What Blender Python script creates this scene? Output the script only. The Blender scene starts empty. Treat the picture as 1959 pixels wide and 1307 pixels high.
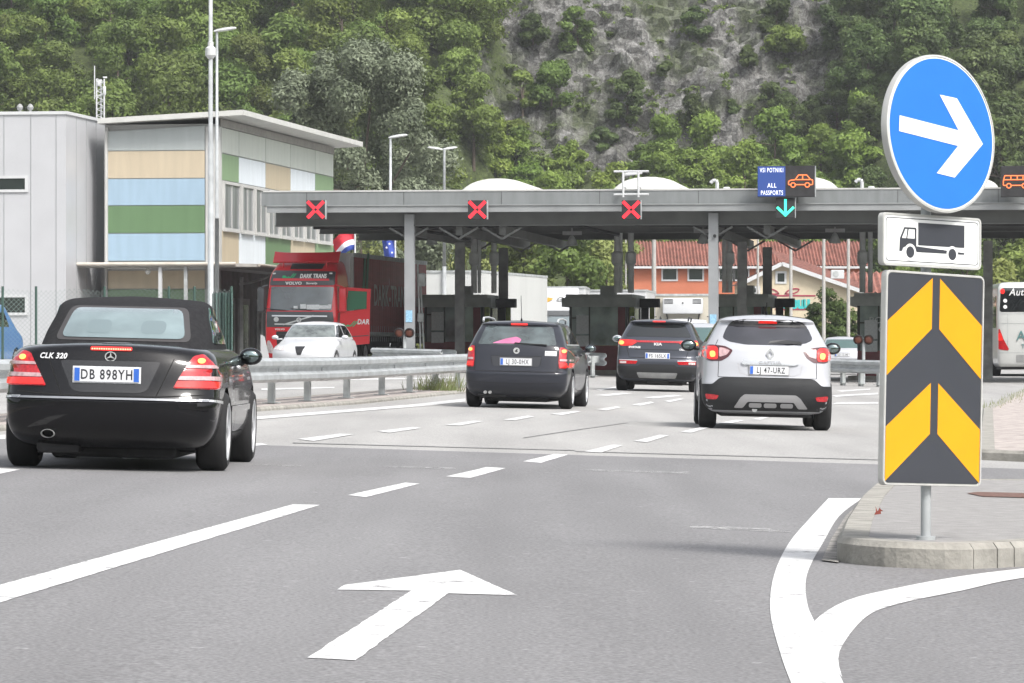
import bpy, bmesh, math, random
import numpy as np
from mathutils import Vector, Matrix, noise
from mathutils.bvhtree import BVHTree
PI = math.pi
R = math.radians
scene = bpy.context.scene
COL = scene.collection

# ------------------------------------------------------------ camera, light
F, EYE, HOR, CX = 8000.0, 0.95, 677.0, 979.5      # focal length and horizon in photo pixels, eye height in metres
cam_d = bpy.data.cameras.new('camera')
cam = bpy.data.objects.new('camera', cam_d)
COL.objects.link(cam)
cam.location = (0, 0, EYE)
cam.rotation_euler = (R(90), 0, 0)
cam_d.sensor_width = 36
cam_d.lens = 36 * F / 1959
cam_d.shift_y = 23.5 / 1959
cam_d.clip_start = 0.5
cam_d.clip_end = 6000
scene.camera = cam

SUN_EL, SUN_AZ = 50, 142      # azimuth measured clockwise from +Y: behind the camera, to its right
w = bpy.data.worlds.new('World')
scene.world = w
w.use_nodes = True
nt = w.node_tree
bg = nt.nodes['Background']
sky = nt.nodes.new('ShaderNodeTexSky')
sky.sky_type = 'NISHITA'
sky.sun_disc = False
sky.sun_elevation = R(SUN_EL)
sky.sun_rotation = R(SUN_AZ)
sky.air_density = 1.0
sky.dust_density = 4.0
hs = nt.nodes.new('ShaderNodeHueSaturation')
hs.inputs['Saturation'].default_value = 0.28
nt.links.new(sky.outputs[0], hs.inputs['Color'])
nt.links.new(hs.outputs[0], bg.inputs[0])
bg.inputs[1].default_value = 0.15
sd = bpy.data.lights.new('sun', 'SUN')
sun = bpy.data.objects.new('sun', sd)
COL.objects.link(sun)
sd.energy = 1.9
sd.angle = R(13)
sd.color = (1.0, 0.965, 0.91)
sv = Vector((math.sin(R(SUN_AZ)) * math.cos(R(SUN_EL)), math.cos(R(SUN_AZ)) * math.cos(R(SUN_EL)), math.sin(R(SUN_EL))))
sun.rotation_euler = sv.to_track_quat('Z', 'Y').to_euler()
scene.view_settings.view_transform = 'Standard'
scene.view_settings.look = 'None'
scene.view_settings.exposure = 0.88
scene.view_settings.gamma = 1

# ------------------------------------------------------------ ground height and pixel helpers
BK = [(-60, -.06), (36, -.06), (52, 0), (70, .045), (92, .2), (163, .42), (300, .5), (4000, .5)]
def g(x, y):
    b = BK[-1][1]
    for (y0, b0), (y1, b1) in zip(BK, BK[1:]):
        if y <= y1:
            b = b0 + (b1 - b0) * max(0, y - y0) / (y1 - y0); break
    return b - .0245 * max(-10, min(10, x))
def P(px, py, D):
    return Vector(((px - CX) * D / F, D, EYE + (HOR - py) * D / F))
def GP(px, py, dz=0):
    k = (px - CX) / F; m = (py - HOR) / F
    lo, hi = 3.0, 290.0
    for _ in range(60):
        D = (lo + hi) / 2
        if EYE - m * D > g(k * D, D) + dz: lo = D
        else: hi = D
    D = (lo + hi) / 2
    return Vector((k * D, D, g(k * D, D) + dz))

# ------------------------------------------------------------ materials
MATS = {}
def mat(name, col, rough=.6, metal=0, coat=0, emit=None, es=1.0, var=0, vs=5.0, bump=0, bs=40.0, spec=.5, alpha=1, trans=0, objrand=0, detail=4, col2=None, coords='Object', coatr=.05, stretch=None):
    if name in MATS: return MATS[name]
    m = bpy.data.materials.new(name); MATS[name] = m
    m.use_nodes = True
    n = m.node_tree.nodes; l = m.node_tree.links
    b = n['Principled BSDF']
    b.inputs['Base Color'].default_value = (*col, 1)
    b.inputs['Roughness'].default_value = rough
    b.inputs['Metallic'].default_value = metal
    b.inputs['Coat Weight'].default_value = coat
    b.inputs['Coat Roughness'].default_value = coatr
    b.inputs['Specular IOR Level'].default_value = spec
    b.inputs['Alpha'].default_value = alpha
    b.inputs['Transmission Weight'].default_value = trans
    if emit:
        b.inputs['Emission Color'].default_value = (*emit, 1)
        b.inputs['Emission Strength'].default_value = es
    tc = n.new('ShaderNodeTexCoord')
    src = tc.outputs[coords]
    if stretch:
        mp = n.new('ShaderNodeMapping'); mp.inputs['Scale'].default_value = stretch
        l.new(src, mp.inputs[0]); src = mp.outputs[0]
    if var or objrand:
        nz = n.new('ShaderNodeTexNoise'); nz.inputs['Scale'].default_value = vs; nz.inputs['Detail'].default_value = detail
        l.new(src, nz.inputs['Vector'])
        r = n.new('ShaderNodeValToRGB')
        c2 = col2 or tuple(min(1, c * (1 + var)) for c in col)
        c1 = tuple(c * (1 - var) for c in col)
        r.color_ramp.elements[0].position = .32; r.color_ramp.elements[1].position = .68
        r.color_ramp.elements[0].color = (*c1, 1); r.color_ramp.elements[1].color = (*c2, 1)
        l.new(nz.outputs['Fac'], r.inputs[0])
        out = r.outputs[0]
        if objrand:
            oi = n.new('ShaderNodeObjectInfo')
            h = n.new('ShaderNodeHueSaturation')
            mr = n.new('ShaderNodeMapRange'); mr.inputs['To Min'].default_value = 1 - objrand; mr.inputs['To Max'].default_value = 1 + objrand
            l.new(oi.outputs['Random'], mr.inputs[0]); l.new(mr.outputs[0], h.inputs['Value'])
            mr2 = n.new('ShaderNodeMapRange'); mr2.inputs['To Min'].default_value = .5 - objrand * .06; mr2.inputs['To Max'].default_value = .5 + objrand * .06
            mm = n.new('ShaderNodeMath'); mm.operation = 'FRACT'; mu = n.new('ShaderNodeMath'); mu.operation = 'MULTIPLY'; mu.inputs[1].default_value = 7.31
            l.new(oi.outputs['Random'], mu.inputs[0]); l.new(mu.outputs[0], mm.inputs[0]); l.new(mm.outputs[0], mr2.inputs[0]); l.new(mr2.outputs[0], h.inputs['Hue'])
            l.new(out, h.inputs['Color']); out = h.outputs[0]
        l.new(out, b.inputs['Base Color'])
    if bump:
        nb = n.new('ShaderNodeTexNoise'); nb.inputs['Scale'].default_value = bs; nb.inputs['Detail'].default_value = 5
        l.new(src, nb.inputs['Vector'])
        bp = n.new('ShaderNodeBump'); bp.inputs['Strength'].default_value = bump; bp.inputs['Distance'].default_value = .02
        l.new(nb.outputs['Fac'], bp.inputs['Height']); l.new(bp.outputs[0], b.inputs['Normal'])
    return m

def leafmat(name, dark, light, rnd=.25, trl=.3, ns=.6):
    m = mat(name, dark, rough=.55, var=.2, vs=ns, col2=light, objrand=rnd, spec=.25, detail=6)
    n = m.node_tree.nodes; l = m.node_tree.links
    b = n['Principled BSDF']; o = n['Material Output']
    t = n.new('ShaderNodeBsdfTranslucent'); mx = n.new('ShaderNodeMixShader'); mx.inputs[0].default_value = trl
    c = b.inputs['Base Color'].links[0].from_socket
    l.new(c, t.inputs[0]); l.new(b.outputs[0], mx.inputs[1]); l.new(t.outputs[0], mx.inputs[2]); l.new(mx.outputs[0], o.inputs[0])
    return m

# ------------------------------------------------------------ mesh helpers
class MB:
    def __init__(s): s.v = []; s.f = []
    def add(s, vs, fs, M=None):
        o = len(s.v)
        s.v += [tuple(M @ Vector(p)) for p in vs] if M is not None else [tuple(p) for p in vs]
        s.f += [tuple(i + o for i in f) for f in fs]
        return s
    def box(s, c, d, M=None, rz=0, ry=0, rx=0):
        x, y, z = d[0] / 2, d[1] / 2, d[2] / 2
        vs = [Vector((a * x, b * y, e * z)) for a in (-1, 1) for b in (-1, 1) for e in (-1, 1)]
        if rz or ry or rx:
            Q = Matrix.Rotation(rz, 3, 'Z') @ Matrix.Rotation(ry, 3, 'Y') @ Matrix.Rotation(rx, 3, 'X')
            vs = [Q @ p for p in vs]
        vs = [p + Vector(c) for p in vs]
        return s.add(vs, [(0, 1, 3, 2), (4, 6, 7, 5), (0, 4, 5, 1), (2, 3, 7, 6), (0, 2, 6, 4), (1, 5, 7, 3)], M)
    def bb(s, a, b, M=None):
        return s.box([(a[i] + b[i]) / 2 for i in range(3)], [abs(b[i] - a[i]) for i in range(3)], M)
    def bbox(s, c, d, bev=.02, M=None):      # box with bevelled edges
        bm = bmesh.new(); bmesh.ops.create_cube(bm, size=1)
        for v in bm.verts: v.co = Vector((v.co.x * d[0], v.co.y * d[1], v.co.z * d[2]))
        bmesh.ops.bevel(bm, geom=bm.edges[:], offset=bev, segments=2, affect='EDGES', profile=.5)
        for v in bm.verts: v.co += Vector(c)
        bm.verts.index_update()
        s.add([v.co for v in bm.verts], [[v.index for v in f.verts] for f in bm.faces], M); bm.free(); return s
    def cyl(s, a, b, r, r2=None, n=12, cap=True):
        a = Vector(a); b = Vector(b); r2 = r if r2 is None else r2
        q = (b - a).to_track_quat('Z', 'Y')
        vs = []; fs = []
        for k in range(n):
            t = 2 * PI * k / n; d = q @ Vector((math.cos(t), math.sin(t), 0))
            vs += [a + d * r, b + d * r2]
        for k in range(n):
            j = (k + 1) % n
            fs.append((2 * k, 2 * j, 2 * j + 1, 2 * k + 1))
        if cap: fs += [tuple(2 * k for k in range(n))[::-1], tuple(2 * k + 1 for k in range(n))]
        return s.add(vs, fs)
    def tube(s, pts, r, n=8):
        for a, b in zip(pts, pts[1:]): s.cyl(a, b, r, n=n)
        return s
    def beam(s, a, b, wx, wz):       # rectangular bar between points, wx horizontal, wz vertical-ish
        a = Vector(a); b = Vector(b); d = (b - a).normalized()
        up = Vector((0, 0, 1)) if abs(d.z) < .95 else Vector((0, 1, 0))
        x = d.cross(up).normalized(); u = x.cross(d).normalized()
        vs = [p + x * (i * wx / 2) + u * (j * wz / 2) for p in (a, b) for i, j in ((-1, -1), (1, -1), (1, 1), (-1, 1))]
        return s.add(vs, [(3, 2, 1, 0), (4, 5, 6, 7), (0, 1, 5, 4), (1, 2, 6, 5), (2, 3, 7, 6), (3, 0, 4, 7)])
    def ext(s, poly, M, th):         # extrude 2-D polygon by th along local z of M
        n = len(poly)
        vs = [(x, y, 0) for x, y in poly] + [(x, y, th) for x, y in poly]
        fs = [tuple(range(n))[::-1], tuple(range(n, 2 * n))] + [(i, (i + 1) % n, n + (i + 1) % n, n + i) for i in range(n)]
        return s.add(vs, fs, M)
    def lathe(s, prof, n=24, M=None):     # prof: (r, z) pairs about z
        vs = []; fs = []; m = len(prof)
        for k in range(n):
            t = 2 * PI * k / n
            vs += [(r * math.cos(t), r * math.sin(t), z) for r, z in prof]
        for k in range(n):
            j = (k + 1) % n
            for i in range(m - 1): fs.append((k * m + i, j * m + i, j * m + i + 1, k * m + i + 1))
        return s.add(vs, fs, M)
    def ell(s, c, r, M=None, n=16, m=10):
        vs = []; fs = []
        for i in range(m + 1):
            a = PI * i / m
            for k in range(n):
                t = 2 * PI * k / n
                vs.append((c[0] + r[0] * math.sin(a) * math.cos(t), c[1] + r[1] * math.sin(a) * math.sin(t), c[2] + r[2] * math.cos(a)))
        for i in range(m):
            for k in range(n): fs.append((i * n + k, (i + 1) * n + k, (i + 1) * n + (k + 1) % n, i * n + (k + 1) % n))
        return s.add(vs, fs, M)

def link(name, me, m, parent=None, label=None):
    o = bpy.data.objects.new(name, me); COL.objects.link(o)
    if m is not None:
        for q in (m if isinstance(m, (list, tuple)) else [m]): me.materials.append(q)
    if parent is not None: o.parent = parent
    if label: o['label'] = label
    return o
def mesh(name, mb, m, parent=None, smooth=None, label=None, fix=True):
    me = bpy.data.meshes.new(name)
    me.from_pydata(mb.v, [], mb.f)
    if fix:
        bm = bmesh.new(); bm.from_mesh(me)
        bmesh.ops.remove_doubles(bm, verts=bm.verts, dist=1e-5)
        bad = [f for f in bm.faces if f.calc_area() < 1e-10]
        if bad: bmesh.ops.delete(bm, geom=bad, context='FACES_ONLY')
        bmesh.ops.recalc_face_normals(bm, faces=bm.faces)
        big = [f for f in bm.faces if len(f.verts) > 4]
        if big: bmesh.ops.triangulate(bm, faces=big)
        bm.to_mesh(me); bm.free()
    if smooth is not None:
        me.shade_smooth(); me.set_sharp_from_angle(angle=R(smooth))
    return link(name, me, m, parent, label)
def tag(o, label=None, cat=None, group=None, kind=None):
    if label: o['label'] = label
    if cat: o['category'] = cat
    if group: o['group'] = group
    if kind: o['kind'] = kind
    return o
def thing(name, label, cat, loc=(0, 0, 0), rz=0, group=None):
    o = bpy.data.objects.new(name, None); COL.objects.link(o)
    o.empty_display_size = .2
    o.location = loc; o.rotation_euler = (0, 0, rz)
    return tag(o, label, cat, group)
def dup(o, loc=None, rz=None, label=None, parent=None):
    c = o.copy(); COL.objects.link(c)
    if parent is not None: c.parent = parent
    if loc is not None: c.location = loc
    if rz is not None: c.rotation_euler = (0, 0, rz)
    if label: c['label'] = label
    for ch in list(o.children): dup(ch, parent=c)
    return c
def frame(o, e1, e2, n):
    return Matrix(((e1[0], e2[0], n[0], o[0]), (e1[1], e2[1], n[1], o[1]), (e1[2], e2[2], n[2], o[2]), (0, 0, 0, 1)))
def rearM(x, y, z): return frame((x, y, z), (1, 0, 0), (0, 0, 1), (0, -1, 0))      # reads from -y
def frontM(x, y, z): return frame((x, y, z), (-1, 0, 0), (0, 0, 1), (0, 1, 0))     # reads from +y
def leftM(x, y, z): return frame((x, y, z), (0, -1, 0), (0, 0, 1), (-1, 0, 0))     # reads from -x
def rightM(x, y, z): return frame((x, y, z), (0, 1, 0), (0, 0, 1), (1, 0, 0))      # reads from +x
def text(mb, s, size, M, th=.004, sx=1.0, bold=0, shear=0, sp=1.08):
    c = bpy.data.curves.new('t', 'FONT'); c.body = s; c.size = size; c.align_x = 'CENTER'; c.align_y = 'CENTER'
    c.extrude = th / 2; c.offset = bold; c.shear = shear; c.resolution_u = 3; c.space_character = sp
    o = bpy.data.objects.new('t', c); COL.objects.link(o)
    dg = bpy.context.evaluated_depsgraph_get(); dg.update()
    me = o.evaluated_get(dg).to_mesh()
    vs = [(v.co.x * sx, v.co.y, v.co.z + th / 2) for v in me.vertices]; fs = [tuple(p.vertices) for p in me.polygons]
    mb.add(vs, fs, M)
    o.evaluated_get(dg).to_mesh_clear()
    bpy.data.objects.remove(o); bpy.data.curves.remove(c)
    return mb
def rnd(poly, r, seg=4):
    out = []; n = len(poly)
    for i in range(n):
        a = Vector(poly[i - 1]); b = Vector(poly[i]); c = Vector(poly[(i + 1) % n])
        rr = min(r, (a - b).length * .45, (c - b).length * .45)
        p = b + (a - b).normalized() * rr; q = b + (c - b).normalized() * rr
        for k in range(seg + 1):
            t = k / seg
            out.append(tuple(p * (1 - t) ** 2 + b * 2 * t * (1 - t) + q * t * t))
    return out
def rect(x0, y0, x1, y1): return [(x0, y0), (x1, y0), (x1, y1), (x0, y1)]
def circ(x, y, r, n=24, ry=None): return [(x + r * math.cos(2 * PI * k / n), y + (ry or r) * math.sin(2 * PI * k / n)) for k in range(n)]
def bar2(a, b, wd):
    a = Vector(a); b = Vector(b); d = (b - a).normalized(); n = Vector((-d.y, d.x)) * wd / 2
    return [tuple(a + n), tuple(a - n), tuple(b - n), tuple(b + n)]

# sheet following the ground, built from world x,y polygon
def sheet(name, polys, dz, m, cat=None, kind='structure', step=4.0, label=None, thick=0):
    bm = bmesh.new()
    for poly in polys:
        vs = [bm.verts.new((p[0], p[1], 0)) for p in poly]
        f = bm.faces.new(vs)
    bmesh.ops.triangulate(bm, faces=bm.faces[:])
    ys = [v.co.y for v in bm.verts]
    cuts = [b for b, _ in BK if min(ys) < b < max(ys)]
    for c in cuts: bmesh.ops.bisect_plane(bm, geom=bm.verts[:] + bm.edges[:] + bm.faces[:], plane_co=(0, c, 0), plane_no=(0, 1, 0))
    for c in (-10, 10): bmesh.ops.bisect_plane(bm, geom=bm.verts[:] + bm.edges[:] + bm.faces[:], plane_co=(c, 0, 0), plane_no=(1, 0, 0))
    for v in bm.verts: v.co.z = g(v.co.x, v.co.y) + dz
    bmesh.ops.recalc_face_normals(bm, faces=bm.faces)
    for f in bm.faces:
        if f.normal.z < 0: f.normal_flip()
    if thick:
        ret = bmesh.ops.extrude_face_region(bm, geom=bm.faces[:])
        for e in ret['geom']:
            if isinstance(e, bmesh.types.BMVert): e.co.z -= thick
        bmesh.ops.recalc_face_normals(bm, faces=bm.faces)
    me = bpy.data.meshes.new(name); bm.to_mesh(me); bm.free()
    o = link(name, me, m)
    return tag(o, label, cat, kind=kind)
def ragged(poly, amp=.0035, st=.10):
    out = []; rj = random.Random(int(abs(poly[0][0]) * 1000)); n = len(poly)
    for i in range(n):
        a = Vector(poly[i]); b = Vector(poly[(i + 1) % n]); L = (b - a).length; k = max(1, min(90, int(L / st)))
        nn = Vector((-(b - a).y, (b - a).x)).normalized() if L > 1e-6 else Vector((0, 0))
        for s_ in range(k):
            q = a + (b - a) * s_ / k; out.append(tuple(q + nn * rj.uniform(-amp, amp) * (s_ > 0)))
    return out
def pxs(pts, dz=0): return [tuple(GP(x, y, dz))[:2] for x, y in pts]
# ------------------------------------------------------------ ground, roads, markings
M_grass = mat('grass', (.06, .09, .025), rough=.9, var=.4, vs=1.5, bump=.5, bs=20)
def asphalt(name, col, k):
    m = mat(name, col, rough=.85, spec=.25, coords='Object')
    n = m.node_tree.nodes; l = m.node_tree.links; b = n['Principled BSDF']
    tc = n['Texture Coordinate'] if 'Texture Coordinate' in n else n.new('ShaderNodeTexCoord')
    fine = n.new('ShaderNodeTexNoise'); fine.inputs['Scale'].default_value = 55; fine.inputs['Detail'].default_value = 3
    big = n.new('ShaderNodeTexNoise'); big.inputs['Scale'].default_value = .55; big.inputs['Detail'].default_value = 5
    mp = n.new('ShaderNodeMapping'); mp.inputs['Scale'].default_value = (1.6, .22, 1)
    l.new(tc.outputs['Object'], mp.inputs[0]); l.new(mp.outputs[0], big.inputs['Vector']); l.new(tc.outputs['Object'], fine.inputs['Vector'])
    a = n.new('ShaderNodeMapRange'); a.inputs[1].default_value = .3; a.inputs[2].default_value = .7; a.inputs[3].default_value = 1 - k; a.inputs[4].default_value = 1 + k
    c = n.new('ShaderNodeMapRange'); c.inputs[1].default_value = .3; c.inputs[2].default_value = .7; c.inputs[3].default_value = .68; c.inputs[4].default_value = 1.32
    l.new(big.outputs['Fac'], a.inputs[0]); l.new(fine.outputs['Fac'], c.inputs[0])
    trk = n.new('ShaderNodeTexNoise'); trk.inputs['Scale'].default_value = 1.0; trk.inputs['Detail'].default_value = 3
    mp2 = n.new('ShaderNodeMapping'); mp2.inputs['Rotation'].default_value = (0, 0, R(6)); mp2.inputs['Scale'].default_value = (1.1, .018, 1)
    l.new(tc.outputs['Object'], mp2.inputs[0]); l.new(mp2.outputs[0], trk.inputs['Vector'])
    tr_ = n.new('ShaderNodeMapRange'); tr_.inputs[1].default_value = .3; tr_.inputs[2].default_value = .7; tr_.inputs[3].default_value = .90; tr_.inputs[4].default_value = 1.08; l.new(trk.outputs['Fac'], tr_.inputs[0])
    m0 = n.new('ShaderNodeMath'); m0.operation = 'MULTIPLY'; l.new(a.outputs[0], m0.inputs[0]); l.new(tr_.outputs[0], m0.inputs[1])
    spk = n.new('ShaderNodeTexNoise'); spk.inputs['Scale'].default_value = 9; spk.inputs['Detail'].default_value = 2; l.new(tc.outputs['Object'], spk.inputs['Vector'])
    sr_ = n.new('ShaderNodeMapRange'); sr_.inputs[1].default_value = .72; sr_.inputs[2].default_value = .76; sr_.inputs[3].default_value = 1; sr_.inputs[4].default_value = 1.5; l.new(spk.outputs['Fac'], sr_.inputs[0])
    m1_ = n.new('ShaderNodeMath'); m1_.operation = 'MULTIPLY'; l.new(m0.outputs[0], m1_.inputs[0]); l.new(sr_.outputs[0], m1_.inputs[1])
    mu = n.new('ShaderNodeMath'); mu.operation = 'MULTIPLY'; l.new(m1_.outputs[0], mu.inputs[0]); l.new(c.outputs[0], mu.inputs[1])
    vm = n.new('ShaderNodeVectorMath'); vm.operation = 'SCALE'; vm.inputs[0].default_value = col
    l.new(mu.outputs[0], vm.inputs['Scale']); l.new(vm.outputs[0], b.inputs['Base Color'])
    bp = n.new('ShaderNodeBump'); bp.inputs['Strength'].default_value = .35; bp.inputs['Distance'].default_value = .006
    l.new(fine.outputs['Fac'], bp.inputs['Height']); l.new(bp.outputs[0], b.inputs['Normal'])
    return m
M_road_new = asphalt('dark_asphalt', (.185, .183, .187), .11)
M_road_old = asphalt('worn_asphalt', (.315, .31, .303), .10)
M_white = mat('road_paint', (.57, .57, .57), rough=.7, var=.13, vs=14, bump=.2, bs=60)
def wear(m, lo, hi, sc, base):
    n = m.node_tree.nodes; l = m.node_tree.links; tc = n['Texture Coordinate']
    q = n.new('ShaderNodeTexNoise'); q.inputs['Scale'].default_value = sc; q.inputs['Detail'].default_value = 8; q.inputs['Roughness'].default_value = .75
    l.new(tc.outputs['Object'], q.inputs['Vector']); r = n.new('ShaderNodeMapRange'); r.inputs[1].default_value = lo; r.inputs[2].default_value = hi; r.inputs[3].default_value = base; r.inputs[4].default_value = 1
    l.new(q.outputs['Fac'], r.inputs[0]); l.new(r.outputs[0], n['Principled BSDF'].inputs['Alpha'])
wear(M_white, .36, .44, 6, .35)
M_worn = mat('worn_paint', (.34, .34, .34), rough=.8, var=.45, vs=22)
M_conc = mat('kerb_concrete', (.27, .26, .235), rough=.9, var=.22, vs=5, bump=.4, bs=30)
M_pave = mat('paving', (.25, .243, .238), rough=.9, var=.14, vs=9, bump=.4, bs=70)
M_gravel = mat('pinkish_gravel', (.36, .32, .30), rough=.95, var=.3, vs=6, bump=.7, bs=30)

gm = MB(); xs = [-430, -300, -100, -40, -10, 0, 10, 40, 100, 300, 430]; ysg = [-400, 36, 52, 70, 92, 163, 300, 430]
for j, yy in enumerate(ysg):
    for xx in xs: gm.v.append((xx, yy, g(xx, yy) - .02))
for j in range(len(ysg) - 1):
    for i in range(len(xs) - 1):
        a = j * len(xs) + i; gm.f.append((a, a + 1, a + 1 + len(xs), a + len(xs)))
tag(mesh('ground', gm, M_grass), 'grass and bare earth around the roads', kind='structure')
bl = [(-60, 41.6), (-3, 42.2), (0, 41.4), (5.2, 40.2), (60, 40)]
sheet('road', [bl + [(60, 262), (-45, 262)][0:2]], 0, M_road_old)
sheet('road_near', [[(-60, -20), (60, -20)] + [(x, y + .1) for x, y in bl[::-1]]], .004, M_road_new)

white_polys = [
 [(-160, 1168), (0, 1122), (560, 967), (612, 968), (0, 1156), (-160, 1206)],
 [(665, 949), (775, 925), (803, 927), (700, 953)], [(853, 913), (930, 895), (967, 897), (900, 916)],
 [(1000, 884), (1060, 870), (1087, 871), (1035, 887)], [(1118, 865), (1172, 852), (1192, 853), (1150, 867)],
 [(1213, 845), (1262, 833), (1280, 834), (1238, 847)], [(1302, 827), (1345, 817), (1360, 818), (1322, 829)],
 [(1375, 810), (1408, 804), (1424, 805), (1398, 811)], [(1438, 803), (1468, 796), (1480, 797), (1455, 804)],
 [(570, 841), (650, 831), (677, 832), (600, 845)], [(722, 826), (790, 818), (806, 820), (745, 829)],
 [(852, 814), (905, 806), (925, 807), (880, 815)], [(962, 804), (1010, 796), (1022, 798), (985, 805)],
 [(1053, 793), (1100, 787), (1112, 788), (1075, 795)], [(1140, 784), (1180, 778), (1188, 780), (1160, 786)],
 [(1208, 775), (1245, 769), (1252, 771), (1225, 777)],
 [(430, 855), (500, 849), (512, 852), (450, 858)], [(225, 875), (290, 872), (302, 876), (240, 880)], [(-40, 903), (-5, 897), (38, 900), (0, 908)]]
far_polys = [[(1135, 757), (1190, 752), (1212, 753), (1165, 758)], [(1230, 761), (1290, 756), (1305, 758), (1250, 763)],
 [(1140, 746), (1180, 740), (1188, 741), (1150, 748)], [(1270, 768), (1300, 763), (1310, 764), (1282, 770)],
 [(1590, 757), (1680, 752), (1680, 755), (1600, 760)], [(1600, 771), (1680, 770), (1680, 773), (1590, 774)], [(1600, 748), (1665, 744), (1665, 746), (1610, 750)],
 [(500, 728), (880, 722), (880, 724), (500, 731)], [(500, 744), (640, 741), (640, 743), (500, 747)], [(1590, 730), (1680, 727), (1680, 728.5), (1590, 732)],
 [(440, 802), (890, 763.5), (890, 769), (470, 805)], [(-80, 838), (10, 833), (10, 841), (-80, 847)]]
sheet('lane_marking', [ragged(pxs(p)) for p in white_polys] + [pxs(p) for p in far_polys], .0068, M_white)
sheet('arrow_marking', [ragged(pxs([(645, 1131), (660, 1122), (880, 1093), (990, 1142), (858, 1138), (680, 1267), (588, 1262), (787, 1133)]))], .0068, M_white)
eA = [(1585, 955), (1548, 995), (1510, 1040), (1485, 1090), (1474, 1140), (1476, 1190), (1495, 1260), (1512, 1307), (1545, 1390)]
eB = [(1650, 955), (1605, 990), (1575, 1040), (1550, 1085), (1541, 1120), (1545, 1160), (1558, 1192), (1612, 1307), (1650, 1390)]
eC = [(1558, 1192), (1620, 1152), (1720, 1127), (1840, 1105), (1959, 1090), (2250, 1056)]
eD = [(1611, 1300), (1606, 1250), (1655, 1185), (1720, 1158), (1840, 1133), (1959, 1108), (2250, 1072)]
def smooth_(p, n=4):
    out = []
    for i in range(len(p) - 1):
        p0, p1, p2, p3 = (Vector(p[max(0, i - 1)]), Vector(p[i]), Vector(p[i + 1]), Vector(p[min(len(p) - 1, i + 2)]))
        for k in range(n):
            t = k / n; out.append(tuple(.5 * ((2 * p1) + (p2 - p0) * t + (2 * p0 - 5 * p1 + 4 * p2 - p3) * t * t + (3 * p1 - p0 - 3 * p2 + p3) * t ** 3)))
    return out + [tuple(p[-1])]
sA, sB = smooth_(eA), smooth_(eB); sC, sD = smooth_([(1556, 1225)] + eC), smooth_(eD)
quads = [[sA[i], sA[i + 1], sB[i + 1], sB[i]] for i in range(len(sA) - 1)]
sheet('edge_marking', [pxs(q_) for q_ in quads], .0068, M_white)
nC = len(sC); quads = [[sC[i], sC[i + 1], sD[i + 1], sD[i]] for i in range(nC - 1)]
sheet('edge_marking', [pxs(q_) for q_ in quads], .0073, M_white)
sheet('faded_marking', [pxs(p) for p in [
  [(1115, 899), (1318, 904), (1318, 908), (1115, 902)], [(730, 893), (872, 896), (872, 899), (730, 895)], [(480, 889), (576, 892), (576, 895), (480, 891)],
  [(1320, 1006), (1512, 1015), (1512, 1021), (1320, 1012)], [(1880, 919), (2100, 922), (2100, 926), (1880, 923)]]], .0063, M_worn)

sheet('road_seam', [pxs(p) for p in [[(560, 847.6), (1100, 862), (1100, 863), (560, 848.6)], [(1100, 864), (1680, 880), (1680, 881), (1100, 865)], [(940, 1307), (1010, 1150), (1060, 1040), (1064, 1040), (1018, 1150), (950, 1307)] if 0 else [(1000, 838), (1200, 809), (1202, 809.5), (1002, 838.8)]]], .0058, mat('tar_seam', (.20, .20, .20), rough=.8, var=.3, vs=9))
wear(M_worn, .42, .6, 8, .0)
# raised island with the sign (front right)
isl = pxs([(1600, 1076), (1640, 1082), (1700, 1087), (1830, 1092), (1959, 1086), (2250, 1060), (2250, 950), (1850, 948), (1710, 950), (1672, 958), (1645, 985), (1615, 1035)])
isl = rnd(isl, .25, 3)
def inset(poly, d):
    n = len(poly); cx = sum(p[0] for p in poly) / n; out = []
    A = sum(poly[i][0] * poly[(i + 1) % n][1] - poly[(i + 1) % n][0] * poly[i][1] for i in range(n))
    s = 1 if A > 0 else -1
    for i in range(n):
        a = Vector(poly[i - 1]); b = Vector(poly[i]); c = Vector(poly[(i + 1) % n])
        n1 = Vector((-(b - a).y, (b - a).x)).normalized(); n2 = Vector((-(c - b).y, (c - b).x)).normalized()
        m = (n1 + n2); m = m.normalized() if m.length > 1e-6 else n1
        out.append(tuple(b + m * d * s / max(.5, m.dot(n1))))
    return out
def ring_kerb(name, poly, wd, h, m, label):
    inn = inset(poly, wd); bev = inset(poly, .025); n = len(poly); mb = MB()
    def q(p, dz): return (p[0], p[1], g(*p) + dz)
    for i in range(n):
        j = (i + 1) % n
        L = (Vector(poly[j]) - Vector(poly[i])).length; k = max(1, round(L / .55))
        for s in range(k):
            def lp(a, t): return (a[i][0] + (a[j][0] - a[i][0]) * t, a[i][1] + (a[j][1] - a[i][1]) * t)
            t0, t1 = s / k + .006 / max(L, .1), (s + 1) / k - .006 / max(L, .1)
            if L < .12: t0, t1 = 0, 1
            vs = []
            for t in (t0, t1):
                vs += [q(lp(poly, t), -.05), q(lp(poly, t), h - .03), q(lp(bev, t), h), q(lp(inn, t), h), q(lp(inn, t), -.05)]
            mb.add(vs, [(0, 1, 6, 5), (1, 2, 7, 6), (2, 3, 8, 7), (3, 4, 9, 8), (0, 4, 3, 2, 1), (5, 6, 7, 8, 9)])
    return tag(mesh(name, mb, m), label, kind='structure'), inn
_, inn = ring_kerb('kerb', isl, .16, .13, M_conc, 'pale concrete kerb round the sign island')
sheet('traffic_island', [inn], .126, M_pave, thick=.15, label='pinkish paved top of the island')
sheet('gutter', [pxs([(1655, 957), (1618, 990), (1590, 1035), (1572, 1076), (1604, 1080), (1612, 1040), (1642, 990), (1672, 960)])], .012, mat('gutter_stone', (.24, .23, .215), rough=.9, var=.45, vs=7, bump=.5, bs=20))
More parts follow.
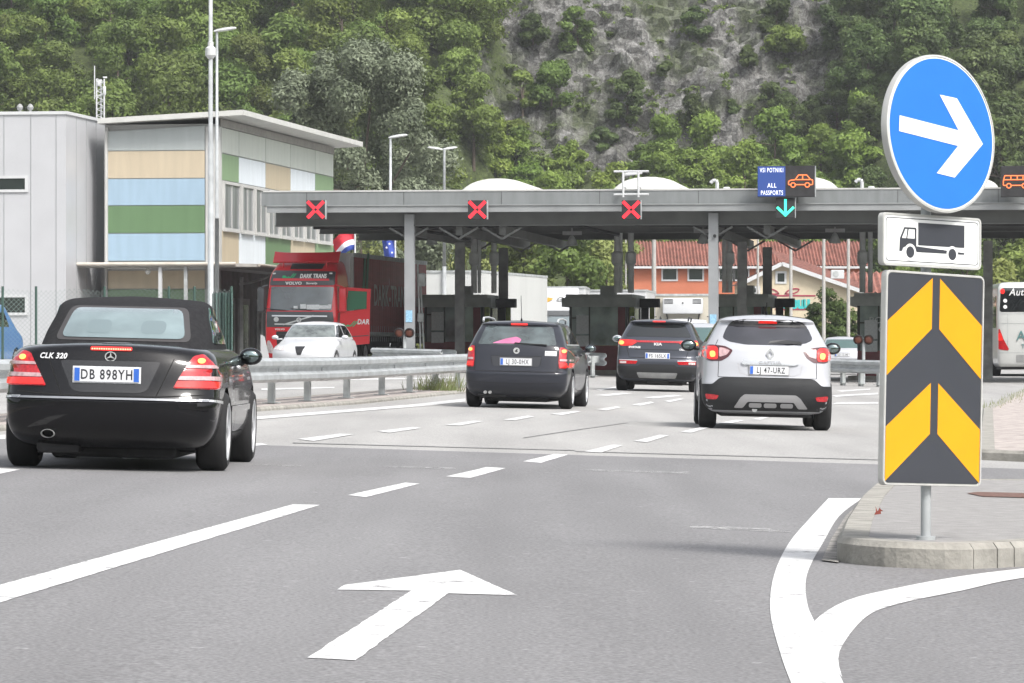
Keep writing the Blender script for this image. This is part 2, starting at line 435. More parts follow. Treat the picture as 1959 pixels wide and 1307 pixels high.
# right-hand pavement with kerb and grass verge
pv = pxs([(1870, 880), (1960, 884), (2500, 880), (2500, 742), (2100, 735), (1959, 752), (1880, 792)])
_, inn2 = ring_kerb('kerb', pv, .18, .11, M_conc, 'concrete kerb of the far right pavement')
sheet('pavement', [inn2], .106, M_gravel, thick=.12)
# median strip under the guardrail
r0 = Vector((-3.31 + 1.0, 68)); rd = Vector((math.sin(R(6.9)), math.cos(R(6.9)))); rn = Vector((rd.y, -rd.x))
RB = Vector((-3.35, 68.0))
def rail_pt(t, o=0): return RB + rd * t + rn * o
med = [tuple(rail_pt(t, .55)) for t in (-40, 0, 19.5)] + [tuple(rail_pt(20.2, .1)), tuple(rail_pt(19.5, -.7))] + [tuple(rail_pt(t, -1.0)) for t in (0, -40)]
_, inn3 = ring_kerb('kerb', med, .12, .06, M_conc, 'low kerb of the strip under the guardrail')
sheet('median_strip', [inn3], .055, M_gravel, thick=.08)

# ------------------------------------------------------------ hill with its cliff
def fbm(x, y, z=0, o=4): return noise.fractal(Vector((x, y, z)), 1.0, 2.0, o)
def sstep(a, b, t):
    t = max(0, min(1, (t - a) / (b - a))); return t * t * (3 - 2 * t)
def cliff_mask(x, y):
    wob = fbm(x * .12, y * .12, 3) * 3
    return sstep(-5.5, -.5, x + wob) * (1 - sstep(24.5, 28.5, x + wob * .7))
def hz(x, y):
    t = y - 285
    if t < 0: return .45 - .245 * (1 if x > 0 else -1) * min(1, abs(x) / 10)
    wood = .56 * t
    cl = .34 * min(t, 44) + max(0, t - 44) * 1.7
    if t > 66: cl = max(.34 * 44 + 22 * 1.7, .34 * 44 + 22 * 1.7 + (t - 66) * .5)
    m = cliff_mask(x, y)
    z = wood * (1 - m) + cl * m
    return z + .3
def rough(x, y):
    m = cliff_mask(x, y) * sstep(322, 330, y)
    d = fbm(x * .22, y * .22, 1, 6) * .9
    b = 0
    if m > .01:
        z = hz(x, y)
        cell = noise.noise(Vector((x * .55 + y * .1, z * .8, 5)))
        dg = x * .8 + z * .5; b = abs(fbm(dg * .35, (z - x * .4) * .5, 9, 6)) * 1.7 + (math.floor(cell * 4) / 4) * .9 + abs(fbm(x * 1.6, z * 1.6, 2, 5)) * .5 - .5
    return d + m * b
hm = MB(); nx, ny = 460, 260
X0, X1, Y0, Y1 = -100, 100, 284, 385
def xg(i):
    u = i / nx
    return X0 + (X1 - X0) * (u + .0)
for j in range(ny + 1):
    u = j / ny; yy = (Y0 + (321 - Y0) * u / .2) if u < .2 else (321 + 29 * (u - .2) / .7 if u < .9 else 350 + (Y1 - 350) * (u - .9) / .1)
    for i in range(nx + 1):
        xx = xg(i); r = rough(xx, yy) * sstep(284, 292, yy); z = hz(xx, yy) + r * .6
        hm.v.append((xx, yy - r * .8 * cliff_mask(xx, yy), z))
for j in range(ny):
    for i in range(nx):
        a = j * (nx + 1) + i; hm.f.append((a, a + 1, a + 2 + nx, a + 1 + nx))
M_hill = mat('hillside', (.03, .04, .015), rough=.95)
n = M_hill.node_tree.nodes; l = M_hill.node_tree.links; b = n['Principled BSDF']
geo = n.new('ShaderNodeNewGeometry'); tc = n['Texture Coordinate']
def nd(t, **k):
    q = n.new(t)
    for a, v in k.items(): q.inputs[a].default_value = v
    return q
n1 = nd('ShaderNodeTexNoise', Scale=.9, Detail=10, Roughness=.7)
n2 = nd('ShaderNodeTexNoise', Scale=.28, Detail=8, Roughness=.65)
n3 = nd('ShaderNodeTexNoise', Scale=5, Detail=6, Roughness=.7)
for q in (n1, n2, n3): l.new(tc.outputs['Object'], q.inputs['Vector'])
rk = n.new('ShaderNodeValToRGB'); e = rk.color_ramp.elements
e[0].position = .32; e[0].color = (.11, .108, .10, 1); e[1].position = .7; e[1].color = (.36, .355, .345, 1)
q = e.new(.46); q.color = (.145, .143, .137, 1); q = e.new(.56); q.color = (.205, .203, .197, 1)
l.new(n1.outputs['Fac'], rk.inputs[0])
sp = n.new('ShaderNodeValToRGB'); sp.color_ramp.elements[0].position = .35; sp.color_ramp.elements[0].color = (.45, .45, .45, 1); sp.color_ramp.elements[1].position = .65; sp.color_ramp.elements[1].color = (1.5, 1.5, 1.5, 1)
l.new(n3.outputs['Fac'], sp.inputs[0])
mlt = n.new('ShaderNodeMix'); mlt.data_type = 'RGBA'; mlt.blend_type = 'MULTIPLY'; mlt.inputs[0].default_value = 1
l.new(rk.outputs[0], mlt.inputs[6]); l.new(sp.outputs[0], mlt.inputs[7])
gr = n.new('ShaderNodeValToRGB'); gr.color_ramp.elements[0].position = .46; gr.color_ramp.elements[1].position = .6
l.new(n2.outputs['Fac'], gr.inputs[0])
vo = n.new('ShaderNodeTexVoronoi'); vo.feature = 'DISTANCE_TO_EDGE'; vo.inputs['Scale'].default_value = .62
wm = n.new('ShaderNodeMix'); wm.data_type = 'RGBA'; wm.blend_type = 'LINEAR_LIGHT'; wm.inputs[0].default_value = .9
l.new(tc.outputs['Object'], wm.inputs[6]); l.new(n1.outputs['Color'], wm.inputs[7]); l.new(wm.outputs[2], vo.inputs['Vector'])
vr = n.new('ShaderNodeValToRGB'); vr.color_ramp.elements[0].color = (.28, .28, .28, 1); vr.color_ramp.elements[1].position = .07; vr.color_ramp.elements[1].color = (1, 1, 1, 1)
l.new(vo.outputs['Distance'], vr.inputs[0])
ml2 = n.new('ShaderNodeMix'); ml2.data_type = 'RGBA'; ml2.blend_type = 'MULTIPLY'; ml2.inputs[0].default_value = .85
l.new(mlt.outputs[2], ml2.inputs[6]); l.new(vr.outputs[0], ml2.inputs[7]); mlt = ml2
at = n.new('ShaderNodeAttribute'); at.attribute_name = 'rock'
gc = n.new('ShaderNodeValToRGB'); gc.color_ramp.elements[0].color = (.02, .028, .01, 1); gc.color_ramp.elements[1].color = (.085, .115, .03, 1); gc.color_ramp.elements[0].position = .35; gc.color_ramp.elements[1].position = .65
l.new(n3.outputs['Fac'], gc.inputs[0])
m1 = n.new('ShaderNodeMath'); m1.operation = 'MULTIPLY_ADD'; m1.inputs[1].default_value = -.72; l.new(gr.outputs[0], m1.inputs[0]); l.new(at.outputs['Fac'], m1.inputs[2]); m1.use_clamp = True
mix = n.new('ShaderNodeMix'); mix.data_type = 'RGBA'; l.new(m1.outputs[0], mix.inputs[0]); l.new(gc.outputs[0], mix.inputs[6]); l.new(mlt.outputs[2], mix.inputs[7])
l.new(mix.outputs[2], b.inputs['Base Color'])
bp = n.new('ShaderNodeBump'); bp.inputs['Strength'].default_value = .8; bp.inputs['Distance'].default_value = .22
l.new(n1.outputs['Fac'], bp.inputs['Height'])
bp2 = n.new('ShaderNodeBump'); bp2.inputs['Strength'].default_value = .8; bp2.inputs['Distance'].default_value = .12
l.new(n3.outputs['Fac'], bp2.inputs['Height']); l.new(bp.outputs[0], bp2.inputs['Normal']); l.new(bp2.outputs[0], b.inputs['Normal'])
hill = tag(mesh('hill', hm, M_hill, smooth=30, fix=False), 'steep hillside with a bare grey limestone cliff', kind='structure')
ra = hill.data.attributes.new('rock', 'FLOAT', 'POINT')
ra.data.foreach_set('value', [cliff_mask(v[0], v[1]) * sstep(321, 329, v[1] + fbm(v[0] * .2, v[1] * .2, 8) * 5) for v in hm.v])

# ------------------------------------------------------------ trees
rng = np.random.default_rng(7)
M_bark = mat('bark', (.09, .07, .055), rough=.95, var=.35, vs=8, bump=.6, bs=15)
def leaves(name, blobs, nleaf, size, m, parent=None, elong=1.0, up=.35, droop=0, seed=0):
    r = np.random.default_rng(seed)
    blobs = np.array(blobs, float)      # cx cy cz rx ry rz
    wt = (blobs[:, 3] * blobs[:, 4]) ** 1.0; wt /= wt.sum()
    k = r.choice(len(blobs), nleaf, p=wt)
    d = r.normal(size=(nleaf, 3)); d /= np.linalg.norm(d, axis=1)[:, None]
    d[:, 2] = np.where(r.random(nleaf) < .45, np.abs(d[:, 2]), d[:, 2])
    rad = 1.02 - np.abs(r.normal(0, .26, nleaf)) + np.where(r.random(nleaf) < .22, r.uniform(0, .4, nleaf), 0); rad = np.clip(rad, .1, 1.45)
    c = blobs[k, :3] + d * blobs[k, 3:] * rad[:, None]
    nn = d + r.normal(0, .55, (nleaf, 3)); nn[:, 2] += up; nn /= np.linalg.norm(nn, axis=1)[:, None]
    t = r.normal(size=(nleaf, 3)); t -= nn * (t * nn).sum(1)[:, None]; t /= np.linalg.norm(t, axis=1)[:, None]
    bt = np.cross(nn, t)
    s = size * r.uniform(.55, 1.3, nleaf)[:, None]
    a = t * s * elong; bb = bt * s
    v = np.stack([c - a, c - bb * .6 + a * .1, c + a, c + bb * .6 + a * .1], 1).reshape(-1, 3)
    me = bpy.data.meshes.new(name)
    me.vertices.add(nleaf * 4); me.vertices.foreach_set('co', v.astype(np.float32).ravel())
    me.loops.add(nleaf * 4); me.loops.foreach_set('vertex_index', np.arange(nleaf * 4, dtype=np.int32))
    me.polygons.add(nleaf); me.polygons.foreach_set('loop_start', np.arange(0, nleaf * 4, 4, dtype=np.int32))
    me.update(calc_edges=True)
    return link(name, me, m, parent)
def blobset(r, h, wd, n, low=.25, cone=0):
    out = []
    for k in range(n):
        z = r.uniform(low, 1); a = r.uniform(0, 2 * PI)
        env = math.sin(PI * min(.97, (z - low) / (1 - low) * .8 + .17)) ** .7 if not cone else (1.05 - z)
        rr = r.uniform(.2, .9) * env * wd / 2
        q = r.uniform(.10, .21) * wd
        out.append((rr * math.cos(a), rr * math.sin(a), z * h - q * .4, q, q, q * r.uniform(.6, .85)))
    return out
def trunk(h, r0, blobs, rr, lean=0):
    mb = MB(); top = (lean, 0, h * .62)
    mb.cyl((0, 0, -.3), (lean * .4, 0, h * .3), r0, r0 * .75, n=8, cap=False); mb.cyl((lean * .4, 0, h * .3), top, r0 * .75, r0 * .4, n=8, cap=False)
    for bl_ in blobs[:7]:
        z = rr.uniform(.3, .6) * h
        mb.cyl((lean * .5, 0, z), (bl_[0] * .9, bl_[1] * .9, max(z + .2, bl_[2])), r0 * .35, r0 * .1, n=6, cap=False)
    return mb
def make_tree(name, label, h, wd, nleaf, size, m, seed, loc, group=None, cat='tree', nb=16, low=.25, elong=1.3, r0=None, up=.35):
    rr = np.random.default_rng(seed)
    bs_ = blobset(rr, h, wd, nb, low)
    t = thing(name, label, cat, loc, rr.uniform(0, 6), group)
    mesh('trunk', trunk(h, r0 or h * .018 + .03, bs_, rr), M_bark, t, smooth=60)
    leaves('crown', bs_, nleaf, size, m, t, elong, up, seed=seed + 1)
    return t
L_mid = leafmat('leaves_mid', (.078, .118, .024), (.200, .275, .070), .28)
L_yel = leafmat('leaves_bright', (.10, .16, .028), (.25, .34, .075), .2)
L_drk = leafmat('leaves_dark', (.052, .082, .026), (.135, .185, .062), .24)
L_wil = leafmat('leaves_silver', (.10, .13, .075), (.25, .29, .195), .08, trl=.15)
L_lime = leafmat('leaves_lime', (.16, .20, .05), (.34, .38, .14), .15)
def hillset(name, label, cat, group, m, n, seed, hh=(4.5, 6.5)):
    out = []
    for k in range(n):
        rr = random.Random(seed + k); h = rr.uniform(*hh)
        out.append(make_tree(name, label, h, h * rr.uniform(.75, 1.0), 12000, .122, m, seed + k, (0, 0, 0), group, cat, nb=rr.randint(20, 30), low=.05))
    return out
protos = {
 'left': hillset('broadleaf_tree', 'fresh green leafy tree in the dense wood on the hillside left of the cliff', 'tree', 'trees of the wood left of the cliff', L_mid, 5, 100, (5.4, 8.6)),
 'foot': hillset('broadleaf_tree', 'bright green bushy tree in the belt along the foot of the grey cliff', 'tree', 'trees along the foot of the cliff', L_yel, 4, 200, (4.4, 6.2)),
 'right': hillset('broadleaf_tree', 'dark green tree in the wood on the hillside right of the cliff, behind the round blue sign', 'tree', 'trees of the dark wood right of the cliff', L_drk, 4, 300, (4.5, 6.8)),
 'rim': hillset('broadleaf_tree', 'dark shaded tree at the upper left rim of the cliff', 'tree', 'dark trees on the rim of the cliff', L_drk, 2, 340, (3.5, 5))}
hide = []; used = set(); cnt = {k: 0 for k in protos}
rr = random.Random(3)
def put(kind, x, y, s=1.0):
    L = protos[kind]; i = rr.randrange(len(L))
    loc = (x, y, hz(x, y) - .3)
    if (kind, i) not in used: used.add((kind, i)); o = L[i]; o.location = loc; o.rotation_euler = (0, 0, rr.uniform(0, 6))
    else: o = dup(L[i], loc, rr.uniform(0, 6))
    k = s * rr.uniform(.8, 1.2); o.scale = (k, k, k * rr.uniform(.9, 1.1)); cnt[kind] += 1
    px = CX + x * F / y; py = HOR - (loc[2] + 3.5 - EYE) * F / y
    top_py = HOR - (loc[2] + 8 - EYE) * F / y
    if kind == 'left' and ((px < 620 and top_py > 235) or top_py > 380) or kind in ('right', 'foot') and top_py > 400: hide.append(o)
    hgt = 'cut by the top edge' if py < 0 else 'near the top' if py < 60 else 'high' if py < 110 else 'halfway' if py < 170 else 'low'
    if kind == 'left':
        wh = 'above the roof vents' if px < 70 else 'above the white block' if px < 150 else 'behind the antenna mast' if px < 240 else 'above the striped facade' if px < 370 else 'behind the lamp posts' if px < 470 else 'left of the silver poplar' if px < 560 else 'above the silver poplar' if px < 760 else 'right of the silver poplar' if px < 880 else 'beside the cliff edge'
        o['label'] = 'green tree %s on the left slope %s' % (hgt, wh)
    elif kind == 'foot':
        wh = 'behind the first skylight' if px < 1120 else 'behind the roof ladder' if px < 1330 else 'behind the blue display' if px < 1600 else 'near the round sign'
        o['label'] = 'bright tree %s at the cliff foot %s' % ('in the front row' if y < 306 else 'in the back row' if y > 318 else 'in the middle row', wh)
    elif kind == 'right':
        wh = 'left of the blue disc' if px < 1690 else 'behind the blue disc' if px < 1900 else 'right of the blue disc'
        o['label'] = 'dark tree %s on the right slope %s' % (hgt, wh)
    else: o['label'] = 'dark shaded tree on the upper left rim of the cliff'
y = 292
while y < 350:
    x = -44 - rr.uniform(0, 3)
    while x < 46:
        xx = x + rr.uniform(-1, 1); yy = y + rr.uniform(-1.2, 1.2)
        m_ = cliff_mask(xx, yy)
        if m_ < .4:
            put('left' if xx < 10 else 'right', xx, yy, 1.0)
        elif yy < 327 and yy > 300:
            put('foot', xx, yy, 1)
        x += rr.uniform(3.9, 5.4)
    y += 4.6
for px, py in [(935, 30), (880, 60), (1610, 60), (1650, 20), (1640, 150), (1600, 250), (1560, 275), (1500, 285), (1665, 260)]:
    D = 338; xx = (px - CX) * D / F
    lo, hi = 290, 365
    for _ in range(40):
        D = (lo + hi) / 2
        if EYE + (HOR - py) * D / F > hz((px - CX) * D / F, D): lo = D
        else: hi = D
    put('rim' if px < 1000 else 'right', (px - CX) * D / F, D - .5, .75)
for o_ in hide:
    if any(o_ is q_ for L_ in protos.values() for q_ in L_): used.discard([(k_, i_) for k_, L_ in protos.items() for i_, q_ in enumerate(L_) if q_ is o_][0]); continue
    for ch_ in list(o_.children): bpy.data.objects.remove(ch_)
    bpy.data.objects.remove(o_)
for k_, L_ in protos.items():
    for i_, o_ in enumerate(L_):
        if (k_, i_) not in used:
            for ch_ in list(o_.children): bpy.data.objects.remove(ch_)
            bpy.data.objects.remove(o_)
print('hill trees', cnt)
def cliffpt(px, py):
    lo, hi = 290, 365
    for _ in range(40):
        D = (lo + hi) / 2
        if EYE + (HOR - py) * D / F > hz((px - CX) * D / F, D): lo = D
        else: hi = D
    return Vector(((px - CX) * D / F, D - .4, EYE + (HOR - py) * D / F))
shrubs = [(1200, 195, 4.2, 3.6, L_drk, 'large dark green bush growing from a crack in the middle of the cliff'),
 (1325, 222, 2.6, 3.0, L_drk, 'rounded dark bush on the bare rock right of the large bush'),
 (1478, 187, 2.0, 2.4, L_drk, 'small dark bush high on the rock above the blue display sign'),
 (1555, 205, 1.6, 2.4, L_drk, 'low dark bush on the rock near the right wood'),
 (1055, 165, 3.2, 4.6, L_mid, 'spreading light green bush on the left part of the cliff'),
 (1000, 190, 4.6, 2.2, L_mid, 'tall narrow light green bush at the left edge of the rock'),
 (1105, 60, 3.6, 3.2, L_mid, 'light green bush near the top of the frame left of the cliff face'),
 (1335, 50, 2.6, 2.8, L_drk, 'small bush in the upper middle of the cliff'),
 (1485, 25, 2.4, 3.2, L_drk, 'dark bush near the top of the frame on the right of the cliff'),
 (1500, 75, 1.6, 3.4, L_mid, 'low pale green bush under the topmost dark bush'),
 (985, 270, 3.4, 2.6, L_mid, 'fresh green bush at the lower left corner of the rock'),
 (1430, 110, 1.5, 2.0, L_drk, 'sparse dark bush in a gully of the cliff'),
 (1240, 300, 2.4, 2.6, L_mid, 'green bush at the foot of the bare rock'),
 (1510, 265, 2.2, 3.0, L_drk, 'dark bush low on the right of the rock'),
 (1020, 60, 2.0, 3.2, L_drk, 'dark bush on the upper left of the rock'),
 (1150, 270, 1.6, 2.4, L_drk, 'low bush beside the pale scree of the cliff'),
 (1400, 205, .9, 1.2, L_drk, 'tiny bush between two larger ones on the rock'),
 (1270, 130, .9, 1.6, L_drk, 'tiny bush above the rounded dark bush on the rock')]
for i, (px, py, h, wd, m, lb) in enumerate(shrubs):
    p = cliffpt(px, py + h * 10)
    make_tree('cliff_bush', lb, h, wd, int(5200 * wd / 2.4), .12, m, 500 + i, p, 'bushes on the cliff', 'bush', nb=16, low=.02)
# scrub growing in patches over the cliff
r_ = np.random.default_rng(77); pts_ = []
tries = 0
while len(pts_) < 900 and tries < 40000:
    tries += 1; x = r_.uniform(-8, 30); y = r_.uniform(322, 350)
    if cliff_mask(x, y) < .3: continue
    if fbm(x * .22, hz(x, y) * .22, 21, 4) < .08 and r_.random() > .04: continue
    q = r_.uniform(.12, .5); r2_ = rough(x, y); pts_.append((x, y - r2_ * .8 - .1, hz(x, y) + r2_ * .6 + .1, q, q, q * .6))
tag(leaves('cliff_scrub', pts_, 42000, .10, L_mid, None, 1.2, .4, seed=31), 'low scrub growing in patches on the rock', kind='stuff')
# unseen wooded slopes behind and beside the viewpoint, added to darken reflections
bh = MB(); na = 60
for j, (rr_, hh_) in enumerate(((130, -.6), (160, 12), (220, 38), (300, 62), (380, 70))):
    for i in range(na + 1):
        a = R(115) + R(310 - 0) * i / na - R(0); a = R(60) - R(300) * i / na + R(0)
        k_ = 1 + .12 * fbm(i * .25, j * .4, 5); bh.v.append((rr_ * k_ * math.cos(a), rr_ * k_ * math.sin(a) + 20, hh_ * (1 + .2 * fbm(i * .3, j, 2)) if hh_ > 0 else hh_))
for j in range(4):
    for i in range(na): q = j * (na + 1) + i; bh.f.append((q, q + 1, q + na + 2, q + na + 1))
tag(mesh('reflection_hills', bh, mat('wooded_slope', (.05, .075, .025), rough=.95, var=.5, vs=.1, bump=1, bs=.5), fix=False), 'unseen wooded slopes added around the road for dark reflections', kind='structure')
# the big silver-leaved tree behind the building
rr2 = np.random.default_rng(11)
D = 215; c = P(684, 677, D)
bl2 = []
for k in range(90):
    a = rr2.uniform(0, 2 * PI); z = rr2.uniform(3.5, 16.0)
    env = 5.9 * math.sqrt(max(0.05, 1 - ((z - 8.2) / 8.6) ** 2)); q = rr2.uniform(.55, 1.1)
    r_ = rr2.uniform(.35, .9) * env
    bl2.append((r_ * math.cos(a), r_ * math.sin(a), z, q, q, q * 1.0))
t = thing('silver_poplar', 'huge grey green silvery tree rising behind the colour panelled building', 'tree', (c.x, D, .4))
mesh('trunk', trunk(16, .35, bl2, rr2), M_bark, t, smooth=60)
leaves('crown', bl2, 100000, .085, L_wil, t, 1.3, .2, seed=5)
# trees seen under and just above the canopy roof
mids = [(665, 470, 225, 4.6, L_lime, 'pale green tree behind the red white and blue flag'), (700, 345, 238, 3.2, L_lime, 'tall yellowish tree top just above the roof edge beside the building'),
 (735, 455, 222, 4.8, L_lime, 'pale green tree behind the blue flag'), (812, 450, 228, 5.0, L_lime, 'pale green tree right of the first pale column'),
 (905, 420, 232, 5.0, L_lime, 'pale green tree behind the first booth'), (1000, 420, 226, 5.4, L_mid, 'green tree left of the middle gap under the roof'),
 (1085, 425, 220, 5.2, L_mid, 'darker green tree in the middle gap under the roof'), (1160, 415, 230, 4.8, L_lime, 'pale green tree beside the left end of the orange house'),
 (1225, 430, 282, 5.5, L_mid, 'green tree behind the left end of the tiled roof'), (1330, 425, 282, 5.5, L_mid, 'green tree behind the middle of the tiled roof'),
 (1440, 425, 283, 5.5, L_mid, 'green tree behind the tiled roof above the cream gable'), (1550, 425, 282, 5.5, L_mid, 'green tree behind the right part of the tiled roof'),
 (1650, 430, 281, 5.5, L_mid, 'green tree behind the right end of the tiled roof'), (1745, 440, 240, 5.4, L_mid, 'green tree beyond the warning board'),
 (1850, 430, 236, 5.2, L_mid, 'green tree beyond the right edge of the warning board'), (1925, 500, 200, 3.6, L_lime, 'pale small tree behind the white bus'),
 (1990, 440, 225, 5.4, L_mid, 'dark green tree behind the white bus at the edge of the picture')]
for i, (px, py, D, wd, m, lb) in enumerate(mids):
    p = P(px, py, D); zz = .4
    make_tree('broadleaf_tree', lb, p.z - zz, wd, 9000, .13, m, 700 + i, (p.x, D, zz), None, nb=22, low=.05)
p = P(1592, 555, 205)
make_tree('round_tree', 'compact round dark green tree in front of the cream house', p.z - .1, 3.1, 16000, .085, leafmat('leaves_round', (.045, .08, .02), (.10, .15, .035), .05), 801, (p.x, 205, .1), nb=60, low=.05)
p = P(1570, 618, 196)
make_tree('round_shrub', 'small light green shrub left of the round tree', p.z - .15, 1.0, 2500, .07, L_lime, 802, (p.x, 196, .1), cat='shrub', nb=7, low=.05)
# ------------------------------------------------------------ metals and paints
M_galv = mat('galvanised_steel', (.40, .42, .43), rough=.45, metal=.25, var=.16, vs=3, bump=.05, bs=30)
M_galvd = mat('weathered_steel', (.38, .40, .40), rough=.6, metal=.2, var=.25, vs=4)
M_wht = mat('white_metal', (.52, .53, .54), rough=.45, var=.05, vs=2)
M_alu = mat('panel_aluminium', (.46, .465, .485), rough=.4, metal=.1, var=.04, vs=.8)
M_alu2 = mat('roof_edge_metal', (.44, .44, .43), rough=.5, var=.1, vs=1.5)
M_fascia = mat('fascia_grey', (.185, .197, .20), rough=.5, metal=.1, var=.10, vs=1.6, stretch=(3, 3, .5))
M_gutter = mat('gutter_grey', (.27, .28, .285), rough=.45, metal=.2, var=.12, vs=1.5)
M_under = mat('corrugated_underside', (.36, .36, .36), rough=.6, metal=.2, var=.2, vs=1)
M_dksteel = mat('dark_steel', (.27, .275, .275), rough=.6, var=.25, vs=3)
M_colgrey = mat('column_grey', (.26, .27, .28), rough=.5, metal=.1, var=.07, vs=2)
M_blk = mat('black_plastic', (.014, .014, .016), rough=.45, var=.2, vs=10)
M_blkm = mat('matt_black', (.022, .022, .024), rough=.8, var=.3, vs=6)
M_glass = mat('dark_glass', (.022, .028, .030), rough=.04, spec=.9, coat=.6)
M_bglass = mat('booth_glass', (.24, .29, .295), rough=.06, spec=.9, coat=.5, var=.5, vs=1.4)
M_mar = mat('maroon_steel', (.16, .025, .035), rough=.5, var=.2, vs=3)
M_flu = mat('lime_strip', (.20, .26, .05), rough=.6, var=.3, vs=7)
M_booth = mat('booth_grey', (.36, .385, .375), rough=.55, var=.15, vs=3)
M_sky = mat('skylight_plastic', (.55, .55, .51), rough=.4, var=.06, vs=3)
M_red_e = mat('red_led', (.6, .02, .03), emit=(1, .012, .03), es=.8)
M_grn_e = mat('green_led', (.05, .5, .35), emit=(.03, .85, .5), es=1.0)
M_ora_e = mat('orange_led', (.6, .15, .05), emit=(1, .16, .04), es=.8)
M_wht_e = mat('white_led', (.6, .6, .7), emit=(.8, .85, 1), es=.7)
M_blu_e = mat('blue_display', (.02, .055, .22), rough=.5, emit=(.02, .06, .3), es=.12)
M_orabr = mat('unlit_amber_lens', (.085, .022, .010), rough=.35, var=.25, vs=12)
M_paper = mat('paper', (.62, .64, .66), rough=.7, var=.1, vs=20)
M_bluepaper = mat('blue_notice', (.25, .45, .62), rough=.6, var=.3, vs=25)

# ------------------------------------------------------------ left building
PH = R(8.6)
c8, s8 = math.cos(PH), math.sin(PH)
DB = 137.0
B0 = Vector(((418 - CX) * DB / F, DB))
def zs(z): return .95 + (z - .95) * 1.191             # near corner of the coloured block
bld = thing('panelled_building', 'two storey office building clad in pastel blue, beige, green and white panels', 'building', (B0.x, B0.y, 0), -PH)
# local frame: +x to the right along the front, +y backwards along the long side
def bu(px, v=0):   # local x of a photo column on the plane y=v
    k = (px - CX) / F
    return (k * (B0.y + v * c8) - B0.x - v * s8) / (c8 + k * s8)
def bv(px, u=0):
    k = (px - CX) / F
    return (k * (B0.y - u * s8) - B0.x - u * c8) / (s8 - k * c8)
def bz(py, u, v=0): return EYE + (HOR - py) * (B0.y - u * s8 + v * c8) / F
gz = .3
pan = {}
for nm, col in dict(grey=(.34, .37, .37), beige=(.47, .40, .295), blue=(.29, .40, .50), green=(.11, .19, .095), white=(.66, .71, .76), pale=(.54, .57, .53), mint=(.20, .30, .17)).items():
    pan[nm] = mat('panel_' + nm, col, rough=.38, var=.055, vs=1.6, stretch=(2.5, 2.5, .35))
mb = MB(); uL = bu(200); W = -uL
Lb = bv(637)
mb.bb((uL, 0.0, gz - .4), (-.0, Lb, zs(7.05))); mb.bb((uL, 0.05, zs(7.05)), (-.02, Lb, zs(7.28)))
mesh('wall', mb, mat('wall_grey', (.33, .335, .33), rough=.6, var=.08, vs=1), bld)
mb = MB(); mb.cyl((uL + .07, -.10, gz), (uL + .07, -.10, zs(7.1)), .05, n=8); mb.bb((uL + .02, -.05, zs(3.3)), (uL + .13, -.003, zs(7.2)))
mesh('downpipe', mb, M_alu2, bld)
rows = [(252, 288.5, 'grey', 4), (290, 341.5, 'beige', 0), (343, 393, 'blue', 0), (394.5, 446, 'green', 0), (447.5, 499, 'blue', 0)]
for a, b_, cn, sl in rows:
    x0, x1 = bu(207), bu(392); z0, z1 = bz(b_, x0), bz(a, x0)
    mb = MB(); mb.ext([(x0, z0), (x1, z0), (x1, z1 + (.17 if sl else 0)), (x0, z1)], frame((0, -.004, 0), (1, 0, 0), (0, 0, 1), (0, -1, 0)), .03)
    mesh('cladding_panel', mb, pan[cn], bld)
mb = MB(); mb.bb((bu(394), -.05, zs(3.3)), (0.06, .25, zs(7.2))); mb.bb((uL + .14, -.02, zs(3.2)), (bu(205.5), -.003, zs(7.1)))
mesh('corner_trim', mb, M_alu2, bld)
# ground floor front: beige band and green band
mb = MB(); mb.bb((bu(207), -.03, bz(552, -2)), (bu(392), -.003, bz(518, -2))); mesh('cladding_panel', mb, pan['beige'], bld)
mb = MB(); mb.bb((bu(207), -.03, bz(600, -2)), (bu(392), -.003, bz(554, -2))); mesh('cladding_panel', mb, pan['green'], bld)
# long side panels: 5 columns (+ narrow first)
vy = [0.26, bv(455), bv(506), bv(554), bv(601), Lb - .1]
zr = [bz(239, 0, 0), bz(292, 0, 0), bz(344, 0, 0), bz(440, 0, 0), bz(505, 0, 0)]
zt = zr[0] - .05
top_cols = ['pale', 'pale', 'pale', 'pale', 'pale']; mid = ['mint', 'white', 'beige', 'white', 'mint']; low = ['beige', 'white', 'green', 'beige', 'mint']
MR = lambda x, y, z: frame((x, y, z), (0, 1, 0), (0, 0, 1), (1, 0, 0))
for i in range(5):
    a, b_ = vy[i] + .03, vy[i + 1] - .03
    for zz0, zz1, cn in ((zr[1], zt - .0, top_cols[i]), (zr[2], zr[1], mid[i]), (zr[4], zr[3], low[i])):
        mb = MB(); mb.bb((.002, a, zz0 + .02), (.04, b_, zz1 - .02)); mesh('cladding_panel', mb, pan[cn], bld)
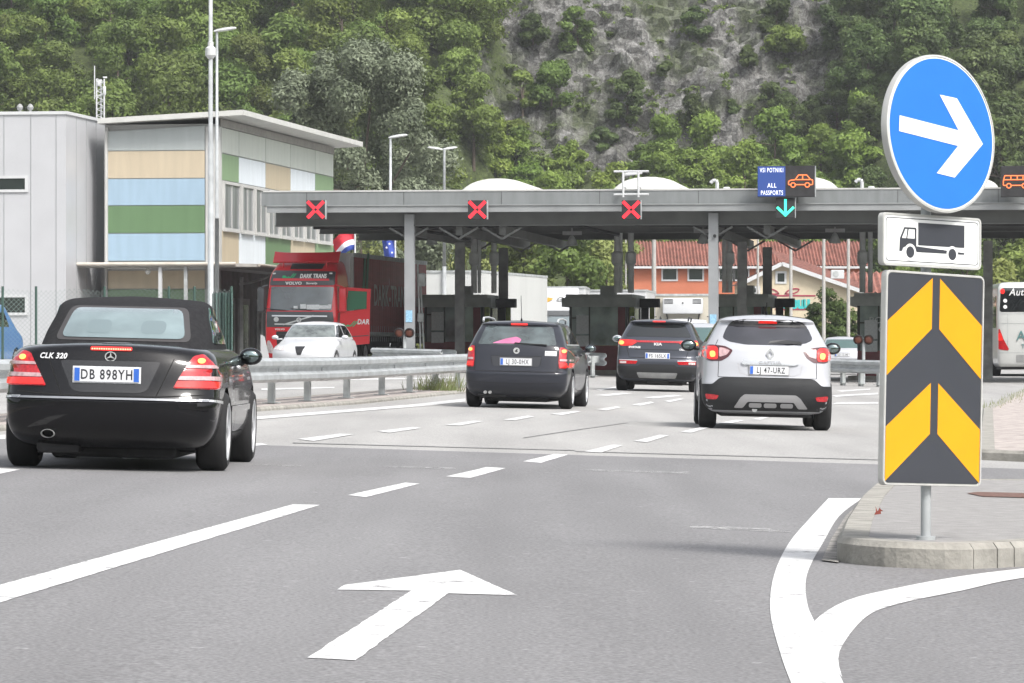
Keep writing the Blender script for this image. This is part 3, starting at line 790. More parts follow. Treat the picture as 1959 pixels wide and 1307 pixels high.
# eight windows in the band
ws = [bv(p) for p in (423, 458, 484, 509, 533, 557, 580, 605)] + [bv(632)]
M_blind = mat('window_blinds', (.19, .20, .215), rough=.3, coat=.4, var=.45, vs=7, stretch=(1, 1, .05))
z0, z1 = zr[3] + .03, zr[2] - .04
mb = MB(); mb.bb((.002, .28, zr[3]), (.03, Lb - .15, zr[2])); mesh('window_band', mb, M_alu2, bld)
for i in range(8):
    a, b_ = ws[i] + .12, ws[i + 1] - .22
    mb = MB()
    for p0, p1 in (((a, z0), (a + .07, z1)), ((b_ - .07, z0), (b_, z1)), ((a + .07, z0), (b_ - .07, z0 + .07)), ((a + .07, z1 - .07), (b_ - .07, z1))):
        mb.bb((.031, p0[0], p0[1]), (.10, p1[0], p1[1]))
    mb.bb((.031, a - .04, z0 - .06), (.16, b_ + .04, z0 - .005)); mb.bb((.034, (a + b_) / 2 - .02, z0 + .07), (.08, (a + b_) / 2 + .02, z1 - .07))
    fr = mesh('window', mb, M_alu2, bld)
    mb = MB(); mb.bb((.031, a + .07, z0 + .07), (.05, b_ - .07, z1 - .07)); mesh('pane', mb, M_blind, fr)
# roof slab, wedge shaped with big overhang
rf = MB()
zA, zB = bz(228, uL, 0), bz(213, .25, -.3)
def rz_(u, v): return zA + (zB - zA) * (u - uL) / (.3 - uL) - .0 * v
EV = .95
pts = [(uL - .1, -.55), (EV, -.55), (EV, Lb + 1.0), (uL - .1, Lb + 1.0)]
vs = [(p[0], p[1], min(rz_(*p), zB + .04)) for p in pts] + [(p[0], p[1], min(rz_(*p), zB + .04) - .17) for p in pts]
# the overhang is level beyond the wall
rf.add(vs, [(0, 1, 2, 3), (7, 6, 5, 4), (0, 4, 5, 1), (1, 5, 6, 2), (2, 6, 7, 3), (3, 7, 4, 0)])
mesh('roof', rf, mat('roof_white', (.50, .50, .48), rough=.5, var=.06, vs=2), bld)
mb = MB(); mb.bb((.0, .2, zt + .0), (.05, Lb, zt + .26)); mesh('eaves_trim', mb, mat('eaves_grey', (.30, .29, .27), rough=.7, var=.1, vs=3), bld)
# dark ground floor on the long side: doors and windows
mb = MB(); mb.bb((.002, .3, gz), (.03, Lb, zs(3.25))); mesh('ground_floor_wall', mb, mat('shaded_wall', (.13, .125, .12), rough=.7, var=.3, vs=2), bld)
for a, b_ in ((bv(424), bv(446)), (bv(453), bv(474)), (bv(488), bv(500)), (bv(510), bv(524))):
    mb = MB(); mb.bb((.032, a, gz), (.07, b_, 2.8)); d = mesh('door', mb, M_dksteel, bld)
    mb = MB(); mb.bb((.072, a + .25, 1.0), (.08, b_ - .25, 2.6)); mesh('pane', mb, M_glass, d)
for v_ in (bv(448), bv(484)):
    mb = MB(); mb.box((.25, v_, 2.0), (.1, .1, 3.0)); mesh('door_post', mb, M_galvd, bld)

# white block on the left
DW = 134.6
C0 = Vector(((126 - CX) * DW / F, DW))
blk = thing('white_block', 'plain white metal clad block with narrow windows at the left edge', 'building', (C0.x, C0.y, 0), -PH)
lb = 5.4; zt2 = EYE + (HOR - 217) * DW / F
mb = MB(); mb.bb((-9, 0, gz - .3), (0, lb, zt2)); mesh('wall', mb, M_alu, blk)
mb = MB()
for px in (4, 57, 107): x = (px - 126) * DW / F; mb.bb((x - .008, -.012, gz), (x + .008, -.002, zt2 - .05))
for v in (1.3, 2.6, 3.9): mb.bb((.002, v - .008, gz), (.012, v + .008, zt2 - .05))
mesh('panel_joint', mb, M_colgrey, blk)
mb = MB(); mb.bb((-9.03, -.05, zt2 - .03), (.05, lb + .03, zt2 + .07)); mesh('parapet_cap', mb, M_wht, blk)
for (xa, xb, ya, yb) in ((-60, 46, 341, 362), (-60, 46, 569, 598)):
    x0, x1 = (xa - 126) * DW / F, (xb - 126) * DW / F; z0 = EYE + (HOR - yb) * DW / F; z1 = EYE + (HOR - ya) * DW / F
    mb = MB(); mb.bb((x0 - .1, -.05, z0 - .09), (x1 + .1, -.002, z0 - .002)); mb.bb((x0 - .1, -.05, z1 + .002), (x1 + .1, -.002, z1 + .09)); mb.bb((x1, -.05, z0), (x1 + .1, -.002, z1))
    f = mesh('window', mb, M_wht, blk); mb = MB(); mb.bb((x0, -.02, z0), (x1, -.003, z1)); mesh('pane', mb, M_glass, f)
for px in (38, 58):
    p = P(px, 205, DW + 3); mb = MB(); mb.cyl((0, 0, -.3), (0, 0, .2), .05, n=10); mb.lathe([(.05, .02), (.09, .05), (.11, .12), (.07, .2), (.02, .24)], 12)
    o = mesh('roof_vent', mb, M_dksteel, smooth=40); o.location = (p.x, p.y, zt2 + .25)
    tag(o, 'small dark roof vent on the white block, ' + ('left' if px == 38 else 'right') + ' one of the pair', 'vent', 'vents on the white block')
# porch roof in front of the building
po = thing('porch_roof', 'low flat porch roof with pale edge along the ground floor of the panelled building', 'canopy', (B0.x, B0.y, 0), -PH)
zp = zs(3.32)
x0 = (126 - 418) * DW / F
mb = MB(); mb.ext([(x0 + .05, -1.6), (.9, -1.6), (1.5, -1.0), (1.5, Lb + 1), (.05, Lb + 1), (.05, -.06), (x0 + .05, -.06)], Matrix.Translation((0, 0, zp)), .10); mesh('slab', mb, mat('porch_slab', (.36, .35, .33), rough=.7, var=.15, vs=2), po)
mb = MB(); mb.cyl((x0 + .05, -1.66, zp + .09), (.95, -1.66, zp + .09), .06, n=10); mb.cyl((1.56, -.9, zp + .06), (1.56, Lb + 1, zp + .06), .05, n=10); mesh('gutter', mb, mat('cream_gutter', (.52, .48, .42), rough=.5, var=.1, vs=3), po, smooth=40)
for px in (324, 374): 
    u = (px - 418) * (DB - 1.5) / F; mb = MB(); mb.box((u, -1.5, (zp + gz) / 2), (.11, .11, zp - gz)); mesh('post', mb, M_wht if px == 324 else M_galvd, po)
for v in (2.6, 8.0):
    mb = MB(); mb.tube([(1.45, v, zp - .02), (1.0, v, zp - .3), (.5, v, zp - .45), (.12, v, zp - .5)], .04); mesh('bracket', mb, M_galvd, po)
mb = MB(); mb.bb((x0 + .06, 1.5, gz), (uL, 1.6, zp)); mb.bb((x0 + .06, 0.03, gz), (x0 + .1, 1.5, zp)); mesh('recess_wall', mb, mat('recess_grey', (.25, .245, .24), rough=.8, var=.1, vs=2), po)
for xa in (137, 170):
    u = (xa - 418) * DB / F
    mb = MB(); mb.bb((u, 1.42, gz), (u + .42, 1.498, 2.75)); d = mesh('door', mb, M_galvd, po); mb = MB(); mb.bb((u + .05, 1.40, gz + .3), (u + .37, 1.418, 2.68)); mesh('pane', mb, M_glass, d)
for px in (152, 297):
    u = (px - 418) * (DB - 1.3) / F
    mb = MB(); mb.lathe([(.0, -.14), (.06, -.12), (.10, -.02), (.05, .05), (.02, .1)], 12)
    o = mesh('wall_lamp', mb, mat('lamp_glass', (.5, .5, .48), rough=.2), smooth=40); o.location = (B0.x + u * c8 - 1.3 * s8, B0.y - u * s8 - 1.3 * c8, zp - .11)
    tag(o, 'round glass lamp under the porch roof, ' + ('beside the white block' if px == 152 else 'left of the white post'), 'lamp')
# antenna mast on the roof
p = P(192, 228, 143)
t = thing('antenna_mast', 'lattice antenna mast with small aerials rising behind the white block roof', 'mast', (p.x, 143, 8.45))
mb = MB()
for dx in (-.13, .13): mb.cyl((dx, 0, -.5), (dx, 0, 1.9), .028, n=6)
mb.cyl((.0, .2, -.5), (.0, .2, 1.9), .028, n=6)
for k in range(11):
    z = -.4 + k * .21; mb.cyl((-.13, 0, z), (.13, 0, z + .1), .012, n=5); mb.cyl((.13, 0, z + .1), (-.13, 0, z + .21), .012, n=5); mb.cyl((.13, 0, z), (0, .2, z + .1), .012, n=5)
mesh('lattice', mb, M_wht, t)
mb = MB(); mb.cyl((-.2, 0, 1.2), (-.2, 0, 2.35), .02, n=6); mb.bbox((-.05, -.02, 1.75), (.12, .1, .2), .03); mb.cyl((-.2, 0, 1.3), (.15, 0, 1.4), .02, n=6); mb.bbox((.14, 0, 1.5), (.1, .1, .3), .02); mb.bbox((.16, 0, 1.95), (.14, .08, .06), .01); mesh('aerial', mb, M_wht, t, smooth=40)
# ------------------------------------------------------------ lamp posts
def lamp_head(mb, s=1, x=0, y=0, z=0, ang=0):
    M = Matrix.Translation((x, y, z)) @ Matrix.Rotation(ang, 4, 'Z')
    n = 7; prof = [(0, .05, .04), (.12, .10, .07), (.35, .15, .085), (.6, .155, .08), (.72, .12, .06), (.78, .05, .03)]
    vs = []; fs = []
    for (xx, wy, hh) in prof:
        for k in range(8):
            a = 2 * PI * k / 8; vs.append((xx * s, wy * math.cos(a) * s, (.035 + .15 * xx + hh * math.sin(a) * (1 if math.sin(a) > 0 else .5)) * s))
    for i in range(len(prof) - 1):
        for k in range(8): fs.append((i * 8 + k, i * 8 + (k + 1) % 8, (i + 1) * 8 + (k + 1) % 8, (i + 1) * 8 + k))
    fs.append(tuple(range(8))); fs.append(tuple(range(len(vs) - 8, len(vs))))
    mb.add(vs, fs, M)
M_lamp = mat('lamp_housing', (.55, .56, .56), rough=.4, metal=.2, var=.06, vs=5)
def lamp_post(px, ytop, D, label, r=.075, heads=(0,), s=1.0, joints=()):
    p = P(px, ytop, D); z0 = g(p.x, D)
    t = thing('lamp_post', label, 'lamp post', (p.x, D, z0), 0)
    H = p.z - z0
    mb = MB(); mb.cyl((0, 0, 0), (0, 0, H * .45), r * 1.15, r * 1.05, n=14); mb.cyl((0, 0, H * .45), (0, 0, H * .46), r * 1.05, r * .85, n=14); mb.cyl((0, 0, H * .46), (0, 0, H), r * .85, r * .65, n=14)
    mesh('pole', mb, M_galv, t, smooth=40)
    for a in heads:
        mb = MB(); lamp_head(mb, s, -.08, 0, H - .06, a); mesh('lamp_head', mb, M_lamp, t, smooth=50)
    return t, H
tp, H = lamp_post(403, -260, 100, 'tall thick steel lamp post running out of the top of the picture', .064, ())
mb = MB(); mb.lathe([(0, -.2), (.06, -.2), (.13, -.12), (.13, .05), (.07, .1), (.07, .2), (0, .22)], 14); o = mesh('floodlight', mb, M_lamp, tp, smooth=40); o.location = (.0, 0, EYE + (HOR - 97) * 100 / F - g(-7, 100))
lamp_post(415, 58, 104, 'slimmer lamp post with one lamp head just right of the tall thick post', .05, (0,), .72)
lamp_post(747, 263, 172, 'single headed lamp post behind the left part of the canopy roof', .08, (0.0,), 1.0)
lamp_post(850, 285, 178, 'lamp post with two lamp heads spread like wings behind the canopy roof', .08, (0.35, PI - .35), .85)

# ------------------------------------------------------------ canopy
PC = R(7.0); cc, sc = math.cos(PC), math.sin(PC)
O = Vector(((500 - CX) * 128 / F, 128))
def cu(px, v=0):
    k = (px - CX) / F
    return (k * (O.y + v * cc) - O.x - v * sc) / (cc + k * sc)
def cz(py, u, v=0): return EYE + (HOR - py) * (O.y - u * sc + v * cc) / F
def cw(u, v, z): return Vector((O.x + u * cc + v * sc, O.y - u * sc + v * cc, z))
def cg(u, v): p = cw(u, v, 0); return g(p.x, p.y)
can = thing('canopy_roof', 'long flat grey steel roof over the border control lanes', 'canopy', (O.x, O.y, 0), -PC)
UM = 36; VD = 18.5
zt_, zm_, zb_ = 5.89, 5.48, 5.21
mb = MB(); mb.bb((0, 0, zm_), (UM, .12, zt_)); mb.bb((0, .12, zm_), (.12, VD, zt_)); mesh('fascia', mb, M_fascia, can)
mb = MB()
for k in range(12): mb.bb((1.4 + k * 3.0, -.006, zm_ + .01), (1.412 + k * 3.0, -.001, zt_ - .01))
mesh('fascia_joint', mb, M_blkm, can)
mb = MB(); mb.bb((.05, -.02, zt_ + .002), (UM, .2, zt_ + .05)); mesh('coping', mb, M_alu2, can)
mb = MB(); mb.bb((.2, -.16, zb_ + .05), (UM, -.002, zm_ - .03)); mb.bb((.2, -.20, zm_ - .028), (UM, -.002, zm_ + .0)); mesh('gutter', mb, M_gutter, can)
mb = MB(); mb.bb((.2, .13, zm_ - .02), (UM, VD, zm_ + .12)); 
for k in range(54): v = .5 + k * .33; mb.bb((.2, v, zm_ - .06), (UM, v + .12, zm_ - .022))
mesh('roof_deck', mb, M_under, can)
mb = MB()
for v in (.5, 8.5, 16.5):
    mb.bb((.35, v, zb_ - .35), (UM, v + .22, zb_ - .31)); mb.bb((.35, v, zm_ - .1), (UM, v + .22, zm_ - .065)); mb.bb((.35, v + .09, zb_ - .308), (UM, v + .13, zm_ - .103))
mesh('cross_beam', mb, mat('beam_shade_grey', (.11, .115, .112), rough=.55, var=.1, vs=2), can)  # beam colour set dark to stand for the shade under the roof
mb = MB()
for px in (785, 880, 963, 1365, 1468, 2030):
    u = cu(px, 1); 
    mb.bb((u - .1, .8, zb_ - .62), (u + .1, VD, zb_ - .36))
    for s_ in (-1, 1):
        for v in (.7, 16.6): mb.beam((u, v, zb_ - .75), (u + s_ * .6, v, zb_ - .40), .06, .06)
mesh('main_beam', mb, mat('beam_dark', (.13, .135, .132), rough=.6, var=.15, vs=2), can)
# hanging cable trays and pipes
mb = MB(); mb.tube([(cu(528, 3), 3, cz(429, 2, 3)), (cu(612, 3), 3, cz(428, 2, 3))], .09, 12); mesh('duct', mb, M_galv, can, smooth=40)
mb = MB(); zz = cz(424, 10, 2)
mb.tube([(cu(610, 2), 2, zz), (cu(780, 2), 2, zz - .03), (cu(1120, 2), 2, zz + .02)], .055, 8); mb.tube([(cu(600, 3), 3, zz - .12), (cu(800, 3), 3, zz - .16), (cu(1060, 3), 3, zz - .02), (cu(1100, 3), 3, zz - .1), (cu(1185, 3.5), 3.5, cz(448, 14, 3))], .06, 8)
mb.tube([(cu(1215, 3), 3, zz - .05), (cu(1365, 3), 3, zz - .1), (cu(1640, 3), 3, zz - .05), (cu(1960, 3), 3, zz - .1)], .06, 8)
mb.tube([(cu(1372, 3), 3, cz(462, 18, 3)), (cu(1400, 3), 3, zz), (cu(1450, 3), 3, zz - .08), (cu(1530, 3), 3, cz(456, 20, 3))], .055, 8)
mb.tube([(cu(800, 4), 4, cz(440, 10, 4)), (cu(850, 4), 4, cz(447, 10, 4)), (cu(900, 4), 4, cz(460, 10, 4))], .045, 8)
for px in (685, 790, 960, 1070, 1150, 1280, 1380, 1560, 1640, 1700): u = cu(px, 2); mb.bb((u - .03, 1.97, zz), (u + .03, 2.03, zm_))
mesh('cable_run', mb, M_blkm, can)
# skylights
for px0, px1, yt in ((883, 1052, 337), (1173, 1322, 333), (1470, 1597, 333), (1780, 1900, 333)):
    v0 = 2.0; u0 = cu(px0, v0); wd = 2.05; L = 9; zb2 = zt_ + .0; zr2 = cz(yt, u0, v0) - zb2
    mb = MB(); n = 14; m_ = 24
    for j in range(m_ + 1):
        v = v0 + L * j / m_; e_ = min(1, 1.0 if 0 < j < m_ else .0)
        env = 1 if j > 1 else (0.0, .72)[j]
        if j == m_: env = 0
        for i in range(n + 1):
            a = PI * i / n; mb.v.append((u0 + wd / 2 - wd / 2 * math.cos(a), v + (.02 * math.sin(j * PI) ), zb2 + .12 + zr2 * .72 * env * math.sin(a) * (1.0 if j % 2 else .97)))
    for j in range(m_):
        for i in range(n): q = j * (n + 1) + i; mb.f.append((q, q + 1, q + n + 2, q + n + 1))
    mb.bb((u0 - .06, v0 - .05, zb2 - .05), (u0 + wd + .06, v0 + L + .05, zb2 + .12))
    mesh('skylight', mb, M_sky, can, smooth=25)
# access ladder frame over the third signal
mb = MB(); u1, u2 = cu(1194, 0), cu(1223, 0); zl = cz(329, u1)
for u in (u1, u2): mb.cyl((u, -.3, cz(378, u1)), (u, -.3, zl), .035, n=8); mb.cyl((u, -.3, zt_ + .1), (u, .5, zt_ + .1), .03, n=6)
for z in (zl, cz(373, u1)): mb.cyl((cu(1176, 0), -.3, z), (cu(1243, 0), -.3, z), .032, n=8)
mb.cyl((u1, -.3, zl - .1), (u2, .6, zl + .0), .05, n=8)
mesh('roof_ladder', mb, M_wht, can, smooth=40)
for px in (1372, 1649):
    u = cu(px, 1); z = zt_
    mb = MB(); mb.tube([(u, 1, z), (u, 1, z + .28), (u - .04, 1, z + .34), (u - .14, 1, z + .33), (u - .2, 1, z + .26)], .055, 10); mb.bbox((u + .28, 1.1, z + .09), (.2, .2, .1), .03)
    mesh('vent_pipe', mb, M_wht, can, smooth=50)
# columns
def column(px, v, wd, m, ztop, nm='steel_column', label='', dpt=None, yb=None, parent=can, brackets=True):
    u = cu(px, v); z0 = cg(u, v); p = cw(u, v, z0)
    mb = MB(); d = dpt or wd
    tf = .025
    mb.box((u, v - d / 2 + tf / 2, (z0 + ztop) / 2), (wd, tf, ztop - z0)); mb.box((u, v + d / 2 - tf / 2, (z0 + ztop) / 2), (wd, tf, ztop - z0)); mb.box((u - wd * .35, v, (z0 + ztop) / 2), (.02, d - 2 * tf - .002, ztop - z0)); mb.box((u + wd * .35, v, (z0 + ztop) / 2), (.02, d - 2 * tf - .002, ztop - z0))
    mb.box((u, v, z0 + .03), (wd * 1.7, d * 1.7, .06))
    return mesh('column', mb, m, parent)
column(784, .45, .29, M_colgrey, zb_ + .0)
column(1365, .45, .29, M_colgrey, zb_ + .0)
column(2030, .45, .29, M_colgrey, zb_ + .0)
for px, v in ((880, 9.5), (963, 16.6), (1420, 9.5), (1468, 16.6), (1890, 9.5)): column(px, v, .30, M_dksteel, zb_ - .62)
for px, yy in ((784, 605), (1365, 613)):
    u = cu(px, .45); z = cz(yy, u); mb = MB(); mb.box((u, .29, z), (.2, .006, .36)); o = mesh('notice', mb, M_bluepaper, can)
mb = MB(); u = cu(1365, .45); z = cz(451, u); mb.cyl((u + .05, .22, z), (u + .05, .3, z), .05, n=12); mesh('camera', mb, M_blk, can)

M_duct = mat('duct_metal', (.58, .60, .60), rough=.5, metal=.1, var=.12, vs=4)
# booth supply ducts
def duct(px, v, zt3, zb3, r, joint, label):
    u = cu(px, v); p = cw(u, v, zb3)
    t = thing('ventilation_duct', label, 'duct', p)
    h = zt3 - zb3
    mb = MB(); mb.cyl((0, 0, 0), (0, 0, h), r, n=14)
    for z in (h * .28, h * .62): mb.cyl((0, 0, z), (0, 0, z + .03), r * 1.2, n=14)
    mesh('pipe', mb, M_duct, t, smooth=40)
    if joint:
        zj = h * .42; mb = MB(); mb.lathe([(r, zj), (r * 1.75, zj + .1), (r * 1.75, zj + .42), (r, zj + .5)], 14); mesh('silencer', mb, M_duct, t, smooth=30)
for px, r, j, lb in ((907, .10, 1, 'round grey air duct with a thick joint above the first booth'), (917, .06, 0, 'thin grey pipe between the two thick ducts of the first booth'), (945, .09, 1, 'round grey air duct rising from the right end of the first booth'),
        (1181, .11, 1, 'thick grey air duct with a joint above the middle booth'), (1207, .10, 1, 'right hand air duct above the middle booth'), (1188.5, .045, 0, 'thin pipe between the ducts of the middle booth'),
        (1386, .08, 0, 'slim air duct close to the second pale column'), (1396, .09, 1, 'air duct with a joint above the left end of the dark booth'),
        (1650, .10, 1, 'air duct with a joint above the right booth beside the warning board'), (1665, .08, 0, 'slim air duct above the right booth next to the board')):
    duct(px, 12.5, zb_ - .1, 2.98, r, j, lb)
# bell lamps and loudspeakers
for px, py, lb in ((826, 462, 'grey bell lamp hanging under the roof right of the first pale column'), (1094, 464, 'grey bell lamp hanging under the roof above the middle booth'),
        (1345, 460, 'grey bell lamp hanging left of the second pale column'), (1597, 459, 'grey bell lamp hanging under the roof above the round tree')):
    u = cu(px, 8); p = cw(u, 8, cz(py, u, 8)); t = thing('hanging_lamp', lb, 'lamp', p, 0, 'bell lamps under the roof')
    mb = MB(); mb.lathe([(.04, .22), (.08, .18), (.14, .05), (.19, -.06), (.20, -.1), (.0, -.12)], 16); mesh('lamp_shade', mb, M_galvd, t, smooth=50)
    mb = MB(); mb.bb((-.3, -.05, .24), (.32, .05, .36)); mb.cyl((0, 0, .2), (0, 0, zb_ - p.z - .2), .025, n=6); mesh('bracket', mb, M_dksteel, t)

# lane signals
def lane_box(px, py, w_, h_, label, cat='lane signal', name='lane_signal', d=.22, v=-.55):
    u = cu(px, v); z = cz(py, u, v); s_ = F / (O.y - u * sc)
    p = cw(u, v, z); t = thing(name, label, cat, p, -PC)
    mb = MB(); mb.bbox((0, 0, 0), (w_ / s_, d, h_ / s_), .012); mesh('housing', mb, M_blkm, t)
    mb = MB(); mb.bb((w_ / s_ / 2 + .002, -d / 2, -h_ / s_ / 2), (w_ / s_ / 2 + .02, d / 2, h_ / s_ / 2)); mb.box((0, d / 2 + .12, 0), (.06, .24, .06)); mesh('mounting', mb, M_galv, t)
    return t, s_, -d / 2
for px, lb in ((605, 'red cross lane signal nearest the left end of the roof'), (914, 'red cross lane signal above the first booth'), (1208, 'red cross lane signal below the white roof ladder')):
    t, s_, y0 = lane_box(px, 401.5, 36, 36, lb); t['group'] = 'red cross lane signals'
    mb = MB(); r = 15.5 / s_; k = .12
    for a, b_ in (((-r, -r), (-r * k, -r * k)), ((r * k, r * k), (r, r)), ((-r, r), (-r * k, r * k)), ((r * k, -r * k), (r, -r))): mb.ext(bar2(a, b_, .1), rearM(0, y0 - .002, 0), .012)
    mesh('red_cross', mb, M_red_e, t)
t, s_, y0 = lane_box(1503, 398, 36, 38, 'green down arrow lane signal below the blue and black display')
mb = MB(); mb.ext(bar2((0, .26), (0, -.16), .075), rearM(0, y0 - .002, 0), .01); mb.ext(bar2((-.25, .02), (0.02, -.24), .075), rearM(0, y0 - .003, 0), .012); mb.ext(bar2((.25, .02), (-.02, -.24), .075), rearM(0, y0 - .002, 0), .013); mesh('green_arrow', mb, M_grn_e, t)
def pictogram(t, kind, ox, s_, y0, k=1.0):
    mb = MB(); M = rearM(ox, y0 - .002, 0); w_ = .03
    def ln(pts, cl=False):
        for a, b_ in zip(pts, pts[1:] + ([pts[0]] if cl else [])): mb.ext(bar2((a[0] * k, a[1] * k), (b_[0] * k, b_[1] * k), w_), M, .01)
    if kind == 'car':
        ln([(-.36, -.10), (-.36, .0), (-.30, .03), (-.16, .05), (-.06, .19), (.18, .19), (.30, .05), (.36, .04), (.36, -.10), (.27, -.10)]); ln([(-.30, -.10), (-.36, -.10)]); ln([(-.15, -.10), (.13, -.10)]); ln([(.06, .18), (.06, .05)]); ln([(-.14, .05), (.28, .05)])
        wh = ((-.225, -.11), (.20, -.11))
    else:
        ln([(-.38, -.12), (-.38, .02), (-.34, .17), (.42, .17), (.42, -.12)]); ln([(-.38, .05), (.42, .05)]); ln([(-.38, -.12), (-.30, -.12)]); ln([(-.14, -.12), (.16, -.12)])
        for x in (-.16, .03, .2): ln([(x, .05), (x, .17)])
        wh = ((-.22, -.13), (.24, -.13))
    for x, y in wh: ln([(x + .07 * math.cos(a * PI / 4), y + .07 * math.sin(a * PI / 4)) for a in range(8)], True)
    mesh('pictogram', mb, M_ora_e, t)
t, s_, y0 = lane_box(1504.5, 347.5, 109, 59, 'blue and black electronic display for all passports on the roof edge', 'display', 'lane_display', .3, -.6)
mb = MB(); h2 = 28.5 / s_; mb.bb((-54 / s_, y0 - .012, -h2), (-1.5 / s_, y0 - .001, h2)); mesh('blue_screen', mb, M_blu_e, t)
mb = MB()
for s1, yy, xx, sx in (('VSI POTNIKI', 21, -27.5, .60), ('ALL', -8, -27, .8), ('PASSPORTS', -22, -27, .62)): text(mb, s1, .19, rearM(xx / s_, y0 - .013, yy / s_), .006, sx, bold=.0, sp=1.15)
mesh('display_text', mb, M_wht_e, t)
pictogram(t, 'car', 27.5 / s_, s_, y0, 1.0)
t, s_, y0 = lane_box(1941, 347.5, 52, 59, 'black electronic display with an orange bus at the right edge of the picture', 'display', 'lane_display', .3, -.6)
pictogram(t, 'bus', .05, s_, y0, 1.0)
t['label'] = 'black electronic display with an orange bus pictogram right of the blue round sign'

# ------------------------------------------------------------ booths
def booth(px0, px1, v, ztop, label, strips=True, signtext=None, dep=4.6):
    u0 = cu(px0, v); u1 = cu(px1, v); wd = u1 - u0
    z0 = cg((u0 + u1) / 2, v)
    p = cw(u0, v, z0); t = thing('control_booth', label, 'booth', p, -PC)
    H = ztop - z0
    mb = MB(); mb.bb((-.3, -.35, -.25), (wd + .4, dep + .5, .12)); mesh('plinth', mb, M_conc, t)
    mb = MB(); mb.bb((.0, 0, .122), (wd, dep, .95)); mesh('base_wall', mb, M_mar, t)
    fr = MB(); e = .09
    for x in (0, wd - e):
        for y in (0, dep * .5, dep - e): fr.bb((x, y, .952), (x + e, y + e, H - .42))
    fr.bb((wd * .33, 0, .952), (wd * .33 + .05, .05, H - .42)); fr.bb((e, 0, 1.85), (wd * .33, .04, 1.9))
    mesh('frame', fr, M_blk, t)
    mb = MB(); mb.bb((e, .02, .955), (wd - e, .04, H - .42)); mb.bb((wd - .05, e, .955), (wd - .03, dep - e, H - .42)); mb.bb((.03, e, .955), (.05, dep - e, H - .42)); mesh('window', mb, M_bglass, t)
    mb = MB(); mb.bb((-.22, -.35, H - .42), (wd + .3, dep + .4, H - .12)); mb.bb((-.1, -.2, H - .118), (wd + .15, dep, H)); mb.bb((wd * .5, .5, H + .002), (wd * .75, 1.2, H + .3)); mesh('roof', mb, M_booth, t)
    mb = MB(); mb.box((.45, -.02, 1.65), (.42, .01, .62)); mb.box((.45, -.02, 1.1), (.42, .01, .36)); mesh('notice', mb, M_paper, t)
    mb = MB(); mb.bb((wd + .002, .4, .2), (wd + .03, 1.3, H - .43)); mb.bb((wd - .35, -.018, .96), (wd - .1, -.002, H - .43)); mesh('door', mb, M_mar, t)
    if strips:
        mb = MB(); mb.bb((wd + .06, -.2, .4), (wd + .22, -.1, H - .43)); mesh('post', mb, M_flu, t); mb = MB(); mb.bb((wd + .06 + .55, 1.2, .4), (wd + .22 + .55, 1.3, H - .43)); mesh('post', mb, M_flu, t)
        mb = MB(); mb.bb((wd + .28, .9, H - .43 - .0), (wd + .95, 1.5, H - .13)); mb.bb((wd + .3, 1.4, .2), (wd + .56, 1.5, H - .43)); mesh('side_panel', mb, M_blkm, t)
    if signtext:
        mb = MB()
        for k, s1 in enumerate(signtext): text(mb, s1, .3, rearM(wd * .5 + .05, -.03, 1.95 - .3 * k), .01, 1.1)
        mesh('lettering', mb, M_paper, t)
    return t
zb3 = 2.95
booth(812, 925, 14, zb3, 'dark glass booth with maroon base behind the left black estate car', True)
booth(1089, 1202, 14, zb3, 'dark glass booth with maroon base between the black estate and the dark grey car')
booth(1372, 1462, 14, zb3, 'dark booth behind the silver hatchback, right of the second pale column')
booth(1640, 1760, 12, zb3, 'glass booth with police lettering just left of the yellow warning board', False, ['POLICIJA', 'POLICE'])
# unlit warning lamps on the lane ends
for px, py, v, lb in ((774, 637, -.6, 'pair of round brown unlit lamps at the first pale column'), (1652, 650, -.5, 'pair of round brown unlit lamps in front of the right booth')):
    u = cu(px, v); p = cw(u, v, cg(u, v)); zc = cz(py, u, v) - p.z
    t = thing('warning_lamps', lb, 'warning lamp', p, -PC, 'paired unlit warning lamps')
    mb = MB(); mb.cyl((0, 0, 0), (0, 0, zc), .05, n=10); mb.box((0, .05, zc), (.42, .08, .1)); mesh('post', mb, M_galv, t)
    for s_ in (-.155, .155):
        mb = MB(); mb.lathe([(.0, 0), (.14, 0), (.15, .02), (.15, .12), (.13, .13)], 20, Matrix.Translation((s_, .01, zc)) @ Matrix.Rotation(R(90), 4, 'X')); h = mesh('lamp_housing', mb, M_blkm, t, smooth=40)
        mb = MB(); mb.ell((s_, -.06, zc), (.125, .03, .125)); mesh('lens', mb, M_orabr, h, smooth=60)
# red hydrant box and clutter pole next to first column
t = thing('cabinet_post', 'tangled pole with red box beside the left booth', 'post', cw(cu(806, 5), 5, cg(cu(806, 5), 5)), -PC)
mb = MB(); mb.cyl((0, 0, 0), (-.12, 0, 3.5), .03, n=8); mb.cyl((.1, .1, 0), (-.05, .1, 3.0), .03, n=8); mb.bbox((.02, 0, 2.9), (.25, .2, .42), .05); mb.bbox((-.02, 0, 1.7), (.2, .18, .3), .04); mesh('pole', mb, M_galvd, t)
mb = MB(); mb.bbox((.12, -.1, .38), (.26, .16, .36), .03); mesh('red_box', mb, mat('red_box', (.4, .02, .025), rough=.4), t)

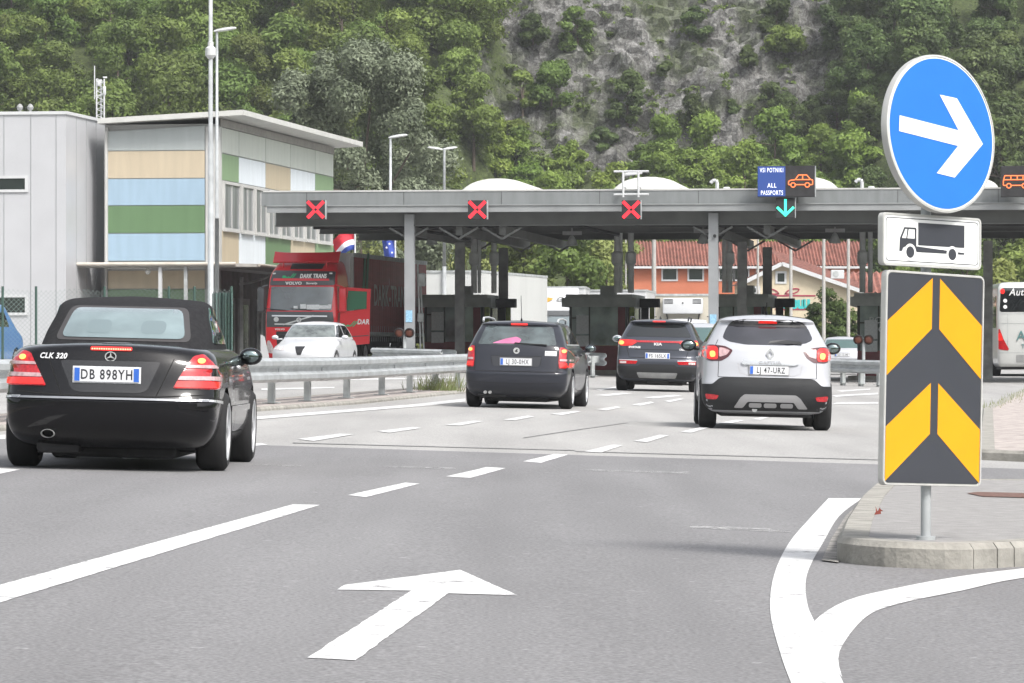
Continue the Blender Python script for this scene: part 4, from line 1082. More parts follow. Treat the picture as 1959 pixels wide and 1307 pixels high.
# ------------------------------------------------------------ guardrails
def wprofile(s=1.2): return [(a, b * s) for a, b in [(.0, -.155), (.025, -.15), (.08, -.115), (.08, -.06), (.012, -.02), (.012, .02), (.08, .06), (.08, .115), (.025, .15), (.0, .155)]]
def guardrail(name, label, pts, h, posts, double=True, group=None, ends=True, sc_=1.0, thickoff=.24):
    a = Vector(pts[0]); t = thing(name, label, 'guardrail', (a.x, a.y, g(a.x, a.y)), 0, group)
    org = Vector((a.x, a.y, g(a.x, a.y)))
    for side in ((1, -1) if double else (1,)):
        mb = MB(); prof = wprofile()
        rows = []
        for i, q in enumerate(pts):
            q = Vector(q); d = (Vector(pts[min(i + 1, len(pts) - 1)]) - Vector(pts[max(i - 1, 0)])).normalized(); nrm = Vector((d.y, -d.x)) * side
            for o_, z in prof:
                pp = q + nrm * (thickoff + o_); mb.v.append((pp.x - org.x, pp.y - org.y, g(q.x, q.y) + h + z - org.z))
            for o_, z in prof[::-1]:
                pp = q + nrm * (thickoff + o_ - .008); mb.v.append((pp.x - org.x, pp.y - org.y, g(q.x, q.y) + h + z - org.z))
        n_ = len(prof) * 2
        for i in range(len(pts) - 1):
            for k in range(n_): mb.f.append((i * n_ + k, i * n_ + (k + 1) % n_, (i + 1) * n_ + (k + 1) % n_, (i + 1) * n_ + k))
        for e_ in (0, len(pts) - 1):
            for k in range(len(prof) - 1): mb.f.append((e_ * n_ + k, e_ * n_ + k + 1, e_ * n_ + n_ - 2 - k, e_ * n_ + n_ - 1 - k))
        # splice overlaps and bolts
        for i in range(1, len(pts) - 1):
            q = Vector(pts[i]); d = (Vector(pts[i + 1]) - q).normalized(); nrm = Vector((d.y, -d.x)) * side
            c_ = q + nrm * (thickoff + .014); mb.cyl((c_.x - org.x, c_.y - org.y, g(q.x, q.y) + h - org.z), (c_.x + nrm.x * .02 - org.x, c_.y + nrm.y * .02 - org.y, g(q.x, q.y) + h - org.z), .028, n=8)
            vs = []
            for dd in (-.16, .0):
                for o_, z in prof: pp = q + d * dd + nrm * (thickoff + o_ + .004); vs.append((pp.x - org.x, pp.y - org.y, g(q.x, q.y) + h + z * 1.01 - org.z))
            m_ = len(prof); mb.add(vs, [(k, k + 1, m_ + k + 1, m_ + k) for k in range(m_ - 1)])
        mesh('rail', mb, M_galv, t, smooth=35)
    for q in posts:
        q = Vector(q[:2]); d = (Vector(pts[1]) - Vector(pts[0])).normalized(); nrm = Vector((d.y, -d.x)); z0 = g(q.x, q.y)
        mb = MB(); ang = math.atan2(d.y, d.x)
        c_ = q - org.xy
        M = Matrix.Translation((c_.x, c_.y, z0 - org.z)) @ Matrix.Rotation(ang, 4, 'Z')
        hh = h + .1
        mb.box((0, -.05, hh / 2), (.14, .008, hh), M); mb.box((-.066, -.0, hh / 2), (.008, .092, hh), M); mb.box((.066, 0, hh / 2), (.008, .092, hh), M); mb.box((0, 0, .07), (.26, .26, .012), M)
        mb.box((0, -.12, h), (.1, .14, .2), M)
        if double: mb.box((0, .12, h), (.1, .14, .2), M)
        mesh('post', mb, M_galvd, t)
    return t
pts = [tuple(rail_pt(t, 0)) for t in [-36, -32, -28, -24, -20, -16, -12, -8, -4, 0, 4, 8, 12, 16, 19.3]]
posts = [tuple(rail_pt(t, o)) for t in [-33, -29.7, -26.4, -23.1, -19.8, -16.5, -13.2, -9.9, -6.6, -3.3, 0, 3.3, 6.7, 10.2, 13.6, 17.6] for o in (.12, -.5)]
posts = []
gr_ = guardrail('guardrail', 'long galvanised double guardrail on posts between the carriageways', pts, .575, [tuple(rail_pt(t, .02)) for t in (-33, -29.7, -26.4, -23.1, -19.8, -16.5, -13.2, -9.9, -6.6, -3.3, 0, 4.0, 8.0, 11.5, 15, 18.3)])
def pline(px0, px1, D0, D1): return [((px0 - CX) * D0 / F, D0), ((px1 - CX) * D1 / F, D1)]
def simple_rail(label, px0, px1, D0, D1, h=.55, n=3):
    a, b_ = pline(px0, px1, D0, D1); a = Vector(a); b_ = Vector(b_)
    pts = [tuple(a + (b_ - a) * k / 4) for k in range(5)]
    guardrail('guardrail', label, pts, h, [tuple(a + (b_ - a) * (k + .5) / n) for k in range(n)], True, thickoff=.2)
simple_rail('short guardrail end piece at the foot of the first pale column', 724, 858, 123, 120)
simple_rail('short guardrail in front of the right booth beside the silver hatchback', 1596, 1700, 119, 116)
simple_rail('short guardrail stub in front of the middle booth', 1108, 1143, 125, 123, n=2)
# dry grass tuft by the guardrail
p = GP(828, 757)
tf = MB(); r_ = random.Random(5)
for k in range(330):
    x, y = r_.gauss(0, .24), r_.gauss(0, .4); h = r_.uniform(.1, .42); dx, dy = r_.gauss(0, .12), r_.gauss(0, .12); w_ = .006
    tf.add([(x - w_, y, 0), (x + w_, y, 0), (x + dx * .5 + w_ * .7, y + dy * .5, h * .6), (x + dx * .5 - w_ * .7, y + dy * .5, h * .6), (x + dx, y + dy, h)], [(0, 1, 2, 3), (3, 2, 4)])
o = mesh('dry_grass', tf, mat('dry_grass', (.22, .2, .10), rough=.9, var=.4, vs=9, col2=(.12, .17, .05)), fix=False); q = rail_pt(15.0, .1); o.location = (q.x, q.y, g(q.x, q.y) + .03)
tag(o, 'tuft of dry grass growing under the end of the long guardrail', 'grass', kind='stuff')
tf = MB()
for (a, b_, n_, hh) in ((GP(1890, 792), GP(2090, 715), 1500, .22), (GP(1885, 706), GP(1910, 690), 250, .3)):
    for k in range(n_):
        u_ = r_.random(); x = a.x + (b_.x - a.x) * u_ + r_.gauss(0, .12); y = a.y + (b_.y - a.y) * u_ + r_.gauss(0, .25); z = g(x, y); h = r_.uniform(.05, hh); dx = r_.gauss(0, .05); w_ = .008
        tf.add([(x - w_, y, z), (x + w_, y, z), (x + dx, y, z + h)], [(0, 1, 2)])
tag(mesh('verge_grass', tf, mat('verge', (.14, .19, .05), rough=.9, var=.4, vs=3, col2=(.25, .26, .10)), fix=False), 'rough grass verge along the far right pavement', kind='stuff')

# ------------------------------------------------------------ mesh fence
D0 = 98
def fx(px, D=D0): return (px - CX) * D / F
t = thing('mesh_fence', 'green wire mesh fence in front of the white block and porch', 'fence', (fx(5), D0, g(-10, D0)))
posts_px = [-120, 5, 69, 200, 323, 372, 443]; rot = 0
zf = EYE + (HOR - 552) * D0 / F - g(-10, D0)
M_fgreen = mat('fence_green', (.035, .075, .06), rough=.5)
M_net = mat('wire_net', (.20, .25, .24), rough=.6)
for px in posts_px:
    mb = MB(); x = fx(px) - fx(5); mb.cyl((x, 0, 0), (x, 0, zf + .05), .03, n=8); mesh('post', mb, M_fgreen, t)
mb = MB(); xa, xb = fx(-120) - fx(5), fx(443) - fx(5); L = xb - xa; st = .11
k = -int(zf / st) - 1
while k * st < L:
    for sg in (1, -1):
        x0 = xa + k * st; z0_ = 0; x1 = x0 + zf
        if sg == -1: x0, x1 = x0 + zf, x0
        # clip in x
        pts_ = [(x0, 0.0), (x1, zf)]
        (ax, az), (bx, bz_) = pts_
        if ax == bx: continue
        def cl(xc): return az + (bz_ - az) * (xc - ax) / (bx - ax)
        q = []
        for (qx, qz) in pts_:
            if qx < xa: qx, qz = xa, cl(xa)
            elif qx > xb: qx, qz = xb, cl(xb)
            q.append((qx, qz))
        if abs(q[0][0] - q[1][0]) < .02: continue
        sag = lambda x: -.05 * abs(math.sin(x * 1.9)) * 1
        mb.beam((q[0][0], .002 * sg, q[0][1]), (q[1][0], .002 * sg, q[1][1] + (sag(q[1][0]) if q[1][1] > zf - .01 else 0)), .004, .005)
    k += 1
mesh('wire_mesh', mb, M_net, t, fix=False)
# folded green net bundle at the right end
mb = MB(); x0 = fx(405) - fx(5)
n_ = 26
for i in range(n_ + 1):
    x = x0 + i * .019; y = .07 * math.sin(i * 1.7) - .08
    mb.v += [(x, y, .0), (x + .01 * math.sin(i), y, zf - .1 - .03 * math.sin(i * 2.1))]
for i in range(n_): mb.f.append((2 * i, 2 * i + 2, 2 * i + 3, 2 * i + 1))
mesh('folded_net', mb, mat('net_cloth', (.07, .13, .115), rough=.8, alpha=.75, var=.4, vs=30), t, fix=False)

# ------------------------------------------------------------ flags
def flag(px, pypole, D, fl, label, cols):
    p = P(px, pypole, D); z0 = g(p.x, D); t = thing('flagpole', label, 'flag', (p.x, D, z0)); H = p.z - z0
    mb = MB(); mb.cyl((0, 0, 0), (0, 0, H + 1.4), .05, .035, n=10); mesh('pole', mb, M_wht, t, smooth=40)
    s_ = D / F; n1, n2 = 16, 14
    for ci, (v0, v1, m) in enumerate(cols):
        mb = MB()
        for i in range(n1 + 1):
            for j in range(n2 + 1):
                u = i / n1; v = v0 + (v1 - v0) * j / n2
                # hanging, curled to the left
                x = -u * fl[0] * s_ * (1 - .35 * v) - .02; z = H + .35 - fl[1] * s_ * v * (1 - .1 * u) - u * u * fl[2] * s_
                y = .18 * math.sin(u * 7 + v * 2) * u + .1 * math.sin(v * 6)
                mb.v.append((x, y, z))
        for i in range(n1):
            for j in range(n2): q = i * (n2 + 1) + j; mb.f.append((q, q + 1, q + n2 + 2, q + n2 + 1))
        mesh('cloth', mb, m, t, smooth=60, fix=False)
    return t, H
M_fw, M_fb, M_fr = mat('flag_white', (.7, .7, .75), rough=.8), mat('flag_blue', (.03, .06, .30), rough=.8, var=.2, vs=4), mat('flag_red', (.55, .03, .05), rough=.8, var=.2, vs=4)
t, H = flag(679, 455, 165, (44, 40, 26), 'white blue and red striped flag hanging from a pole behind the red truck', [(0, .5, M_fr), (.5, .76, M_fw), (.76, 1, M_fb)])
t, H = flag(756, 455, 168, (26, 62, 14), 'blue flag with pale stars hanging from a pole left of the first pale column', [(0, 1, M_fb)])
mb = MB()
for a, b_ in ((-.30, .75), (-.22, .35), (-.12, .0), (-.34, .2), (-.12, .6)):
    pts_ = [((.06 if k % 2 == 0 else .025) * math.sin(k * PI / 5), (.06 if k % 2 == 0 else .025) * math.cos(k * PI / 5)) for k in range(10)]
    mb.ext(pts_, rearM(a, -.24, H + b_ - .6), .005)
mesh('stars', mb, M_fw, t)

# ------------------------------------------------------------ houses
def wav_roof(mb, a, b_, c_, d_, nw):      # corrugated tile sheet: a,b eaves  c,d ridge
    a, b_, c_, d_ = map(Vector, (a, b_, c_, d_)); n = nw * 4
    up = (b_ - a).cross(d_ - a).normalized()
    if up.z < 0: up = -up
    rows = 14
    o = len(mb.v)
    for j in range(rows + 1):
        for i in range(n + 1):
            u = i / n; v = j / rows; q = (a * (1 - u) + b_ * u) * (1 - v) + (d_ * (1 - u) + c_ * u) * v
            mb.v.append(tuple(q + up * (.07 * math.sin(u * nw * 2 * PI) + .0)))
    for j in range(rows):
        for i in range(n): q = o + j * (n + 1) + i; mb.f.append((q, q + 1, q + n + 2, q + n + 1))
M_tile = mat('red_tiles', (.25, .105, .08), rough=.8, var=.4, vs=2.2, bump=.4, bs=8)
M_ohr = mat('orange_render', (.47, .155, .085), rough=.85, var=.06, vs=1)
M_cream = mat('cream_render', (.52, .45, .33), rough=.85, var=.06, vs=1.2)
D = 262; a = P(1213, 508, D); e = P(1648, 508, D); zg = .35
hs_ = thing('orange_house', 'long orange rendered house with red tiled roof and white framed windows', 'house', (a.x, D, zg))
Lh = e.x - a.x; ze = a.z - zg; zr_ = P(0, 462, D + 4).z - zg
mb = MB(); mb.bb((0, 0, 0), (Lh, 8, ze - .05)); mb.add([(0, 0, ze - .05), (0, 8, ze - .05), (0, 4, zr_ - .12), (Lh, 0, ze - .05), (Lh, 8, ze - .05), (Lh, 4, zr_ - .12)], [(0, 1, 2), (3, 4, 5)]); mesh('wall', mb, M_ohr, hs_)
mb = MB(); wav_roof(mb, (-.4, -.5, ze - .02), (Lh + .4, -.5, ze - .02), (Lh + .4, 4, zr_), (-.4, 4, zr_), 72); wav_roof(mb, (-.4, 8.5, ze - .02), (Lh + .4, 8.5, ze - .02), (Lh + .4, 4, zr_), (-.4, 4, zr_), 72); rf_ = mesh('roof', mb, M_tile, hs_, smooth=60, fix=False)
mb = MB(); mb.bb((-.4, -.54, ze - .2), (Lh + .4, -.42, ze - .06)); mesh('eaves', mb, M_wht, rf_)
mb = MB(); mb.bbox((1.8 * 4.2, 3, zr_ + .0), (.8, .8, 1.0), .04); mesh('chimney', mb, M_cream, rf_)
for px in (1281, 1331, 1390, 1418, 1462):
    x = (px - 1213) * D / F; z0_ = P(0, 535, D).z - zg; z1_ = P(0, 515, D).z - zg; w_ = .42
    mb = MB(); mb.bb((x - w_ - .1, -.06, z0_ - .1), (x + w_ + .1, -.002, z0_)); mb.bb((x - w_ - .1, -.06, z1_), (x + w_ + .1, -.002, z1_ + .1)); mb.bb((x - w_ - .1, -.06, z0_), (x - w_, -.002, z1_)); mb.bb((x + w_, -.06, z0_), (x + w_ + .1, -.002, z1_))
    f = mesh('window', mb, M_wht, hs_); mb = MB(); mb.bb((x - w_, -.02, z0_), (x + w_, -.003, z1_)); mesh('pane', mb, M_glass, f)
D = 240; a = P(1427, 540, D); ap = P(1495, 505, D); e = P(1642, 556, D); zg = .3
ch = thing('cream_house', 'cream gabled building with tiled roof, small square window and teal wall lettering', 'house', (a.x, D, zg))
xa, xr = (1495 - 1427) * D / F, (1642 - 1427) * D / F
mb = MB(); mb.ext([(0, 0), (xr, 0), (xr, e.z - zg), (xa, ap.z - zg), (0, a.z - zg)], frame((0, 0, 0), (1, 0, 0), (0, 0, 1), (0, 1, 0)), 12); mesh('wall', mb, M_cream, ch)
mb = MB()
for (x0, z0_), (x1, z1_), nw in (((-.25, a.z - zg - .08), (xa, ap.z - zg + .06), 4), ((xa, ap.z - zg + .06), (xr + .3, e.z - zg - .0), 9)):
    wav_roof(mb, (x0, -.35, z0_), (x1, -.35, z1_), (x1, 12.3, z1_ + .0), (x0, 12.3, z0_ + .0), nw * 2)
rf_ = mesh('roof', mb, M_tile, ch, smooth=60, fix=False)
# the long tiled roof slope seen falling to the right
mb = MB(); wav_roof(mb, (xa, -.3, ap.z - zg + .1), (xr + 1.0, -.3, e.z - zg - .4), (xr + 1.0, 12, e.z - zg + .7), (xa, 12, ap.z - zg + 1.2), 22); mesh('roof', mb, M_tile, ch, smooth=60, fix=False)
mb = MB(); mb.beam((-.3, -.4, a.z - zg - .1), (xa, -.4, ap.z - zg + .0), .12, .22); mb.beam((xa, -.4, ap.z - zg), (xr + .3, -.4, e.z - zg - .1), .12, .22); mesh('barge_board', mb, M_wht, ch)
def cwin(x, z, w_, h_, nm='window', bars=False):
    mb = MB(); mb.ext(rect(x - w_ - .12, z - h_ - .12, x + w_ + .12, z + h_ + .12), rearM(0, -.003, 0), .05); f = mesh(nm, mb, M_wht, ch)
    mb = MB(); mb.ext(rect(x - w_, z - h_, x + w_, z + h_), rearM(0, -.055, 0), .01); mesh('pane', mb, M_glass, f)
    if bars:
        mb = MB()
        for k in (-1, 0, 1): mb.ext(bar2((x + k * w_ * .5, z - h_), (x + k * w_ * .5, z + h_), .04), rearM(0, -.068, 0), .02)
        mb.ext(bar2((x - w_, z), (x + w_, z), .04), rearM(0, -.09, 0), .02); mesh('bars', mb, M_wht, f)
def hx(px): return (px - 1427) * D / F
def hzz(py): return P(0, py, D).z - zg
cwin(hx(1494), hzz(531), .2, .24); cwin(hx(1443), hzz(561), .22, .28, bars=True)
M_teal = mat('teal_paint', (.04, .42, .42), rough=.7); M_wine = mat('wine_red_paint', (.30, .02, .06), rough=.7)
mb = MB(); 
for s1, px, py in (('n', 1492, 580), ('s', 1504, 580), ('s', 1520, 580), ('u', 1532, 580), ('u', 1543, 579)): text(mb, s1, .95, rearM(hx(px), -.01, hzz(py)), .03, .85, bold=.05)
mesh('lettering', mb, M_teal, ch)
mb = MB(); mb.ext(bar2((0, hzz(566)), (hx(1560), hzz(566)), .08), rearM(0, -.006, 0), .02); mb.ext(bar2((hx(1483), hzz(592)), (hx(1545), hzz(592)), .08), rearM(0, -.006, 0), .02)
for sgn in (-1, 1):
    for k in range(10):
        t0, t1 = k / 10 * 2 * PI, (k + 1) / 10 * 2 * PI
        f_ = lambda t: (hx(1496) + sgn * (.35 + .32 * (1 - math.cos(t))) * (.5 + .5 * math.sin(t / 2)), hzz(563) + .28 * t / PI * (1.0 if t < PI else 1) + .15 * math.sin(t) - (.0 if t < PI else (t - PI) * .16))
        mb.ext(bar2(f_(t0), f_(t1), .07), rearM(0, -.02, 0), .02)
mesh('ornament', mb, M_wine, ch)
p = P(1602, 525, 238); t = thing('air_conditioner', 'white outdoor air conditioner box on the orange wall above the round tree', 'air conditioner', p)
mb = MB(); mb.bbox((0, 0, 0), (.75, .3, .5), .03); mesh('casing', mb, M_wht, t); mb = MB(); mb.cyl((-.1, -.16, 0), (-.1, -.151, 0), .18, n=20); mesh('fan_grille', mb, M_galvd, t)
p2 = P(1663, 560, 250); t = thing('brick_house', 'low brick coloured house with tiled roof just left of the signs', 'house', (p2.x - 1.2, 250, .3))
mb = MB(); mb.bb((0, 0, 0), (5, 6, 4.4)); mesh('wall', mb, mat('brick_wall', (.33, .2, .17), rough=.9, var=.3, vs=5), t); mb = MB(); wav_roof(mb, (-.3, -.5, 4.3), (5.3, -.5, 4.3), (5.3, 3, 5.6), (-.3, 3, 5.6), 16); mesh('roof', mb, M_tile, t, smooth=60, fix=False)
# concrete poles
M_pole = mat('concrete_pole', (.36, .35, .33), rough=.85, var=.12, vs=2)
for px, yt, D, r, lb in ((1251, 440, 235, .15, 'thick concrete pole before the left part of the orange house'), (1513, 440, 200, .09, 'concrete pole in front of the cream gable'),
        (1450, 455, 210, .07, 'slim concrete pole before the left end of the cream house'), (1576, 430, 190, .09, 'concrete pole in front of the round tree'), (1623, 430, 195, .09, 'concrete pole right of the round tree'),
        (1197, 440, 230, .06, 'slim pale pole just left of the orange house')):
    p = P(px, yt, D); zz = g(p.x, D); mb = MB(); mb.cyl((0, 0, 0), (0, 0, p.z - zz + .6), r, r * .75, n=10)
    o = mesh('utility_pole', mb, M_pole, smooth=40); o.location = (p.x, D, zz); tag(o, lb, 'pole')
# blue container vehicle behind the fence
# ------------------------------------------------------------ vehicles
def paint(name, col, rough=.28, metal=0.0, coat=.55):
    return mat(name, col, rough=rough, metal=metal, coat=coat, coatr=.03, spec=.12 if max(col) < .08 else .4)
M_pblack = paint('black_car_paint', (.004, .004, .005), .2)
M_pnavy = paint('blue_black_car_paint', (.022, .024, .032), .3)
M_pgrey = paint('dark_grey_car_paint', (.05, .055, .07), .3, .3)
M_psilver = paint('silver_white_car_paint', (.42, .43, .46), .35, .15)
M_pwhite = paint('white_car_paint', (.50, .51, .53), .3)
M_tyre = mat('tyre_rubber', (.012, .012, .013), rough=.85, var=.2, vs=12)
M_rim = mat('alloy_rim', (.55, .56, .58), rough=.35, metal=.4)
M_chrome = mat('chrome', (.62, .63, .64), rough=.28, metal=.55)
M_carglass = mat('car_glass', (.010, .012, .013), rough=.03, spec=.8, coat=.5, coatr=.02)
M_greenglass = mat('green_tinted_glass', (.05, .10, .095), rough=.04, spec=1.0, coat=1, coatr=.02)
M_seam = mat('panel_gap', (.004, .004, .004), rough=.9)
M_lred = mat('red_lamp_glass', (.34, .008, .014), rough=.12, coat=.8, emit=(.8, .0, .01), es=.07, var=.35, vs=38, coords='Object')
M_lredlit = mat('lit_red_lamp', (.45, .012, .012), rough=.2, coat=.5, emit=(1, .03, .02), es=.42, var=.3, vs=30)
M_lor = mat('lit_bulb', (.8, .3, .1), rough=.2, emit=(1, .30, .06), es=1.1)
M_lwhite = mat('clear_lamp_glass', (.55, .50, .50), rough=.12, coat=.8, var=.3, vs=30)
M_lpink = mat('pinkish_lamp_band', (.46, .30, .31), rough=.15, coat=.8, var=.25, vs=30)
M_plate = mat('plate_white', (.62, .63, .65), rough=.4)
M_plblue = mat('plate_blue', (.03, .12, .48), rough=.4)
M_pltext = mat('plate_letters', (.015, .015, .02), rough=.5)
M_softtop = mat('black_canvas', (.020, .020, .022), rough=.92, var=.25, vs=25, bump=.5, bs=250, spec=.2)
M_dkplastic = mat('dark_bumper_plastic', (.020, .021, .023), spec=.3, rough=.65, bump=.1, bs=200)
M_badge = mat('bright_badge', (.6, .6, .61), rough=.35, metal=.2)
M_silplastic = mat('silver_trim', (.36, .36, .37), rough=.4, metal=.5)

def interp_keys(keys, sub=5):
    K = np.array([k[:10] for k in keys], float); out = []
    n = len(K)
    for i in range(n - 1):
        p0 = K[max(i - 1, 0)]; p1 = K[i]; p2 = K[i + 1]; p3 = K[min(i + 2, n - 1)]
        d01 = max(1e-4, np.linalg.norm(p1[:4] - p0[:4])); d12 = max(1e-4, np.linalg.norm(p2[:4] - p1[:4])); d23 = max(1e-4, np.linalg.norm(p3[:4] - p2[:4]))
        t1 = (p2 - p0) / (d01 + d12) * d12 if i > 0 else (p2 - p1); t2 = (p3 - p1) / (d12 + d23) * d12 if i < n - 2 else (p2 - p1)
        # monotone limiting per component
        for c in range(K.shape[1]):
            dl = p2[c] - p1[c]
            if dl == 0: t1[c] = t2[c] = 0
            else:
                t1[c] = 0 if t1[c] * dl < 0 else math.copysign(min(abs(t1[c]), 2.2 * abs(dl)), dl)
                t2[c] = 0 if t2[c] * dl < 0 else math.copysign(min(abs(t2[c]), 2.2 * abs(dl)), dl)
        m = max(2, min(10, int(d12 / .05)))
        for s in range(m):
            t = s / m; h = (2 * t ** 3 - 3 * t * t + 1, t ** 3 - 2 * t * t + t, -2 * t ** 3 + 3 * t * t, t ** 3 - t * t)
            out.append(h[0] * p1 + h[1] * t1 + h[2] * p2 + h[3] * t2)
    out.append(K[-1]); return out
# key: z, y_rear, y_front, half_width, end_depth_rear, exponent_rear, end_depth_front, exponent_front, crown, taper
def key(z, yr, yf, w_, E=.4, n=3.2, Fd=.6, nf=2.6, crown=0, tp=.05): return (z, yr, yf, w_, E, n, Fd, nf, crown, tp)
def loft(keys, NR=18, NS=44, NF=16):
    ks = interp_keys(keys); vs = []; nh = NR + NS + NF
    for (z, yr, yf, w_, E, n, Fd, nf, crown, tp) in ks:
        half = []
        Ln = yf - yr
        if E + Fd > Ln * .96: f_ = Ln * .96 / (E + Fd); E *= f_; Fd *= f_
        for i in range(NR):
            x = math.sin(PI / 2 * i / NR) ** 1.0
            half.append((x, yr + E * (1 - max(0, 1 - x ** n) ** (1 / n))))
        for i in range(NS): half.append((1.0, yr + E + (Ln - E - Fd) * i / (NS - 1)))
        for i in range(1, NF + 1):
            x = math.cos(PI / 2 * i / NF)
            half.append((x, yf - Fd * (1 - max(0, 1 - x ** nf) ** (1 / nf))))
        for x, y in half:
            t = (y - yr) / max(.01, Ln); xx = x * w_ * (1 - tp * abs(2 * t - 1) ** 3)
            vs.append((xx, y, z - crown * (x * x)))
        for x, y in half:
            t = (y - yr) / max(.01, Ln); xx = x * w_ * (1 - tp * abs(2 * t - 1) ** 3)
            vs.append((-xx, y, z - crown * (x * x)))
    mb = MB(); mb.v = vs; N = nh
    for j in range(len(ks) - 1):
        a, b_ = j * 2 * N, (j + 1) * 2 * N
        for i in range(N - 1):
            mb.f.append((a + i, a + i + 1, b_ + i + 1, b_ + i)); mb.f.append((a + N + i + 1, a + N + i, b_ + N + i, b_ + N + i + 1))
    for a in (0, (len(ks) - 1) * 2 * N):
        for i in range(N - 1): mb.f.append((a + i, a + i + 1, a + N + i + 1, a + N + i))
    return mb
class Car:
    def __init__(s, name, label, cat, loc, heading, roll=True, group=None):
        s.t = thing(name, label, cat, loc, -heading, group)
        if roll: s.t.rotation_euler = (0, math.atan(.0245) * math.cos(heading), -heading)
        s.b = {}
    def body(s, keys, m, name='body', arches=(), ar=.36, parent=None, keep='main', w_=.9):
        mb = loft(keys); 
        bm = bmesh.new(); me = bpy.data.meshes.new('b'); me.from_pydata(mb.v, [], mb.f); bm.from_mesh(me)
        bmesh.ops.remove_doubles(bm, verts=bm.verts, dist=.0004); bmesh.ops.recalc_face_normals(bm, faces=bm.faces); bm.to_mesh(me)
        s.b[keep] = BVHTree.FromBMesh(bm); bm.free()
        if arches:
            cu_ = MB()
            for y, z in arches:
                for sg in (-1, 1): cu_.cyl((sg * (w_ - .32), y, z), (sg * (w_ + .4), y, z), ar, n=40)
            cme = bpy.data.meshes.new('c'); cme.from_pydata(cu_.v, [], cu_.f); co = bpy.data.objects.new('c', cme); COL.objects.link(co)
            bo = bpy.data.objects.new('bo', me); COL.objects.link(bo)
            md = bo.modifiers.new('x', 'BOOLEAN'); md.operation = 'DIFFERENCE'; md.object = co; md.solver = 'EXACT'
            dg = bpy.context.evaluated_depsgraph_get(); dg.update()
            me2 = bpy.data.meshes.new_from_object(bo.evaluated_get(dg))
            if len(me2.polygons) > 500: me = me2
            else: print('BOOLEAN FAILED', name)
            bpy.data.objects.remove(bo); bpy.data.objects.remove(co)
            me.materials.clear()
        me.shade_smooth(); me.set_sharp_from_angle(angle=R(38))
        o = link(name, me, m, parent or s.t); return o
    def hit(s, ax, a, b_, keep='main', sg=1):
        B = s.b[keep]
        if ax == 'R': o, d = Vector((a, -6, b_)), Vector((0, 1, 0))
        elif ax == 'F': o, d = Vector((a, 12, b_)), Vector((0, -1, 0))
        elif ax == 'S': o, d = Vector((sg * 4, a, b_)), Vector((-sg, 0, 0))
        else: o, d = Vector((a, b_, 6)), Vector((0, 0, -1))
        h = B.ray_cast(o, d)
        return h[0], -d, h[1]
    def patch(s, name, poly, m, ax='R', off=.006, sg=1, keep='main', parent=None, step=.07, skirt=.02, smooth=40, label=None, bulge=0):
        bm = bmesh.new(); polys = poly if isinstance(poly[0][0], (list, tuple)) else [poly]
        for pl in polys:
            f = bm.faces.new([bm.verts.new((p[0], p[1], 0)) for p in pl])
        bmesh.ops.triangulate(bm, faces=bm.faces[:])
        xs_ = [v.co.x for v in bm.verts]; ys_ = [v.co.y for v in bm.verts]
        for lo, hi, ax_ in ((min(xs_), max(xs_), 0), (min(ys_), max(ys_), 1)):
            n_ = max(1, int((hi - lo) / step)); 
            for k in range(1, n_ + 1):
                c = lo + (hi - lo) * k / (n_ + 1); co = (c, 0, 0) if ax_ == 0 else (0, c, 0); no = (1, 0, 0) if ax_ == 0 else (0, 1, 0)
                bmesh.ops.bisect_plane(bm, geom=bm.verts[:] + bm.edges[:] + bm.faces[:], plane_co=co, plane_no=no)
        cx_, cy_ = (min(xs_) + max(xs_)) / 2, (min(ys_) + max(ys_)) / 2; hw, hh = (max(xs_) - min(xs_)) / 2 + 1e-6, (max(ys_) - min(ys_)) / 2 + 1e-6
        miss = []; dirv = None; good = []
        bd = {v for e in bm.edges if len(e.link_faces) == 1 for v in e.verts}
        for v in bm.verts:
            h, d, nn = s.hit(ax, v.co.x, v.co.y, keep, sg); dirv = d
            if h is None: miss.append((v, v.co.x, v.co.y))
            else:
                extra = bulge * max(0, 1 - ((v.co.x - cx_) / hw) ** 2) * max(0, 1 - ((v.co.y - cy_) / hh) ** 2) if bulge else 0
                v.co = h + nn * (off * .6) + d * (off * .4 + extra); good.append(v.co.copy())
        for v, a, b_ in miss:
            p = {'R': Vector((a, 0, b_)), 'F': Vector((a, 4, b_)), 'S': Vector((sg * .8, a, b_)), 'T': Vector((a, b_, 1))}[ax]
            if good:
                q = min(good, key=lambda c: ((c.x - p.x) ** 2 * (ax != 'S') + (c.y - p.y) ** 2 * (ax in 'ST') + (c.z - p.z) ** 2 * (ax != 'T')))
                if ax in 'RF': p.y = q.y
                elif ax == 'S': p.x = q.x
                else: p.z = q.z
            h = s.b[keep].find_nearest(p)
            v.co = h[0] + dirv * off
        if skirt:
            be = [e for e in bm.edges if len(e.link_faces) == 1]; mp = {}
            for e in be:
                for v in e.verts:
                    if v not in mp: mp[v] = bm.verts.new(v.co - dirv * (skirt + off))
            for e in be:
                try: bm.faces.new((e.verts[0], e.verts[1], mp[e.verts[1]], mp[e.verts[0]]))
                except ValueError: pass
        bmesh.ops.recalc_face_normals(bm, faces=bm.faces)
        c = sum((f.normal.dot(dirv) * f.calc_area() for f in bm.faces), 0)
        if c < 0:
            for f in bm.faces: f.normal_flip()
        me = bpy.data.meshes.new(name); bm.to_mesh(me); bm.free()
        me.shade_smooth(); me.set_sharp_from_angle(angle=R(smooth))
        return link(name, me, m, parent or s.t, label)
